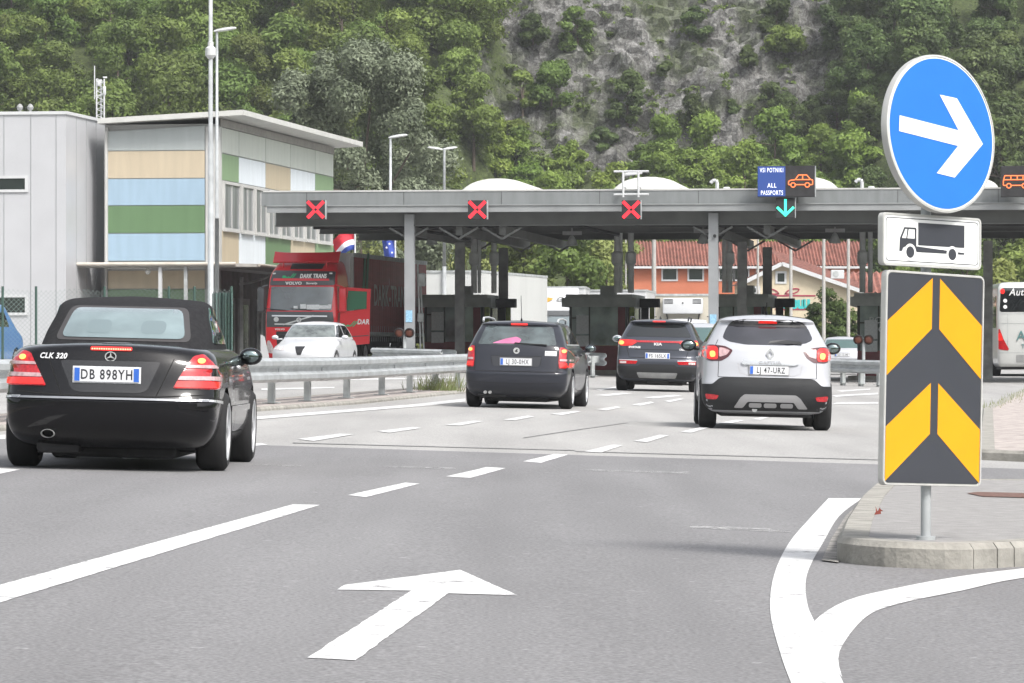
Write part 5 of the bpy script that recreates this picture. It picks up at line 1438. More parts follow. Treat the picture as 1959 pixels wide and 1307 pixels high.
    def strip(s, name, lines, m, ax='R', wd=.008, off=.003, sg=1, keep='main', parent=None, seg=.05):
        mb = MB()
        for pl in lines:
            P2 = []
            for a, b_ in zip(pl, pl[1:]):
                a = Vector(a); b_ = Vector(b_); k = max(1, int((b_ - a).length / seg))
                P2 += [a + (b_ - a) * i / k for i in range(k)]
            P2.append(Vector(pl[-1])); row = []
            for i, q in enumerate(P2):
                d = (P2[min(i + 1, len(P2) - 1)] - P2[max(i - 1, 0)]); 
                if d.length < 1e-7: continue
                d.normalize(); nn = Vector((-d.y, d.x)) * wd / 2; pr = []
                for r_ in (q + nn, q - nn):
                    h, dv, no = s.hit(ax, r_.x, r_.y, keep, sg)
                    pr.append(None if h is None else h + no * off)
                row.append(pr)
            for r0_, r1_ in zip(row, row[1:]):
                if None in r0_ or None in r1_: continue
                mb.add([r0_[0], r0_[1], r1_[1], r1_[0]], [(0, 1, 2, 3)])
        return mesh(name, mb, m, parent or s.t)
    def mir(s, poly): return [(-x, y) for x, y in poly][::-1]
    def wheels(s, ys, r, tw, wx, m=None, spokes=7, rimr=.72):
        first = None
        for y in ys:
            for sg in (-1, 1):
                if first is None or True:
                    key_ = ('w', r, tw, spokes, rimr, id(m))
                    if key_ not in WH:
                        prof = [(r * rimr, -tw / 2), (r * .86, -tw / 2 - .012), (r * .95, -tw * .46), (r * .99, -tw * .38), (r, -tw * .2), (r, tw * .2), (r * .99, tw * .38), (r * .95, tw * .46), (r * .86, tw / 2 + .012), (r * rimr, tw / 2)]
                        T = MB(); Mx = Matrix.Rotation(R(90), 4, 'Y'); T.lathe(prof, 36, Mx)
                        rm = MB(); rm.lathe([(r * rimr * 1.01, tw / 2 + .008), (r * rimr * .93, tw / 2 + .004), (r * rimr * .9, tw / 2 - .05), (r * rimr * .88, -tw / 2)], 36, Mx)
                        for k in range(spokes):
                            a = 2 * PI * k / spokes; rm.add([v for v in [Vector((tw / 2 - .004 + dx, math.cos(a) * rr_ - math.sin(a) * ww, math.sin(a) * rr_ + math.cos(a) * ww)) for rr_, w2 in ((r * .1, .045), (r * rimr * .93, .03)) for ww in (-w2, w2) for dx in (0, -.02)]], [(0, 2, 6, 4), (1, 5, 7, 3), (0, 4, 5, 1), (2, 3, 7, 6)])
                        rm.lathe([(0, tw / 2 - .015), (r * .14, tw / 2 - .02), (r * .16, tw / 2 - .05)], 20, Mx)
                        dk = MB(); dk.lathe([(0, tw / 2 - .09), (r * rimr * .9, tw / 2 - .09)], 24, Mx)
                        WH[key_] = [T, rm, dk, None]
                    T, rm, dk, me_ = WH[key_]
                    if me_ is None:
                        o = mesh('wheel', T, M_tyre, s.t, smooth=50); q = mesh('rim', rm, m or M_rim, o, smooth=30); q2 = mesh('brake_disc', dk, M_seam, o)
                        WH[key_][3] = (o.data, q.data, q2.data)
                    else:
                        o = link('wheel', me_[0], None, s.t); q = link('rim', me_[1], None, o); q2 = link('brake_disc', me_[2], None, o)
                    o.location = (sg * (wx), y, r); o.rotation_euler = (0, 0, 0 if sg > 0 else PI)
    def plate(s, txt, x, z, w_=.52, h=.112, italy=False, ax='R', dy=.012, keep='main'):
        hs__ = [s.hit(ax, x + a, z + b_, keep)[0] for a in (-w_ / 2, 0, w_ / 2) for b_ in (-h / 2, h / 2)]
        yy = [q.y for q in hs__ if q is not None]; y = (min(yy) - dy) if ax == 'R' else (max(yy) + dy)
        Mx = rearM(x, y, z) if ax == 'R' else frontM(x, y, z)
        mb = MB(); mb.ext(rnd(rect(-w_ / 2, -h / 2, w_ / 2, h / 2), .012, 3), Mx, .008); pl = mesh('license_plate', mb, M_plate, s.t)
        mb = MB(); mb.ext(rect(-w_ / 2 - .01, -h / 2 - .01, w_ / 2 + .01, h / 2 + .01), Mx @ Matrix.Translation((0, 0, -.01)), .0095); mesh('plate_frame', mb, M_silplastic if not italy else M_plate, pl)
        mb = MB(); mb.ext(rect(-w_ / 2 + .004, -h / 2 + .004, -w_ / 2 + .046, h / 2 - .004), Mx @ Matrix.Translation((0, 0, .0085)), .001)
        if italy: mb.ext(rect(w_ / 2 - .046, -h / 2 + .004, w_ / 2 - .004, h / 2 - .004), Mx @ Matrix.Translation((0, 0, .0085)), .001)
        mesh('plate_band', mb, M_plblue, pl)
        mb = MB(); text(mb, txt, h * .98, Mx @ Matrix.Translation((0 if italy else .022, -.002, .0085)), .001, (.74 if italy else .68), bold=.0015, sp=1.2); mesh('plate_text', mb, M_pltext, pl)
        return pl
    def words(s, name, txt, size, x, z, m, sx=1.0, bold=0, shear=0, off=.006, parent=None, keep='main'):
        q = MB(); text(q, txt, size, Matrix.Identity(4), .006, sx, bold, shear)
        vs = []
        for v in q.v:
            h, d, nn = s.hit('R', x + v[0], z + v[1], keep)
            vs.append(tuple(h + Vector((0, -off - v[2], 0))) if h is not None else (x + v[0], .1, z + v[1]))
        q.v = vs
        return mesh(name, q, m, parent or s.t)
    def mirror(s, x, y, z, sg, m, sz=(.10, .075, .08)):
        mb = MB(); mb.ell((sg * (x + sz[0]), y, z), (sz[0] * .95, sz[1] * .9, sz[2] * .85)); mb.bbox((sg * (x - .03), y + .02, z - .05), (.16, .05, .035), .012)
        o = mesh('side_mirror', mb, m, s.t, smooth=60)
        mb = MB(); mb.ell((sg * (x + sz[0]), y - sz[1] * .72, z), (sz[0] * .68, .02, sz[2] * .58)); mesh('mirror_glass', mb, M_silver, o, smooth=60)
WH = {}
M_silver = mat('mirror_silver', (.22, .27, .27), rough=.03, metal=1)
def carloc(px, py_contact_or_D, D=None):
    pass
def at(px, D): x = (px - CX) * D / F; return (x, D, g(x, D))

# ---- black soft top convertible (nearest, left)
def car_clk():
    D = 33.0; c = Car('convertible_car', 'shiny black convertible with black fabric roof, nearest car at the left', 'car', at(203, D), R(.8))
    t = c.t
    low = [key(.17, .42, 4.3, .66, .3, 3, .5, 2.6), key(.20, .26, 4.45, .76, .3, 3.2, .6, 2.6), key(.27, .12, 4.55, .82, .30, 3.2, .7, 2.6), key(.36, .03, 4.62, .855, .32, 3.0, .75, 2.6), key(.47, .0, 4.64, .868, .34, 2.9, .8, 2.6),
           key(.555, .0, 4.64, .87, .34, 2.9, .8, 2.6), key(.565, .012, 4.63, .87, .34, 2.9, .8, 2.6), key(.60, .035, 4.62, .87, .34, 3, .8, 2.6), key(.66, .06, 4.58, .87, .36, 3, .8, 2.6), key(.78, .09, 4.42, .862, .38, 3, .9, 2.4),
           key(.86, .115, 4.2, .848, .38, 3, .9, 2.3), key(.92, .14, 3.9, .828, .38, 2.9, .9, 2.3, .01), key(.965, .165, 3.6, .80, .38, 2.8, .8, 2.3, .02), key(.995, .20, 3.4, .775, .38, 2.7, .7, 2.3, .03), key(1.01, .27, 3.3, .75, .38, 2.6, .6, 2.3, .03),
           key(1.02, .6, 3.2, .70, .4, 2.6, .6, 2.3, .03), key(1.025, 1.2, 3.0, .60, .4, 2.6, .5, 2.3, .03)]
    c.body(low, M_pblack, 'body', [(.93, .315), (3.65, .315)], .365, w_=.87)
    top = [key(.98, .78, 3.35, .705, .55, 3.0, .5, 2.6, .0), key(1.03, .86, 3.25, .695, .55, 3.0, .5, 2.6), key(1.12, 1.02, 3.1, .675, .55, 3.0, .5, 2.6), key(1.24, 1.24, 2.88, .635, .55, 3.0, .5, 2.6), key(1.33, 1.46, 2.68, .62, .55, 2.9, .5, 2.6),
           key(1.385, 1.7, 2.5, .575, .5, 2.8, .4, 2.6, .015), key(1.405, 1.9, 2.35, .47, .3, 2.6, .3, 2.6, .015), key(1.412, 2.0, 2.3, .2, .2, 2.4, .1, 2.4, .01)]
    c.body(top, M_softtop, 'soft_top', keep='top')
    c.patch('window_frame', rnd([(-.555, 1.035), (.555, 1.035), (.48, 1.32), (-.48, 1.32)], .06), mat('canvas_edge', (.045, .043, .045), rough=.8), 'R', .006, keep='top')
    c.patch('rear_window', rnd([(-.505, 1.055), (.505, 1.055), (.44, 1.30), (-.44, 1.30)], .06), mat('sky_pale_rear_glass', (.17, .225, .235), rough=.05, spec=1, coat=1, var=.25, vs=1.8, emit=None), 'R', .014, keep='top')  # pale blue base colour stands in for sky brightness in the glass
    for hx_ in (-.30, .14): c.patch('headrest', rnd(rect(hx_, 1.09, hx_ + .2, 1.2), .06), mat('headrest_behind_glass', (.14, .185, .195), rough=.06, coat=1), 'R', .0155, keep='top', skirt=0)
    for sg in (-1, 1):
        c.patch('side_window', rnd([(1.5, 1.03), (3.05, 1.03), (2.62, 1.30), (1.85, 1.33)], .04), M_greenglass, 'S', .006, sg, 'top')
        c.strip('window_pillar', [[(1.98, 1.03), (2.02, 1.32)]], M_seam, 'S', .03, .012, sg, 'top')
        c.strip('door_gap', [[(1.75, .98), (1.72, .62), (1.85, .30), (3.0, .30), (3.12, .6), (3.12, .97)], [(.2, .60), (.55, .585)]], M_seam, 'S', .008, .003, sg)
        c.strip('side_trim', [[(1.32, .50), (3.2, .50)]], M_pblack, 'S', .05, .012, sg)
        mb = MB(); h = c.hit('S', 1.95, .84, sg=sg)[0]; mb.bbox((h.x + sg * .02, 1.93, .84), (.03, .18, .03), .01); mesh('door_handle', mb, M_chrome, t, smooth=50)
    # bumper bits
    c.strip('chrome_strip', [[(-.83, .575), (.83, .575)]], mat('trim_strip', (.30, .31, .33), rough=.25, metal=.6), 'R', .017, .008)
    for sg in (-1, 1): c.strip('chrome_strip', [[(.12, .577), (.62, .56)]], M_chrome, 'S', .022, .008, sg)
    c.strip('trunk_gap', [[(-.50, .90), (-.40, .66), (-.37, .60)], [(.50, .90), (.40, .66), (.37, .60)], [(-.74, .62), (-.37, .598), (.37, .598), (.74, .62)]], M_seam, 'R', .007, .003)
    c.patch('plate_recess', rnd([(-.40, .875), (.40, .875), (.30, .645), (.24, .625), (-.24, .625), (-.30, .645)], .03), M_seam if 0 else mat('deep_black_paint', (.005, .005, .006), rough=.25, coat=.6), 'R', .003)
    c.strip('deck_chrome', [[(-.66, 1.005), (-.3, 1.018), (.3, 1.018), (.66, 1.005)]], M_alu2 if 0 else mat('deck_edge', (.35, .36, .38), rough=.2, metal=.6), 'R', .012, .004)
    # tail lights
    L = [(-.845, .665), (-.50, .668), (-.56, .78), (-.645, .925), (-.72, .945), (-.80, .87), (-.845, .78)]
    for sx, f_ in ((-1, lambda p: p), (1, c.mir)):
        o = c.patch('tail_light', rnd(f_(L), .02), M_lred, 'R', .010, bulge=.012)
        c.patch('lamp_band', rnd(f_([(-.842, .735), (-.535, .735), (-.55, .765), (-.842, .768)]), .008), M_lpink, 'R', .026, parent=o, skirt=.012)
        c.patch('lamp_band', rnd(f_([(-.825, .83), (-.585, .83), (-.60, .852), (-.81, .855)]), .008), M_lpink, 'R', .026, parent=o, skirt=.012)
        c.patch('lit_segment', rnd(f_([(-.835, .675), (-.515, .675), (-.53, .725), (-.838, .728)]), .012), M_lredlit, 'R', .026, parent=o, skirt=.012)
        c.patch('lit_segment', circ(.705 * sx, .885, .028, 14, .02), M_lor, 'R', .027, parent=o, skirt=.012)
    o = c.patch('brake_light', rnd(rect(-.165, .955, .165, .985), .014), M_lredlit, 'R', .008)
    mb = MB()
    for k in range(17): x = -.15 + k * .3 / 16; h = c.hit('R', x, .97)[0]; mb.cyl((x, h.y - .016, .97), (x, h.y - .009, .97), .007, n=8)
    mesh('diodes', mb, mat('lit_diode', (1, .3, .2), emit=(1, .22, .12), es=1.6), o)
    for sg in (-1,):
        c.words('model_lettering', 'CLK 320', .06, -.46, .905, M_badge, .95, .002, .2)
    h = c.hit('R', 0, .915)[0]; Mx = rearM(0, h.y - .01, .91)
    mb = MB(); n = 24
    for k in range(n): a, b_ = 2 * PI * k / n, 2 * PI * (k + 1) / n; mb.ext([(.046 * math.cos(a), .040 * math.sin(a)), (.046 * math.cos(b_), .040 * math.sin(b_)), (.038 * math.cos(b_), .033 * math.sin(b_)), (.038 * math.cos(a), .033 * math.sin(a))], Mx, .01)
    for a in (90, 210, 330): a = R(a); mb.ext([(.008 * math.cos(a + 1.57), .008 * math.sin(a + 1.57)), (.008 * math.cos(a - 1.57), .008 * math.sin(a - 1.57)), (.04 * math.cos(a), .035 * math.sin(a))], Mx, .011)
    mesh('emblem', mb, M_chrome, t)
    c.plate('DB 898YH', -.02, .765, italy=True)
    mb = MB(); Mx = Matrix.Rotation(R(90), 4, 'X')
    mb.lathe([(.05, -.25), (.05, .02), (.045, .025), (.042, -.1), (.0, -.12)], 20, Matrix.Translation((-.48, .09, .29)) @ Matrix.Diagonal((1.1, 1, .7, 1)) @ Mx); mesh('exhaust_pipe', mb, M_dksteel, t, smooth=50)
    mb = MB(); mb.bbox((0, 1.6, .16), (1.0, 2.2, .12), .03); mb.bbox((.0, .95, .19), (1.3, .25, .08), .03); mb.bbox((-.42, .45, .2), (.35, .35, .14), .04); mesh('underbody', mb, M_blkm, t)
    c.wheels((.93, 3.65), .322, .225, .762, spokes=5)
    c.mirror(.79, 2.95, .93, 1, M_pblack, (.105, .08, .088)); c.mirror(.88, 2.95, .90, -1, M_pblack, (.115, .08, .085))
    c.patch('fuel_cap_reflection', rnd(rect(.95, .72, 1.12, .9), .05), M_pblack, 'S', .002, 1) if 0 else None
    return c
car_clk()

# ---- dark estate car
def car_octavia():
    D = 69.3; c = Car('estate_car', 'dark blue black estate car with roof rails and a pink cushion in the rear window', 'car', at(984, D), R(6.2)); t = c.t
    ks = [key(.17, .40, 4.3, .68, .3, 3.2, .5, 2.6), key(.21, .22, 4.4, .78, .3, 3.3, .6, 2.6), key(.30, .08, 4.5, .85, .30, 3.3, .7, 2.6), key(.42, .01, 4.55, .878, .30, 3.2, .75, 2.6), key(.56, .0, 4.57, .885, .30, 3.2, .8, 2.6), key(.605, .01, 4.57, .885, .30, 3.2, .8, 2.6),
          key(.625, .055, 4.56, .885, .28, 3.5, .8, 2.6), key(.70, .07, 4.5, .885, .28, 3.5, .8, 2.5), key(.85, .10, 4.35, .878, .28, 3.5, .9, 2.4), key(.95, .12, 4.0, .865, .28, 3.4, .9, 2.3), key(1.02, .145, 3.5, .845, .28, 3.4, .8, 2.3), key(1.06, .165, 3.25, .82, .28, 3.4, .7, 2.4),
          key(1.15, .25, 3.05, .785, .28, 3.3, .6, 2.6), key(1.27, .37, 2.8, .735, .28, 3.3, .6, 2.6), key(1.37, .48, 2.6, .685, .28, 3.2, .5, 2.6), key(1.40, .46, 2.52, .665, .28, 3.2, .5, 2.6), key(1.43, .50, 2.4, .63, .3, 3.0, .5, 2.6, .01), key(1.455, .65, 2.25, .55, .3, 2.8, .4, 2.6, .015), key(1.466, .9, 2.0, .38, .3, 2.6, .3, 2.4, .015), key(1.468, 1.1, 1.8, .15, .2, 2.4, .2, 2.4, .005)]
    c.body(ks, M_pnavy, 'body', [(.9, .32), (3.48, .32)], .365, w_=.885)
    gw = rnd([(-.66, 1.055), (.66, 1.055), (.56, 1.36), (-.56, 1.36)], .04)
    mesh('sill', MB(), M_blk, None) if 0 else None
    w_ = c.patch('rear_window', gw, mat('estate_rear_glass', (.06, .078, .08), rough=.05, spec=1, coat=1, var=.7, vs=2.2), 'R', .005)
    c.patch('pink_cushion', rnd([(-.42, 1.075), (.03, 1.075), (.07, 1.15), (-.02, 1.19), (-.2, 1.155)], .03), mat('pink_cloth', (.42, .12, .24), rough=.4, coat=.6, var=.2, vs=6), 'R', .008, parent=w_, skirt=.008)
    mb = MB(); h1 = c.hit('R', .0, 1.09)[0]; h2 = c.hit('R', .5, 1.06)[0]; mb.beam((.0, h1.y - .02, 1.085), (.5, h2.y - .03, 1.065), .02, .02); mb.cyl((-.02, h1.y - .03, 1.07), (-.02, h1.y, 1.07), .03, n=12); mesh('wiper', mb, M_blk, w_)
    c.patch('brake_light', rnd(rect(-.14, 1.385, .14, 1.415), .012), M_lredlit, 'R', .006)
    L = [(-.875, .68), (-.71, .68), (-.70, .80), (-.71, 1.03), (-.76, 1.03), (-.845, .98), (-.88, .85)]
    for sx, f_ in ((-1, lambda p: p), (1, c.mir)):
        o = c.patch('tail_light', rnd(f_(L), .02), M_lred, 'R', .008, bulge=.01)
        c.patch('lit_segment', rnd(f_([(-.87, .70), (-.72, .70), (-.715, .765), (-.875, .77)]), .012), M_lredlit, 'R', .022, parent=o, skirt=.012)
        c.patch('lamp_band', rnd(f_([(-.87, .80), (-.72, .80), (-.72, .835), (-.87, .835)]), .008), M_lpink, 'R', .022, parent=o, skirt=.012)
        c.patch('lit_segment', circ(sx * .775, .965, .035, 14, .028), M_lor, 'R', .023, parent=o, skirt=.012)
    c.strip('tailgate_gap', [[(-.70, 1.04), (-.695, .64), (-.66, .612), (.66, .612), (.695, .64), (.70, 1.04)], [(-.42, .84), (-.40, .72)], [(.42, .84), (.40, .72)], [(-.42, .87), (.42, .87)]], M_seam, 'R', .008, .003)
    c.patch('plate_recess', rnd([(-.42, .87), (.42, .87), (.38, .70), (-.38, .70)], .03), mat('recess_shade_blue', (.012, .013, .017), rough=.3, coat=.5), 'R', .002)  # flat patch; the shade of the recess is put into its darker blue
    c.plate('LJ 30-0HX', -.0, .775)
    h = c.hit('R', 0, .965)[0]; mb = MB(); mb.cyl((0, h.y - .02, .96), (0, h.y, .96), .052, n=24); e = mesh('emblem', mb, M_chrome, t, smooth=40); mb = MB(); mb.ext([(-.03, -.01), (.0, .025), (.03, .02), (.01, 0), (.03, -.02), (-.01, -.025)], rearM(0, h.y - .0205, .96), .002); mesh('emblem_mark', mb, M_blkm, e)
    s_ = c.patch('sticker', rect(.475, .885, .665, .965), M_plate, 'R', .004, skirt=.003, step=.2); c.patch('sticker_print', [rect(.485, .925, .60, .955), rect(.485, .893, .655, .91)], M_silplastic, 'R', .0055, parent=s_, skirt=0)
    c.strip('bumper_crease', [[(-.8, .44), (-.4, .42), (.4, .42), (.8, .44)]], M_seam, 'R', .006, .003)
    for sg in (-1, 1):
        c.patch('side_window', [rnd([(.55, 1.09), (1.2, 1.09), (1.22, 1.36), (.85, 1.36)], .04), rnd([(1.30, 1.09), (2.0, 1.09), (1.98, 1.38), (1.32, 1.37)], .03), rnd([(2.08, 1.09), (3.05, 1.09), (2.55, 1.35), (2.07, 1.38)], .03)], M_carglass, 'S', .004, sg)
        c.strip('window_trim', [[(.5, 1.072), (3.15, 1.072)]], M_chrome, 'S', .018, .006, sg)
        c.strip('door_gap', [[(1.25, 1.05), (1.22, .7), (1.35, .35), (2.03, .30), (2.03, 1.06)], [(2.03, .30), (3.0, .30), (3.1, .6), (3.1, 1.04)]], M_seam, 'S', .009, .003, sg)
        for y in (1.42, 2.25): mb = MB(); h = c.hit('S', y, .9, sg=sg)[0]; mb.bbox((h.x + sg * .02, y, .9), (.03, .19, .035), .012); mesh('door_handle', mb, M_pnavy, t, smooth=50)
        mb = MB(); mb.tube([(sg * .62, .62, 1.44), (sg * .63, .72, 1.495), (sg * .63, 1.4, 1.51), (sg * .62, 2.1, 1.49), (sg * .6, 2.25, 1.44)], .018, 8); mesh('roof_rail', mb, M_galv, t, smooth=60)
    mb = MB(); mb.cyl((0, .8, 1.46), (0, .62, 1.88), .005, n=6); mb.cyl((0, .82, 1.44), (0, .78, 1.5), .02, .012, n=8); mesh('antenna', mb, M_blk, t)
    mb = MB()
    for x in (-.50, -.42): mb.cyl((x, .03, .26), (x, .3, .26), .026, n=16)
    mesh('exhaust_pipe', mb, M_dksteel, t, smooth=40)
    mb = MB(); mb.bbox((0, 1.6, .17), (1.0, 2.2, .12), .03); mb.bbox((-.4, .4, .24), (.5, .4, .12), .04); mb.bbox((0, .9, .2), (1.3, .2, .1), .03); mesh('underbody', mb, M_blkm, t)
    c.wheels((.9, 3.48), .32, .205, .775, spokes=7)
    for sg in (-1, 1): c.mirror(.88, 2.95, 1.02, sg, M_pnavy)
car_octavia()

# ---- dark grey crossover
def car_sportage():
    D = 91.5; c = Car('grey_suv', 'dark grey sport utility car with full width red light bar, ahead of the silver hatchback', 'car', at(1256, D), R(4.6)); t = c.t
    ks = [key(.22, .35, 4.2, .70, .3, 3.2, .5, 2.6), key(.26, .15, 4.3, .82, .3, 3.3, .6, 2.6), key(.36, .05, 4.4, .90, .30, 3.3, .7, 2.6), key(.5, .0, 4.46, .925, .30, 3.2, .75, 2.6), key(.66, .0, 4.48, .928, .30, 3.2, .8, 2.6), key(.72, .02, 4.48, .928, .30, 3.2, .8, 2.6), key(.76, .06, 4.46, .925, .3, 3.2, .8, 2.6),
          key(.9, .08, 4.4, .92, .3, 3.2, .8, 2.6), key(1.05, .10, 4.2, .905, .3, 3.0, .8, 2.6), key(1.13, .12, 3.7, .885, .3, 3.0, .8, 2.6), key(1.18, .17, 3.3, .85, .3, 3.0, .8, 2.6), key(1.3, .30, 3.0, .79, .3, 3.0, .6, 2.6), key(1.42, .44, 2.8, .73, .3, 3.0, .6, 2.6), key(1.49, .52, 2.6, .69, .3, 3.0, .6, 2.6), key(1.53, .44, 2.5, .66, .3, 2.9, .5, 2.6),
          key(1.57, .55, 2.3, .60, .3, 2.8, .5, 2.6, .015), key(1.595, .8, 2.0, .45, .3, 2.6, .4, 2.5, .02), key(1.60, 1.1, 1.7, .15, .2, 2.4, .2, 2.4, .005)]
    c.body(ks, M_pgrey, 'body', [(.9, .36), (3.57, .36)], .41, w_=.925)
    c.patch('rear_window', rnd([(-.73, 1.2), (.73, 1.2), (.56, 1.49), (-.56, 1.49)], .06), M_carglass, 'R', .005)
    c.patch('brake_light', rnd(rect(-.14, 1.525, .14, 1.555), .012), M_lredlit, 'R', .006)
    c.patch('light_bar', rnd(rect(-.5, 1.075, .5, 1.115), .01), M_lred, 'R', .012)
    L = [(-.885, 1.02), (-.80, .99), (-.58, 1.0), (-.45, 1.08), (-.47, 1.12), (-.85, 1.135)]
    for sx, f_ in ((-1, lambda p: p), (1, c.mir)):
        o = c.patch('tail_light', rnd(f_(L), .02), M_lredlit, 'R', .008, bulge=.01)
        c.patch('lit_segment', circ(sx * .80, 1.06, .06, 14, .045), M_lor, 'R', .02, parent=o, skirt=.01)
        q = c.patch('rear_fog_light', rnd(f_([(-.84, .60), (-.47, .60), (-.43, .665), (-.84, .675)]), .015), M_lred, 'R', .008)
        c.patch('lamp_band', rnd(f_([(-.82, .61), (-.68, .61), (-.68, .655), (-.82, .66)]), .01), M_lwhite, 'R', .016, parent=q, skirt=.01)
    c.strip('light_trim', [[(-.84, .685), (-.44, .68)], [(.84, .685), (.44, .68)]], M_chrome, 'R', .014, .008)
    c.strip('tailgate_gap', [[(-.70, 1.17), (-.68, .95), (-.62, .74), (.62, .74), (.68, .95), (.70, 1.17)], [(-.5, .92), (.5, .92)]], M_seam, 'R', .01, .003)
    c.patch('lower_bumper', rnd([(-.88, .55), (-.42, .56), (-.38, .60), (.38, .60), (.42, .56), (.88, .55), (.84, .28), (-.84, .28)], .03), M_dkplastic, 'R', .006)
    c.patch('skid_plate', rnd([(-.45, .42), (.45, .42), (.40, .30), (-.40, .30)], .03), M_dksteel, 'R', .016)
    c.plate('FS 165LX', 0, .785, italy=True)
    c.words('emblem', 'KIA', .075, 0, 1.04, M_badge, 1.4, .004)
    c.words('model_lettering', 'SPORTAGE', .055, -.51, .965, M_badge, .9, .004); c.words('model_lettering', 'CRDi', .055, .53, .93, M_badge, .9, .003)
    for sg in (-1, 1):
        c.patch('side_window', [rnd([(.75, 1.25), (1.3, 1.22), (1.3, 1.46), (1.0, 1.46)], .04), rnd([(1.38, 1.2), (2.1, 1.2), (2.08, 1.5), (1.38, 1.48)], .03), rnd([(2.18, 1.2), (3.1, 1.2), (2.6, 1.46), (2.17, 1.5)], .03)], M_carglass, 'S', .004, sg)
        c.patch('sill_trim', rnd([(1.35, .27), (3.1, .27), (3.1, .40), (1.35, .40)], .02), M_dkplastic, 'S', .008, sg)
        c.strip('door_gap', [[(1.3, 1.17), (1.28, .7), (1.4, .42)], [(2.13, .42), (2.13, 1.18)], [(3.1, .45), (3.15, .8), (3.1, 1.15)]], M_seam, 'S', .009, .003, sg)
        for y in (1.5, 2.35): mb = MB(); h = c.hit('S', y, .98, sg=sg)[0]; mb.bbox((h.x + sg * .02, y, .98), (.03, .19, .035), .012); mesh('door_handle', mb, M_chrome, t, smooth=50)
        mb = MB(); mb.tube([(sg * .63, .62, 1.57), (sg * .64, .75, 1.635), (sg * .64, 2.2, 1.635), (sg * .62, 2.4, 1.57)], .018, 8); mesh('roof_rail', mb, M_blk, t, smooth=60)
    mb = MB(); mb.add([(0, .95, 1.585), (.03, 1.1, 1.59), (-.03, 1.1, 1.59), (0, .98, 1.68), (0, 1.02, 1.68)], [(0, 1, 4, 3), (0, 3, 4, 2), (1, 2, 4)]); mesh('antenna', mb, M_blk, t)
    mb = MB(); mb.bbox((0, 1.6, .2), (1.1, 2.4, .12), .03); mb.bbox((0, .4, .24), (.5, .3, .12), .04); mb.bbox((0, .9, .26), (1.3, .2, .1), .03); mesh('underbody', mb, M_blkm, t)
    c.wheels((.9, 3.57), .36, .235, .80, spokes=6)
    for sg in (-1, 1): c.mirror(.93, 3.0, 1.15, sg, M_psilver if sg < 0 else M_pgrey, (.12, .09, .095))
car_sportage()

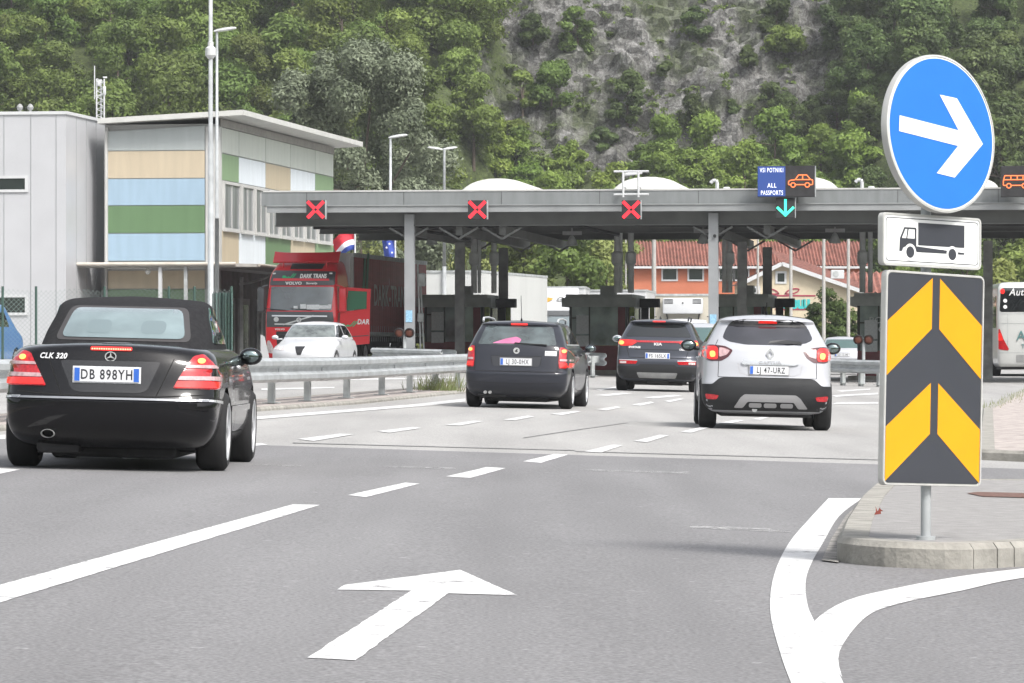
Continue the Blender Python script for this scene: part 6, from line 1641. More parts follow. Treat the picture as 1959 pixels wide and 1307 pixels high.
# ---- silver crossover hatchback
def car_captur():
    D = 56.0; c = Car('silver_hatchback', 'silver white high hatchback with black roof and dark lower bumper, nearest car in the middle', 'car', at(1466, D), R(1.2)); t = c.t
    ks = [key(.21, .35, 3.8, .68, .3, 3.2, .5, 2.6), key(.25, .15, 3.9, .78, .3, 3.3, .6, 2.6), key(.34, .05, 4.0, .86, .30, 3.2, .7, 2.6), key(.46, .0, 4.08, .888, .32, 3.0, .75, 2.6), key(.6, .0, 4.12, .89, .32, 3.0, .8, 2.6), key(.66, .03, 4.12, .89, .32, 3.0, .8, 2.6), key(.78, .05, 4.08, .888, .32, 2.9, .8, 2.6),
          key(.9, .06, 4.0, .885, .34, 2.8, .8, 2.6), key(1.02, .09, 3.7, .873, .34, 2.8, .8, 2.6), key(1.10, .12, 3.3, .85, .34, 2.8, .8, 2.6), key(1.16, .17, 3.05, .815, .34, 2.8, .7, 2.6), key(1.25, .27, 2.85, .765, .34, 2.8, .6, 2.6), key(1.35, .38, 2.65, .71, .34, 2.8, .6, 2.6), key(1.43, .45, 2.5, .665, .34, 2.8, .6, 2.6), key(1.465, .40, 2.4, .645, .3, 2.8, .5, 2.6),
          key(1.50, .44, 2.25, .61, .3, 2.7, .5, 2.6, .01), key(1.535, .6, 2.0, .53, .3, 2.6, .5, 2.6, .02), key(1.555, .85, 1.8, .36, .3, 2.6, .4, 2.5, .02), key(1.56, 1.1, 1.6, .12, .2, 2.4, .2, 2.4, .005)]
    c.body(ks, M_psilver, 'body', [(.78, .345), (3.38, .345)], .395, w_=.888)
    # black roof above the silver spoiler, tapering along the pillars
    c.patch('roof', rnd([(-.60, .78), (.60, .78), (.60, 2.3), (-.60, 2.3)], .1), M_pblack, 'T', .006, skirt=.03)
    for sg in (-1, 1):
        c.patch('side_window', rnd([(.85, 1.17), (2.95, 1.15), (2.4, 1.44), (2.0, 1.50), (1.0, 1.47), (.9, 1.3)], .05), M_carglass, 'S', .004, sg)
        c.strip('door_gap', [[(1.15, 1.13), (1.1, .75), (1.25, .40)], [(2.0, .40), (2.0, 1.14)], [(2.9, .45), (2.95, .8), (2.9, 1.12)]], M_seam, 'S', .009, .003, sg)
        c.patch('sill_trim', rnd([(1.2, .26), (2.95, .26), (2.95, .42), (1.2, .42)], .02), M_dkplastic, 'S', .008, sg)
        for y in (1.35, 2.2): mb = MB(); h = c.hit('S', y, .95, sg=sg)[0]; mb.bbox((h.x + sg * .02, y, .95), (.03, .18, .035), .012); mesh('door_handle', mb, M_psilver, t, smooth=50)
        mb = MB()
    c.patch('rear_window', rnd([(-.61, 1.225), (-.52, 1.175), (-.3, 1.14), (.3, 1.14), (.52, 1.175), (.61, 1.225), (.555, 1.36), (.475, 1.46), (.3, 1.485), (-.3, 1.485), (-.475, 1.46), (-.555, 1.36)], .04), mat('tinted_rear_glass', (.022, .022, .028), rough=.09, spec=1, coat=.8, var=.35, vs=3), 'R', .004)
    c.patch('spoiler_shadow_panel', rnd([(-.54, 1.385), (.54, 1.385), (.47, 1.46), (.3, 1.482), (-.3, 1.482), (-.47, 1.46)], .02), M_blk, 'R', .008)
    o = c.patch('brake_light', rnd(rect(-.125, 1.425, .125, 1.465), .014), M_lredlit, 'R', .012)
    mb = MB(); h1 = c.hit('R', .02, 1.175)[0]; mb.add([(.0, h1.y - .02, 1.16), (.46, h1.y - .03, 1.165), (.44, h1.y - .0, 1.195), (.25, h1.y + .02, 1.215), (.03, h1.y - .0, 1.20), (.0, h1.y + .03, 1.16), (.46, h1.y + .03, 1.165)], [(0, 1, 2, 3, 4), (0, 5, 6, 1)]); mesh('wiper', mb, M_blk, t)
    L = [(-.868, 1.11), (-.74, 1.115), (-.58, 1.10), (-.485, 1.06), (-.53, .985), (-.62, .93), (-.76, .925), (-.865, .96)]
    for sx, f_ in ((-1, lambda p: p), (1, c.mir)):
        q = c.patch('lamp_surround', rnd([(x * 1.0 + sx * -.0, z) for x, z in f_([(-.875, 1.125), (-.74, 1.13), (-.57, 1.113), (-.465, 1.062), (-.52, .975), (-.615, .915), (-.765, .91), (-.873, .95)])], .03), mat('dark_red_rim', (.06, .008, .012), rough=.2, coat=.8), 'R', .006)
        o = c.patch('tail_light', rnd(f_([(-.862, 1.105), (-.70, 1.11), (-.665, 1.08), (-.665, .935), (-.76, .93), (-.86, .965)]), .03), M_lredlit, 'R', .014, bulge=.012)
        c.patch('lit_segment', rnd([(sx * a, b_) for a, b_ in ((.77, 1.04), (.70, 1.045), (.69, .965), (.76, .955))], .045), M_lor, 'R', .03, parent=o, skirt=.012)
        c.patch('lamp_band', rnd(f_([(-.65, 1.095), (-.58, 1.085), (-.505, 1.055), (-.55, .995), (-.65, .965)]), .02), M_lpink, 'R', .014, parent=o, skirt=.012)
        c.patch('rear_reflector', rnd(f_([(-.80, .40), (-.67, .40), (-.64, .455), (-.82, .47)]), .02), M_lred, 'R', .02)
    dk = [(-.92, .60), (-.73, .60), (-.64, .685), (-.58, .695), (.58, .695), (.64, .685), (.73, .60), (.92, .60), (.90, .30), (.80, .26), (-.80, .26), (-.90, .30)]
    c.patch('lower_bumper', rnd(dk, .03), M_dkplastic, 'R', .012)
    for sg in (-1, 1): c.patch('wheel_arch_trim', rnd([(.0, .28), (.35, .28), (.40, .60), (.0, .60)], .02), M_dkplastic, 'S', .010, sg)
    o = c.patch('skid_plate', rnd([(-.44, .30), (-.35, .44), (-.30, .475), (.38, .475), (.44, .44), (.55, .30), (.42, .30), (.36, .38), (-.26, .38), (-.32, .30)], .02), M_silplastic, 'R', .026)
    c.patch('skid_insert', [rnd(rect(x, .305, x + .17, .365), .03) for x in (-.24, -.04, .18)], M_silplastic, 'R', .022, parent=o)
    c.strip('tailgate_gap', [[(-.665, 1.2), (-.70, 1.12)], [(-.655, .92), (-.66, .70)], [(.655, .92), (.66, .70)], [(-.66, .70), (.66, .70)]], M_seam, 'R', .007, .003)
    c.patch('garnish', rnd([(-.36, .895), (-.32, .94), (.36, .94), (.42, .885), (.35, .87), (-.33, .87)], .015), mat('bright_trim', (.55, .56, .57), rough=.2, metal=.8), 'R', .022)
    c.words('model_lettering', 'CAPTUR', .05, .03, .905, M_silplastic, 1.5, .001, off=.026)
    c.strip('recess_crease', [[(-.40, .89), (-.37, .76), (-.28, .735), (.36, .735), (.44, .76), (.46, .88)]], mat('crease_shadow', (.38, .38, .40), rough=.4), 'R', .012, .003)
    h = c.hit('R', .03, 1.02)[0]; mb = MB(); Mx = rearM(.03, h.y - .012, 1.02)
    for a, b_ in (((0, .075), (-.045, 0)), ((-.045, 0), (0, -.075)), ((0, -.075), (.045, 0)), ((.045, 0), (0, .075))): mb.ext(bar2(a, b_, .022), Mx, .014)
    mesh('emblem', mb, M_chrome, t)
    c.plate('LJ 47-URZ', .02, .80)
    mb = MB(); h = c.hit('R', 0, 1.53)[0]; mb.cyl((0, .95, 1.555), (0, .85, 1.72), .006, n=6); mb.cyl((0, .97, 1.545), (0, .93, 1.6), .02, .01, n=8); mesh('antenna', mb, M_blk, t)
    mb = MB(); mb.cyl((-.16, .1, .27), (-.16, .4, .30), .035, n=14); mesh('exhaust_pipe', mb, M_chrome, t, smooth=40)
    mb = MB(); mb.bbox((0, 1.6, .24), (1.25, 2.4, .14), .03); mb.bbox((0, .75, .25), (1.3, .25, .12), .04); mesh('underbody', mb, M_blkm, t)
    c.wheels((.78, 3.38), .345, .215, .775, spokes=6)
    for sg in (-1, 1): c.mirror(.89, 2.7, 1.12, sg, M_pblack, (.12, .08, .10))
    # person visible? only head rests
car_captur()

# ---- generic small cars seen from the front or far away
def front_car(name, label, px, D, head, m, scale=1.0, wid=.865, ht=1.44, front=True, L=4.15, plate=None):
    c = Car(name, label, 'car', at(px, D), head, roll=False); t = c.t; k = ht / 1.44
    hw = wid
    z = lambda v: v * k
    ks = [key(z(.17), .4, L - .3, hw * .8, .3, 3, .4, 2.6), key(z(.24), .15, L - .15, hw * .93, .4, 3, .5, 2.4), key(z(.4), .03, L - .02, hw * .99, .4, 3, .6, 2.2), key(z(.55), 0, L, hw, .4, 3, .65, 2.2), key(z(.66), .02, L - .04, hw, .4, 3, .7, 2.1), key(z(.76), .05, L - .2, hw * .99, .4, 3, .75, 2.1, .02), key(z(.86), .08, L - .6, hw * .97, .4, 3, .8, 2.2, .04), key(z(.93), .12, L - 1.0, hw * .94, .4, 3, .6, 2.4, .03),
          key(z(.98), .2, L - 1.22, hw * .90, .4, 3, .45, 2.6, .02), key(z(1.1), .35, L - 1.42, hw * .85, .4, 3, .4, 2.8), key(z(1.25), .55, L - 1.68, hw * .78, .4, 3, .35, 3, .0), key(z(1.36), .75, L - 1.9, hw * .71, .4, 3, .3, 3, .01), key(z(1.41), .95, L - 2.05, hw * .62, .4, 2.8, .3, 3, .015), key(z(1.435), 1.2, L - 2.3, hw * .42, .3, 2.6, .3, 2.6, .015), key(z(1.44), 1.4, L - 2.5, hw * .15, .2, 2.4, .2, 2.4, .0)]
    c.body(ks, m, 'body', [(.75, .31), (L - .88, .31)], .35, w_=hw)
    c.patch('windscreen', rnd([(-hw * .82, z(1.0)), (hw * .82, z(1.0)), (hw * .66, z(1.345)), (-hw * .66, z(1.345))], .05), mat('pale_windscreen', (.13, .15, .145), rough=.06, spec=1, coat=1, var=.6, vs=3), 'F', .006)
    c.patch('rear_window', rnd([(-hw * .80, z(1.0)), (hw * .80, z(1.0)), (hw * .66, z(1.33)), (-hw * .66, z(1.33))], .05), M_greenglass, 'R', .006)
    for sg in (-1, 1):
        c.patch('side_window', [rnd([(.7, z(1.02)), (1.75, z(1.0)), (1.73, z(1.33)), (1.05, z(1.31))], .04), rnd([(1.83, z(1.0)), (L - 1.5, z(1.0)), (L - 1.95, z(1.3)), (1.82, z(1.34))], .04)], M_carglass, 'S', .005, sg)
        c.strip('door_gap', [[(1.79, z(.98)), (1.79, .35)], [(L - 1.2, .4), (L - 1.15, z(.95))], [(1.0, z(.95)), (1.0, .6), (1.15, .36)]], M_seam, 'S', .009, .003, sg)
        o = c.patch('headlight', rnd([(sg * hw * .50, z(.64)), (sg * hw * .90, z(.66)), (sg * hw * .88, z(.75)), (sg * hw * .56, z(.76))][::sg], .03), M_lwhite, 'F', .008)
        c.patch('bulb', circ(sg * hw * .64, z(.70), .045, 12), mat('bright_lens', (.85, .85, .8), rough=.1, coat=1), 'F', .016, parent=o, skirt=.01)
        c.patch('tail_light', rnd([(sg * hw * .70, z(.78)), (sg * hw * .93, z(.78)), (sg * hw * .91, z(.95)), (sg * hw * .72, z(.93))][::sg], .03), M_lred, 'R', .008)
        c.mirror(hw + .0, L - 1.45, z(1.0), sg, m, (.10, .075, .07))
    c.patch('front_grille', rnd([(-.14, z(.75)), (.14, z(.75)), (.05, z(.52)), (-.05, z(.52))], .01), M_blk, 'F', .008)
    c.patch('air_intake', rnd([(-.55, z(.42)), (.55, z(.42)), (.5, z(.28)), (-.5, z(.28))], .03), M_blk, 'F', .006)
    c.patch('rear_recess', rnd([(-.34, z(.82)), (.34, z(.82)), (.3, z(.68)), (-.3, z(.68))], .02), M_silplastic, 'R', .003)
    c.strip('tailgate_gap', [[(-.62, z(.98)), (-.6, z(.6)), (.6, z(.6)), (.62, z(.98))]], M_seam, 'R', .009, .003)
    if plate: c.plate(plate, 0, z(.75))
    mb = MB(); mb.bbox((0, L / 2, .2), (1.1, L * .6, .1), .03); mesh('underbody', mb, M_blkm, t)
    c.wheels((.75, L - .88), .31, .2, hw - .12, spokes=5)
    return c
a = front_car('white_car', 'white compact car facing the camera in front of the red truck', 624, 112, PI + R(9), M_pwhite, ht=1.44)
a.t.location = at(631, 116)
a = front_car('silver_car', 'silver car partly hidden between the dark grey car and the silver hatchback', 1327, 112, R(5), M_psilver, ht=1.62, wid=.9, L=4.4)
a.t.location = at(1330, 107)
a = front_car('pale_car', 'pale small car seen from behind, far right of the silver hatchback', 1613, 150, R(4), M_psilver, ht=1.45, plate='GO 12-345'); a.t.location = at(1611, 158)
bpy.data.objects.remove([o for o in a.t.children if o.name.startswith('license_plate')][0].children[-1]) if 0 else None
# ------------------------------------------------------------ red truck with open door
M_tred = paint('red_truck_paint', (.60, .014, .025), .3)
M_tdark = mat('truck_dark_panel', (.05, .055, .06), rough=.4, coat=.3)
M_curt = mat('dark_red_curtain', (.27, .048, .05), rough=.6, var=.15, vs=1, stretch=(1, .6, 8))
M_tgreen = mat('green_logo', (.02, .36, .15), rough=.5)
M_twhite = mat('white_logo', (.72, .72, .72), rough=.5)
M_tgrey = mat('trailer_white', (.50, .51, .50), rough=.5, var=.07, vs=.6, stretch=(1, 1, .2))
def skew(poly, sh): return [(x + y * sh, y) for x, y in poly]
def logo_green(mb, M, s):      # pair of slanted bars with a wave on their left
    for k in (0, .5): mb.ext([(k * s, -.45 * s), (k * s + .28 * s, -.45 * s), (k * s + 1.15 * s, .55 * s), (k * s + .87 * s, .55 * s)], M, .01)
    mb.ext([(-1.7 * s, -.45 * s), (.1 * s, -.45 * s), (.28 * s, -.22 * s), (-.1 * s, -.2 * s), (-.25 * s, -.02 * s), (-.6 * s, -.3 * s), (-1.0 * s, .12 * s), (-1.6 * s, .08 * s)], M, .009)
def truck():
    D = 131.0; c = Car('red_truck', 'red lorry with dark red curtain trailer and open cab door, facing the camera', 'truck', at(575, D), PI + R(9.5), roll=False); t = c.t
    # local: vehicle drives along +y, front of cab at y=0, so place everything at negative y
    wd = 1.25; F0 = 0
    ks = [key(.30, -2.2, -.08, 1.18, .1, 6, .15, 4, 0, 0), key(.45, -2.3, -.0, 1.23, .1, 8, .18, 4, 0, 0), key(1.3, -2.3, .0, 1.25, .1, 8, .2, 4, 0, 0), key(1.75, -2.3, .0, 1.25, .1, 8, .22, 4, 0, 0), key(1.95, -2.3, -.04, 1.25, .1, 8, .25, 4, 0, 0), key(2.8, -2.3, -.2, 1.20, .1, 8, .3, 4, 0, 0), key(3.15, -2.3, -.28, 1.17, .1, 8, .35, 4, 0, 0),
          key(3.5, -2.3, -.75, 1.08, .1, 8, .4, 4, 0, 0), key(3.68, -2.3, -1.1, 1.0, .1, 8, .4, 4, .02, 0), key(3.74, -2.2, -1.4, .8, .1, 6, .3, 4, .02, 0), key(3.75, -2.0, -1.5, .3, .1, 4, .2, 3, 0, 0)]
    ks = [tuple([k[0], k[1], k[2], k[3], .12, 6, k[6], k[7], k[8], .0]) for k in ks]
    c.body(ks, M_tred, 'cab', [(-1.35, .5)], .58, w_=1.25)
    f = lambda p: [(-x, y) for x, y in p][::-1]     # given as seen in the picture (front view): mirror x
    ws_ = c.patch('windscreen', rnd(f([(-1.08, 1.98), (1.06, 1.98), (1.10, 2.78), (-1.08, 2.80)]), .06), mat('truck_glass', (.045, .06, .062), rough=.05, coat=1, spec=1, var=.5, vs=1.5), 'F', .01)
    pap = MB()
    for x, z, w2, h2 in ((-.18, 2.08, .07, .09), (.08, 2.12, .1, .12), (.42, 2.1, .22, .12), (.83, 2.1, .2, .09), (1.0, 2.12, .05, .1)): h = c.hit('F', -x, z)[0]; pap.box((-x, h.y + .03, z), (w2 * 2, .01, h2 * 1.3))
    mesh('papers', pap, M_paper, ws_)
    mb = MB()
    for x in (-.5, .4): h = c.hit('F', -x, 2.0)[0]; mb.beam((-x, h.y + .04, 1.99), (-x + .75, h.y + .03, 2.05), .025, .025)
    mesh('wiper', mb, M_blk, ws_)
    c.patch('visor_panel', rnd(f([(-1.12, 2.84), (1.12, 2.84), (1.10, 3.30), (-1.04, 3.34)]), .07), M_tdark, 'F', .05)
    c.patch('visor_stripe', rnd(f([(-1.0, 2.99), (.95, 2.99), (.93, 3.06), (-.98, 3.07)]), .01), M_tred, 'F', .07)
    hy = c.hit('F', 0, 3.12)[0].y + .09
    mb = MB(); logo_green(mb, frontM(.42, hy, 3.16), .15); mesh('logo', mb, M_tgreen, t)
    mb = MB(); text(mb, 'DARK TRANS', .20, frontM(-.40, hy, 3.15), .02, .72, .006, .25); text(mb, 'VOLVO', .14, frontM(.27, c.hit('F', 0, 2.9)[0].y + .08, 2.91), .01, 1.15, .006); text(mb, 'Slovenija', .10, frontM(-.36, c.hit('F', 0, 2.9)[0].y + .08, 2.91), .01, 1.0, .003); mesh('lettering', mb, M_twhite, t)
    mb = MB(); h = c.hit('F', 0, 3.32)[0].y; 
    for x in (-1.0, .98): mb.bbox((-x, c.hit('F', -x, 3.25)[0].y + .08, 3.25), (.10, .05, .05), .01)
    mesh('marker_light', mb, M_twhite, t)
    # roof: dark opening and big spoiler
    c.patch('roof_hatch', rnd(f([(-.5, 3.40), (.62, 3.40), (.66, 3.58), (-.48, 3.60)]), .03), M_blk, 'F', .01)
    mb = MB(); n = 12
    for i in range(n + 1):
        a_ = -1 + 2 * i / n; y = -.62 - .25 * a_ * a_; x = a_ * 1.14
        for (dy, z) in ((.0, 3.62), (.06, 3.66), (-.28, 3.97), (-.36, 3.98), (-.36, 3.92)): mb.v.append((x * (1 + .02 * (z - 3.6)), y + dy, z + (.05 * abs(a_) ** 4 if z > 3.9 else 0)))
    for i in range(n):
        for k in range(5): mb.f.append((i * 5 + k, i * 5 + (k + 1) % 5, (i + 1) * 5 + (k + 1) % 5, (i + 1) * 5 + k))
    mb.f.append((0, 1, 2, 3, 4)); mb.f.append(tuple(n * 5 + k for k in range(5)))
    for x in (-.75, .75): mb.cyl((x, -.75, 3.4), (x, -.68, 3.68), .025, n=8)
    mesh('roof_spoiler', mb, M_tred, t, smooth=30)
    for xx in (-1.17, 1.17): mb = MB(); mb.box((xx, -2.435, 2.45), (.14, .23, 2.9)); mesh('side_fairing', mb, M_wht, t)
    # dark nose band with two bright bars and badge line
    c.patch('nose_panel', rnd(f([(-1.20, 1.95), (1.10, 1.93), (1.15, 1.62), (1.0, 1.42), (-1.2, 1.42)]), .03), M_tdark, 'F', .012)
    c.strip('chrome_bar', [[(1.0, 1.80), (-.92, 1.78)], [(.9, 1.52), (-.80, 1.50)], [(.6, 1.50), (-.45, 1.80)]], M_chrome, 'F', .045, .03)
    yy = c.hit('F', 0, 1.64)[0].y
    mb = MB()
    for k in range(20): a_, b_ = 2 * PI * k / 20, 2 * PI * (k + 1) / 20; mb.ext([(.085 * math.cos(a_), .085 * math.sin(a_)), (.085 * math.cos(b_), .085 * math.sin(b_)), (.05 * math.cos(b_), .05 * math.sin(b_)), (.05 * math.cos(a_), .05 * math.sin(a_))], frontM(.05, yy + .04, 1.66), .02)
    mb.ext(circ(0, 0, .085), frontM(.84, yy + .03, 1.68), .02)
    mesh('emblem', mb, M_chrome, t)
    c.patch('grille', rnd(f([(-.86, 1.27), (.98, 1.27), (.90, .60), (-.80, .60)]), .05), M_blk, 'F', .012)
    mb = MB(); 
    for k in range(5): z = .68 + k * .12; mb.bb((-.85, .01, z), (.78, .03, z + .02))
    mesh('grille_slat', mb, M_tdark, t)
    mb = MB(); text(mb, 'VOLVO', .08, frontM(.72, c.hit('F', .7, 1.33)[0].y + .012, 1.34), .01, 1.2, .003); text(mb, 'FH', .08, frontM(-.85, c.hit('F', -.8, 1.33)[0].y + .012, 1.34), .01, 1.2, .003); mesh('badge_lettering', mb, M_twhite, t)
    for sg in (-1, 1):
        o = c.patch('headlight', rnd([(sg * 1.17, .95), (sg * 1.19, .55), (sg * .86, .5), (sg * .98, .78), (sg * 1.08, .97)][::-sg], .04), M_lwhite, 'F', .02)
    # mirrors on arms
    for sg in (-1, 1):
        mb = MB(); mb.bbox((sg * 1.42, -.25, 2.35), (.26, .22, .85), .06); mb.tube([(sg * 1.2, -.3, 2.85), (sg * 1.42, -.25, 2.78)], .03); mb.tube([(sg * 1.2, -.3, 1.9), (sg * 1.42, -.25, 2.0)], .03); mesh('side_mirror', mb, M_tdark if sg > 0 else M_tred, t, smooth=50)
    for sg in (-1, 1): c.patch('side_window', rnd([(-1.45, 2.02), (-.6, 1.95), (-.55, 2.7), (-1.4, 2.72)], .05), M_carglass, 'S', .008, sg)
    # open door (image right = local -x side)
    dm = thing('x', None, None) if 0 else None
    W_ = 1.05
    pl = rnd([(0, .75), (W_, .85), (W_ + .04, 2.72), (.25, 2.78), (.04, 2.0)], .06)
    hole = rnd([(.30, 1.98), (W_ - .10, 2.08), (W_ - .08, 2.62), (.36, 2.66)], .05)
    # door skin as ring quads between outline and window hole
    Mx = frame((-1.25, -.35, 0), (-.97, -.24, 0), (0, 0, 1), (-.24, .97, 0))
    mb = MB()
    mb.ext([(0, .75), (W_, .85), (W_ + .02, 2.05), (.05, 1.93)], Mx, .06)
    mb.ext([(.05, 1.93), (.24, 1.96), (.33, 2.70), (.25, 2.78), (.15, 2.4)], Mx, .06); mb.ext([(W_ - .10, 2.045), (W_ + .02, 2.05), (W_ + .04, 2.72), (W_ - .08, 2.725)], Mx, .06); mb.ext([(.33, 2.66), (W_ - .08, 2.63), (W_ - .08, 2.725), (.25, 2.78)], Mx, .061)
    d = mesh('door', mb, M_tred, t)
    mb = MB(); mb.ext([(.25, 1.97), (W_ - .1, 2.05), (W_ - .085, 2.63), (.32, 2.66)], Mx @ Matrix.Translation((0, 0, .02)), .01); mesh('door_window', mb, mat('green_door_glass', (.03, .14, .08), rough=.1, coat=1), d)
    mb = MB(); mb.ext([(.02, 1.05), (W_ - .02, 1.12), (W_ - .02, 1.15), (.02, 1.08)], Mx @ Matrix.Translation((0, 0, .0605)), .01); mesh('door_crease', mb, M_tdark, d)
    M2 = frame(Mx @ Vector((.36, 1.52, .063)), (-.97 * 1, -.24, .0), (-.02, -.0, 1), (-.24, .97, 0))
    mb = MB(); logo_green(mb, M2, .19); mesh('logo', mb, M_tgreen, d)
    mb = MB(); text(mb, 'DAR', .24, M2 @ Matrix.Translation((.47, .07, .0)), .01, .8, .008, .15); mesh('lettering', mb, M_twhite, d)
    # lower left side board seen at the left of the cab
    mb = MB(); mb.ext(rnd([(-.16, -.35), (.14, -.5), (.12, -.28), (-.02, .35), (-.16, .42)], .03), frontM(1.18, .22, .75), .02); mesh('bumper_board', mb, M_twhite, t)
    # tractor chassis and wheels
    mb = MB(); mb.bb((-.45, -6.2, .7), (.45, -.6, .95)); mb.bb((-1.2, -4.2, .45), (-.6, -2.7, 1.0)); mesh('chassis', mb, M_blkm, t)
    c.wheels((-1.35, -5.1), .5, .32, 1.05, spokes=8, rimr=.6)
    # trailer
    y0, y1 = -2.75, -16.4
    mb = MB(); mb.bb((-1.26, y1, 1.15), (1.26, y0, 4.0)); tr = mesh('trailer_box', mb, mat('trailer_front', (.5, .5, .5), rough=.6), t)
    mb = MB()
    n = 110
    for sg in (-1, 1):
        o = len(mb.v)
        for i in range(n + 1):
            y = y0 - .1 + (y1 + .2 - y0) * i / n; x = sg * (1.275 + .008 * math.sin(i * 1.9) + .004 * math.sin(i * .7))
            for z in (1.28, 2.2, 3.1, 3.86): mb.v.append((x + sg * .006 * math.sin(z * 3 + i * .4), y, z))
        for i in range(n):
            for k in range(3): q = o + i * 4 + k; mb.f.append((q, q + 1, q + 5, q + 4))
    mesh('curtain', mb, M_curt, tr, smooth=60)
    mb = MB()
    for sg in (-1, 1):
        mb.bb((sg * 1.262, y1, 1.16), (sg * 1.30, y0, 1.27)); mb.bb((sg * 1.262, y1, 3.87), (sg * 1.30, y0, 4.01))
        for k in range(34): y = y0 - .3 - k * .39; mb.bb((sg * 1.302, y, .95), (sg * 1.31, y + .03, 1.5))
    mesh('side_rail', mb, M_galvd, tr)
    mb = MB(); text(mb, 'DARK-TRANS', 1.05, leftM(-1.295, -9.3, 2.55), .01, .92, .02); mesh('lettering', mb, mat('faded_logo_white', (.42, .38, .36), rough=.6), tr)
    mb = MB(); mb.ext([(-.9, -.5), (-.5, -.8), (-.1, 1.1), (-.45, 1.1)], leftM(-1.295, -4.9, 2.75), .01); mb.ext([(-.35, -.8), (.0, -.8), (.5, 1.3), (.1, 1.3)], leftM(-1.295, -4.9, 2.75), .01); mesh('logo', mb, mat('faded_logo_green', (.03, .12, .06), rough=.6), tr)
    mb = MB(); mb.bb((-1.2, y1 + .2, .9), (1.2, y1 + 5, 1.14)); mb.bb((-1.22, -9.5, .5), (-.8, -7.4, 1.1)); mb.bb((-.05, -6.6, .3), (.05, -6.5, 1.1)); mesh('trailer_chassis', mb, M_blkm, tr)
    mb = MB(); mb.bb((-1.24, -10.6, .45), (-1.20, -7.1, .75)); mesh('side_guard', mb, M_galvd, tr)
    for y in (-11.6, -12.95, -14.3):
        for sg in (-1, 1):
            me_ = [v for k, v in WH.items() if k[1] == .5][0][3]
            o = link('wheel', me_[0], None, t); link('rim', me_[1], None, o); o.location = (sg * 1.05, y, .5); o.rotation_euler = (0, 0, 0 if sg > 0 else PI)
    t.scale = (.92, .92, .92)
truck()

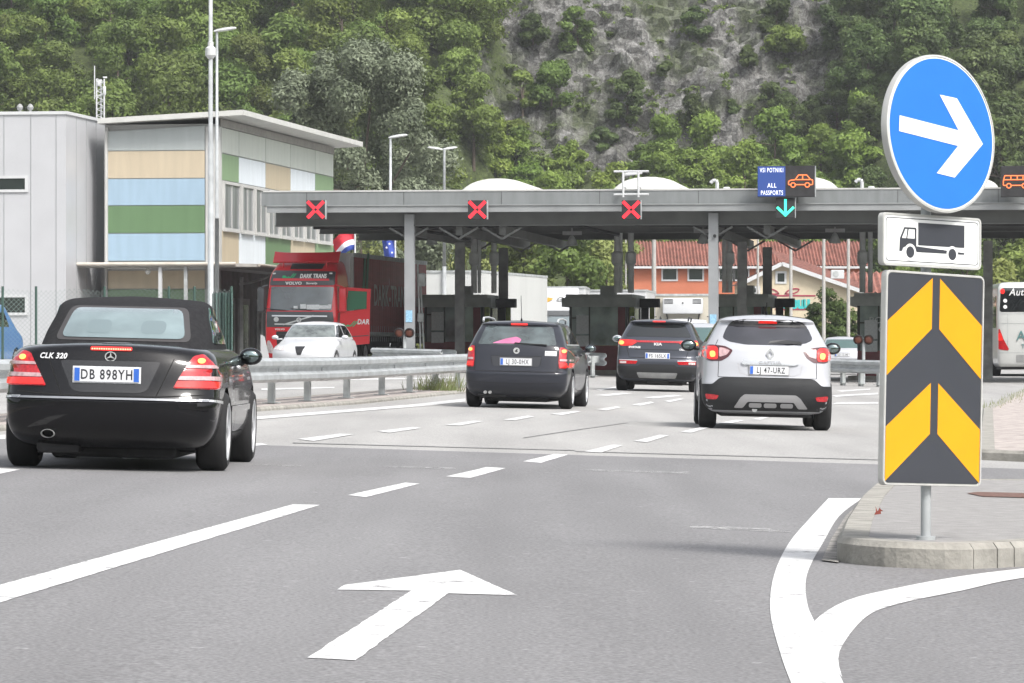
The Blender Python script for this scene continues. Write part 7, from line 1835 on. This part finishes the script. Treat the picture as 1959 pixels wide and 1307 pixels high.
# ------------------------------------------------------------ other lorries
def box_truck(name, label, px, D, head, boxL, top, m_box, cab=True, fluted=False, wd=1.25, reefer=False, logo=None, cabh=3.0):
    c = Car(name, label, 'truck', at(px, D), head, roll=False); t = c.t
    if cab:
        ks = [key(.4, -2.0, 0, 1.2, .12, 6, .2, 4, 0, 0), key(1.3, -2.0, 0, 1.22, .12, 6, .2, 4, 0, 0), key(1.6, -2.0, -.04, 1.22, .12, 6, .2, 4, 0, 0), key(cabh - .25, -2.0, -.3, 1.15, .12, 6, .3, 4, 0, 0), key(cabh, -2.0, -.5, 1.08, .12, 6, .3, 4, .02, 0), key(cabh + .05, -1.9, -.8, .6, .12, 6, .3, 4, .02, 0)]
        c.body(ks, M_pwhite, 'cab', [(-1.2, .48)], .55, w_=1.22)
        c.patch('windscreen', rnd([(-1.05, 1.65), (1.05, 1.65), (1.0, cabh - .42), (-1.0, cabh - .42)], .06), mat('truck_glass2', (.10, .13, .14), rough=.05, coat=1, spec=1, var=.4, vs=1.5), 'F', .01)
        c.patch('sun_visor', rnd([(-1.08, cabh - .4), (1.08, cabh - .4), (1.03, cabh - .18), (-1.03, cabh - .18)], .03), M_tdark, 'F', .08)
        c.patch('grille', rnd([(-.8, .7), (.8, .7), (.8, 1.3), (-.8, 1.3)], .04), M_tdark, 'F', .01)
        for sg in (-1, 1):
            mb = MB(); mb.bbox((sg * 1.36, -.2, 2.1), (.2, .2, .55), .05); mb.cyl((sg * 1.15, -.25, 2.4), (sg * 1.36, -.2, 2.35), .025, n=6); mesh('side_mirror', mb, M_blk, t, smooth=50)
            c.patch('headlight', rnd([(sg * .75, .55), (sg * 1.12, .55), (sg * 1.1, .75), (sg * .78, .75)][::sg], .03), M_lwhite, 'F', .01)
        if logo:
            ks = [key(cabh - .1, -2.0, -.5, 1.0, .12, 6, .3, 4, 0, 0), key(top - .35, -2.0, -1.0, .98, .12, 6, .3, 4, 0, 0), key(top - .1, -2.0, -1.3, .95, .12, 6, .3, 4, 0, 0), key(top - .05, -1.9, -1.6, .5, .12, 4, .2, 4, 0, 0)]
            c.body(ks, M_pwhite, 'roof_fairing', keep='fair'); h = c.hit('F', 0, cabh + .35, 'fair')[0]
            mb = MB(); text(mb, 'GLS', .34, frontM(-.3, h.y + .06, cabh + .35), .02, 1.3, .01, .2); mesh('lettering', mb, M_dksteel, t)
            mb = MB(); mb.ext([(-.55, -.08), (.0, -.1), (.25, .06), (.0, .12), (-.2, .0), (-.5, .05)], frontM(.45, h.y + .06, cabh + .35), .02); mesh('logo', mb, mat('yellow_logo', (.6, .35, .05), rough=.5), t)
    mb = MB(); y0 = -2.2 if cab else 0
    if fluted:
        n = 80; mb.bb((-wd + .02, y0 - boxL, 1.1), (wd - .02, y0 - .0, top))
        for k in range(14): x = -wd + .12 + k * (2 * wd - .2) / 14; mb.bb((x, y0 + .002, 1.15), (x + .07, y0 + .03, top - .1))
        for k in range(40): y = y0 - .2 - k * (boxL - .3) / 40; mb.bb((-wd - .01, y - .08, 1.15), (-wd + .019, y, top - .1)); mb.bb((wd - .019, y - .08, 1.15), (wd + .01, y, top - .1))
    else: mb.bbox((0, y0 - boxL / 2, (1.1 + top) / 2), (wd * 2, boxL, top - 1.1), .05)
    o = mesh('cargo_box', mb, m_box, t)
    mb = MB(); 
    for sg in (-1, 1): mb.bb((sg * wd, y0 - boxL, top - .09), (sg * (wd + .02), y0, top + .01))
    mb.bb((-wd, y0 + .031, top - .08), (wd, y0 + .045, top + .01)); mesh('box_trim', mb, M_galvd, o)
    if reefer:
        mb = MB(); mb.bbox((0, y0 + .25, top - .55), (1.85, .45, .72), .08); r_ = mesh('cooling_unit', mb, M_wht, t, smooth=40)
        mb = MB()
        for sx in (-.65, .65):
            for k in range(4): mb.bb((sx - .2, y0 + .477, top - .45 + k * .06), (sx + .2, y0 + .485, top - .42 + k * .06))
        mb.cyl((0, y0 + .477, top - .42), (0, y0 + .49, top - .42), .04, n=12); mesh('vent_grille', mb, M_blk, r_)
        mb = MB(); mb.tube([(-.75, y0 + .1, top - .9), (-.7, y0 + .1, top - 1.2)], .03); mb.tube([(.75, y0 + .1, top - .9), (.7, y0 + .1, top - 1.2)], .03); mesh('hose', mb, M_blk, r_)
    mb = MB(); mb.bb((-.4, y0 - boxL, .7), (.4, -.3, 1.05)); mb.bb((-1.1, y0 - boxL + .5, .5), (1.1, y0 - boxL + 3, .6)); mesh('chassis', mb, M_blkm, t)
    c.wheels((-1.2 if cab else -1.5, y0 - boxL * .8), .48, .3, 1.03, spokes=8, rimr=.6)
    return c
M_boxw = mat('box_white', (.50, .51, .52), rough=.45, var=.06, vs=.8)
M_boxc = mat('box_cream', (.46, .43, .36), rough=.5, var=.06, vs=.8)
M_flt = mat('container_pale', (.48, .48, .45), rough=.6, var=.12, vs=2, stretch=(1, 1, .15))
box_truck('white_truck', 'white lorry with dark sun visor and small roof logo, left of the middle booth', 1066, 196, PI + R(3), 6, 3.75, M_boxw, logo=True, cabh=2.75)
box_truck('refrigerated_truck', 'cream box lorry with a white cooling unit above its cab, behind the dark grey car', 1304, 190, PI + R(4), 7, 3.45, M_boxc, reefer=True, wd=1.28, cabh=2.25)
box_truck('container_trailer', 'pale ribbed container trailer between the first booth and the white lorry', 985, 205, PI + R(2), 9, 3.95, M_flt, cab=False, fluted=True, wd=.98 + .27)
box_truck('white_trailer', 'plain white box trailer right of the middle booth', 1180, 210, PI + R(5), 9, 3.85, M_boxw, cab=False, wd=1.5)
box_truck('grey_trailer', 'long white trailer parked beyond the first booth behind the red lorry', 866, 178, PI + R(13), 13, 4.0, M_tgrey, cab=False)
box_truck('small_white_truck', 'white box lorry behind the right end of the first booth', 938, 195, PI + R(5), 6, 3.9, M_boxw, cab=False, wd=.9)

# ------------------------------------------------------------ bus at the right edge
def bus():
    D = 150; px0 = 1910; c = Car('white_bus', 'white coach seen from behind at the right edge of the picture', 'bus', at(px0 + 66, D), R(2), roll=False); t = c.t
    ks = [key(.35, .1, 11.8, 1.15, .15, 5, .4, 4, 0, 0), key(.45, .03, 11.9, 1.22, .18, 4.5, .4, 4, 0, 0), key(.8, .0, 12, 1.25, .2, 4.5, .4, 4, 0, 0), key(1.5, .02, 12, 1.26, .2, 4.5, .4, 4, 0, 0), key(2.2, .06, 11.9, 1.26, .2, 4.5, .4, 4, 0, 0), key(3.0, .14, 11.6, 1.24, .2, 4.5, .4, 4, 0, 0), key(3.2, .18, 11.4, 1.22, .2, 4.5, .4, 4, 0, 0), key(3.36, .35, 11.2, 1.1, .2, 4.5, .4, 4, 0, 0), key(3.40, .6, 11, .8, .2, 4, .4, 4, 0, 0)]
    c.body(ks, mat('bus_paint', (.50, .51, .50), rough=.35, coat=.6), 'body', [(3.0, .5), (9.2, .5)], .6, w_=1.25)
    c.patch('rear_window', rnd([(-1.18, 2.32), (1.18, 2.32), (1.13, 3.18), (-1.13, 3.18)], .1), M_carglass, 'R', .01)
    mb = MB(); h = c.hit('R', 0, 3.0)[0]; text(mb, 'Autobus', .36, rearM(-.25, h.y - .03, 3.02), .01, .9, .004, .25); mesh('lettering', mb, M_twhite, t)
    mb = MB(); text(mb, 'A', .5, rearM(-.42, -.01, 1.45), .01, 1.0, .0); text(mb, 'T', .22, rearM(-.35, -.015, 1.08), .01, 1, 0); mesh('logo', mb, mat('bus_logo_green', (.08, .2, .2), rough=.5), t)
    for sg in (-1, 1):
        c.patch('tail_light', rnd([(sg * 1.22, 1.7), (sg * 1.17, 1.7), (sg * 1.05, 1.35), (sg * .85, .98), (sg * .9, .93), (sg * 1.22, .98)][::sg], .04), M_lred, 'R', .012)
        c.patch('lit_segment', rnd([(sg * 1.22, 1.55), (sg * 1.14, 1.55), (sg * 1.06, 1.3), (sg * 1.22, 1.28)][::sg], .03), M_lredlit, 'R', .02)
        c.patch('marker_light', circ(sg * 1.07, 3.06, .08, 12, .1), M_lredlit, 'R', .02)
        c.patch('side_window', rnd([(.6, 1.75), (11, 1.75), (11, 2.9), (.6, 2.9)], .1), M_carglass, 'S', .006, sg, step=.5)
    c.patch('speed_sticker', [circ(-.98, 2.72, .07, 16), circ(-.98, 2.5, .07, 16)], M_twhite, 'R', .018)
    c.strip('panel_gap', [[(-1.2, 2.25), (1.2, 2.25)], [(-1.2, .85), (1.2, .85)], [(-.9, 2.25), (-.9, .9)], [(-1.2, 1.9), (1.2, 1.9)]], M_galvd, 'R', .02, .004)
    c.patch('engine_grille', rnd([(-.6, .5), (1.1, .5), (1.1, .78), (-.6, .78)], .03), M_dksteel, 'R', .008)
    mb = MB(); mb.bb((-1.1, .3, .25), (1.1, 11, .45)); mesh('underbody', mb, M_blkm, t)
    c.wheels((3.0, 9.2), .5, .3, 1.08, spokes=8, rimr=.6)
bus()
# blue and white van behind the fence
def van():
    c = Car('blue_van', 'small blue and white van behind the mesh fence at the left edge', 'van', at(-92, 108), R(10), roll=False); t = c.t; t.scale = (.93, .93, .93)
    ks = [key(.25, .1, 4.2, .8, .1, 5, .3, 3, 0, 0), key(.4, .0, 4.3, .85, .15, 4, .4, 3, 0, 0), key(.9, .0, 4.2, .87, .15, 4, .4, 3, 0, 0), key(1.2, .05, 3.6, .86, .15, 4, .4, 3, 0, 0), key(1.55, .12, 3.0, .82, .15, 4, .3, 3, 0, 0), key(1.85, .25, 2.6, .75, .15, 4, .3, 3, 0, 0), key(1.92, .5, 2.3, .5, .15, 4, .3, 3, 0, 0)]
    c.body(ks, mat('van_blue', (.05, .16, .36), rough=.35, coat=.5), 'body', [(.8, .32), (3.3, .32)], .36, w_=.87)
    c.patch('rear_door_panel', rnd([(-.72, .45), (.62, .45), (.58, 1.5), (-.66, 1.5)], .05), M_wht, 'R', .008)
    c.patch('notice', [rect(-.3, 1.2, -.1, 1.35), rect(.25, .9, .42, 1.1), rect(.2, 1.25, .4, 1.4)], M_paper, 'R', .018)
    for sg in (-1, 1): c.patch('side_window', rnd([(.5, 1.25), (2.6, 1.25), (2.3, 1.65), (.5, 1.68)], .05), M_carglass, 'S', .006, sg)
    for sg in (-1, 1): c.patch('tail_light', rnd([(sg * .72, .8), (sg * .84, .8), (sg * .82, 1.15), (sg * .72, 1.15)][::sg], .02), M_lred, 'R', .01)
    c.wheels((.8, 3.3), .32, .2, .74, spokes=5)
van()

# ------------------------------------------------------------ the sign in front right
sb = GP(1773, 1034, .126)
Ds = sb.y; sS = F / Ds
sg_ = thing('road_sign', 'big traffic sign post with blue arrow disc, lorry plate and yellow black chevron board', 'road sign', sb)
M_sblue = mat('sign_blue', (.020, .155, .58), rough=.35, spec=.4, var=.035, vs=6)
M_swhite = mat('sign_white', (.74, .75, .74), rough=.4)
M_syel = mat('sign_yellow', (.72, .31, .006), rough=.4, var=.03, vs=5)
M_sdark = mat('sign_dark', (.042, .045, .055), rough=.4, var=.04, vs=5)
M_sgrey = mat('sign_edge_grey', (.50, .50, .48), rough=.45, metal=.2, var=.08, vs=9)
def plane_at(px, py, yaw, pitch, roll, dy=0):
    c_ = Vector(((px - CX) * (Ds + dy) / F, Ds + dy, EYE + (HOR - py) * (Ds + dy) / F)) - sb
    n_ = Vector((math.sin(yaw) * math.cos(pitch), -math.cos(yaw) * math.cos(pitch), math.sin(pitch)))
    h_ = Vector((math.cos(yaw), math.sin(yaw), 0)); v_ = n_.cross(h_)
    e1 = h_ * math.cos(roll) - v_ * math.sin(roll); e2 = h_ * math.sin(roll) + v_ * math.cos(roll)
    return frame(c_, e1, e2, n_)
mb = MB(); top_ = (677 - 120) / sS + EYE - sb.z
mb.cyl((0, .045, 0), (0.0, .045, top_ - .05), .026, n=16); mb.cyl((0, .045, 0), (0, .045, .02), .05, n=16); mesh('post', mb, M_galv, sg_, smooth=40)
# disc
Md = plane_at(1800, 256, R(42), R(5), R(8), -.02)
Rd = 152 / sS
mb = MB(); mb.lathe([(0, -.012), (Rd - .012, -.012), (Rd - .012, -.036), (Rd, -.036), (Rd + .002, -.015), (Rd, .004), (Rd - .010, .006), (Rd - .012, .002), (0, .0)], 96, Md); d_ = mesh('round_plate', mb, M_sgrey, sg_, smooth=30)
mb = MB(); mb.lathe([(0, .003), (Rd - .0125, .003)], 96, Md); mesh('white_rim', mb, M_swhite, d_)
mb = MB(); mb.lathe([(0, .0045), (Rd - .019, .0045)], 96, Md); mesh('blue_face', mb, M_sblue, d_)
# arrow in plane coordinates, unit = disc radius
k = Rd
ar = [(-.74, -.105), (.22, -.105), (-.13, -.44), (.22, -.44), (.70, 0.02), (.17, .60), (-.19, .60), (.21, .145), (-.74, .12)]
ar = [(-.78, -.105), (.31, -.105), (-.07, -.52), (.26, -.52), (.77, 0), (.26, .50), (-.06, .49), (.31, .095), (-.78, .095)]
mb = MB(); mb.ext([(x * k, y * k) for x, y in ar], Md @ Matrix.Translation((0, 0, .0055)), .0012); mesh('white_arrow', mb, M_swhite, d_)
# lorry plate and chevron board
def board(name, cpx, cpy, wpx, hpx, yaw, pitch, roll, dy=0, rr_=.03):
    M = plane_at(cpx, cpy, yaw, pitch, roll, dy); W2, H2 = wpx / sS / math.cos(yaw) / 2, hpx / sS / 2
    out = rnd(rect(-W2, -H2, W2, H2), rr_, 6); inn_ = rnd(rect(-W2 + .011, -H2 + .011, W2 - .011, H2 - .011), rr_ * .8, 6)
    mb = MB(); mb.ext(out, M @ Matrix.Translation((0, 0, -.03)), .03); nn = len(out)
    vs = [(x, y, .0005) for x, y in out] + [(x * .995, y * .995, .006) for x, y in out] + [(x, y, .006) for x, y in inn_] + [(x, y, .002) for x, y in inn_]
    mb.add(vs, [(r_ * nn + i, r_ * nn + (i + 1) % nn, (r_ + 1) * nn + (i + 1) % nn, (r_ + 1) * nn + i) for r_ in range(3) for i in range(nn)], M)
    o = mesh(name, mb, M_sgrey, sg_, smooth=30); return o, M, W2, H2, inn_
o, M, W2, H2, ii = board('lorry_plate', 1783, 462, 206, 100, R(41), R(1), R(1.4), -.015)
mb = MB(); mb.ext([(x * .995, y * .99) for x, y in ii], M @ Matrix.Translation((0, 0, .0021)), .001); mesh('white_face', mb, M_swhite, o)
mb = MB(); MM = M @ Matrix.Translation((0, 0, .0035))
r0 = rnd(rect(-W2 + .022, -H2 + .022, W2 - .022, H2 - .022), .02, 5); r1 = rnd(rect(-W2 + .026, -H2 + .026, W2 - .026, H2 - .026), .018, 5); nn = len(r0)
mb.add([(x, y, 0) for x, y in r0] + [(x, y, 0) for x, y in r1], [(i, (i + 1) % nn, nn + (i + 1) % nn, nn + i) for i in range(nn)], MM); mesh('border_line', mb, M_sdark, o)
u = 2 * H2 / 100     # 1 photo pixel vertically
ux = 2 * W2 / 206
def q(pts): return [((x - 1783) * ux, (462 - y) * u) for x, y in pts]
mb = MB()
mb.ext(q([(1753, 428), (1850, 428), (1850, 471), (1753, 471)]), MM, .001)          # cargo box
mb.ext(q([(1715, 461), (1746, 461), (1746, 473), (1850, 481), (1850, 484), (1750, 484), (1744, 474), (1733, 472), (1722, 477), (1719, 484), (1714, 484)]), MM, .0012)
mb.ext(q([(1752, 477), (1806, 477), (1806, 484), (1752, 484)]), MM, .0014)
for pl in ([(1715, 461), (1716, 457), (1724, 438), (1748, 438), (1748, 441), (1726, 441), (1719, 459), (1746, 459), (1746, 440), (1749, 440), (1749, 474), (1746, 474), (1746, 462)], [(1731, 440), (1733, 440), (1730, 460), (1728, 460)]): mb.ext(q(pl), MM, .0016)
mb.ext(q([(1848, 425), (1853, 425), (1853, 474), (1848, 474)]), MM, .0017) if 0 else None
lo_ = mesh('lorry_symbol', mb, M_sdark, o)
mb = MB()
for x, y in ((1736, 485), (1824, 485)): mb.ext(circ((x - 1783) * ux, (462 - y) * u, 16 * u, 28), MM @ Matrix.Translation((0, 0, .0019)), .0004)
mesh('wheel_halo', mb, M_swhite, lo_)
mb = MB()
for x, y in ((1736, 485), (1824, 485)): mb.ext(circ((x - 1783) * ux, (462 - y) * u, 11 * u, 28), MM @ Matrix.Translation((0, 0, .0025)), .0004)
mesh('wheel_disc', mb, M_sdark, lo_)
o, M, W2, H2, ii = board('chevron_board', 1786, 726, 206, 408, R(41), R(.5), R(2.0), 0, .035)
mb = MB(); mb.ext([(x * .99, y * .995) for x, y in ii], M @ Matrix.Translation((0, 0, .0021)), .001); mesh('dark_face', mb, M_sdark, o)
def qb(u_, v_): return ((u_ - .5) * (2 * W2 - .03), (.5 - v_) * (2 * H2 - .03))
mb = MB(); MM = M @ Matrix.Translation((0, 0, .0035))
for v0 in (.012, .518):
    for a, b_, s_ in ((0.0, .465, 1), (1.0, .545, -1)):
        mb.ext([qb(b_, v0), qb(b_, v0 + .245), qb(a, v0 + .245 + .232), qb(a, v0 + .232 - .015)][::s_], MM, .001)
mesh('yellow_chevron', mb, M_syel, o)
# drain cover and leaf on the island, second thin pole for board
p0 = pxs([(1850, 980), (1870, 977), (1990, 980), (1990, 990), (1880, 987)])
dc = sheet('drain_cover', [p0], .131, mat('rusty_iron', (.13, .07, .055), rough=.9, var=.35, vs=30)); 
dc['label'] = 'rusty drain cover set in the top of the sign island'
p = GP(1679, 985, .13); mb = MB(); mb.add([(-.02, 0, .0), (.02, 0, .005), (.015, .01, .045), (0, .005, .02), (-.012, .01, .05), (-.01, .0, .02)], [(0, 1, 3, 5), (1, 2, 3), (3, 4, 5)]); mb.add([(.0, .01, .02), (.035, .02, .02), (.015, .015, .035)], [(0, 1, 2)])
o = mesh('dry_leaf', mb, mat('dead_leaf', (.16, .03, .02), rough=.8)); o.location = p; tag(o, 'small dark red dry leaf lying on the kerb left of the sign post', 'leaf')
# ------------------------------------------------------------ haze
hzb = MB(); hzb.bb((-440, -410, -12), (440, 440, 110))
M_haze = bpy.data.materials.new('haze'); M_haze.use_nodes = True
n = M_haze.node_tree.nodes; l = M_haze.node_tree.links; n.remove(n['Principled BSDF'])
pv_ = n.new('ShaderNodeVolumePrincipled'); pv_.inputs['Color'].default_value = (.93, .95, .97, 1); pv_.inputs['Density'].default_value = .00024; pv_.inputs['Anisotropy'].default_value = .2
l.new(pv_.outputs[0], n['Material Output'].inputs['Volume'])
tag(mesh('haze', hzb, M_haze), 'thin pale haze filling the valley', kind='stuff')
print('objects', len(bpy.data.objects))
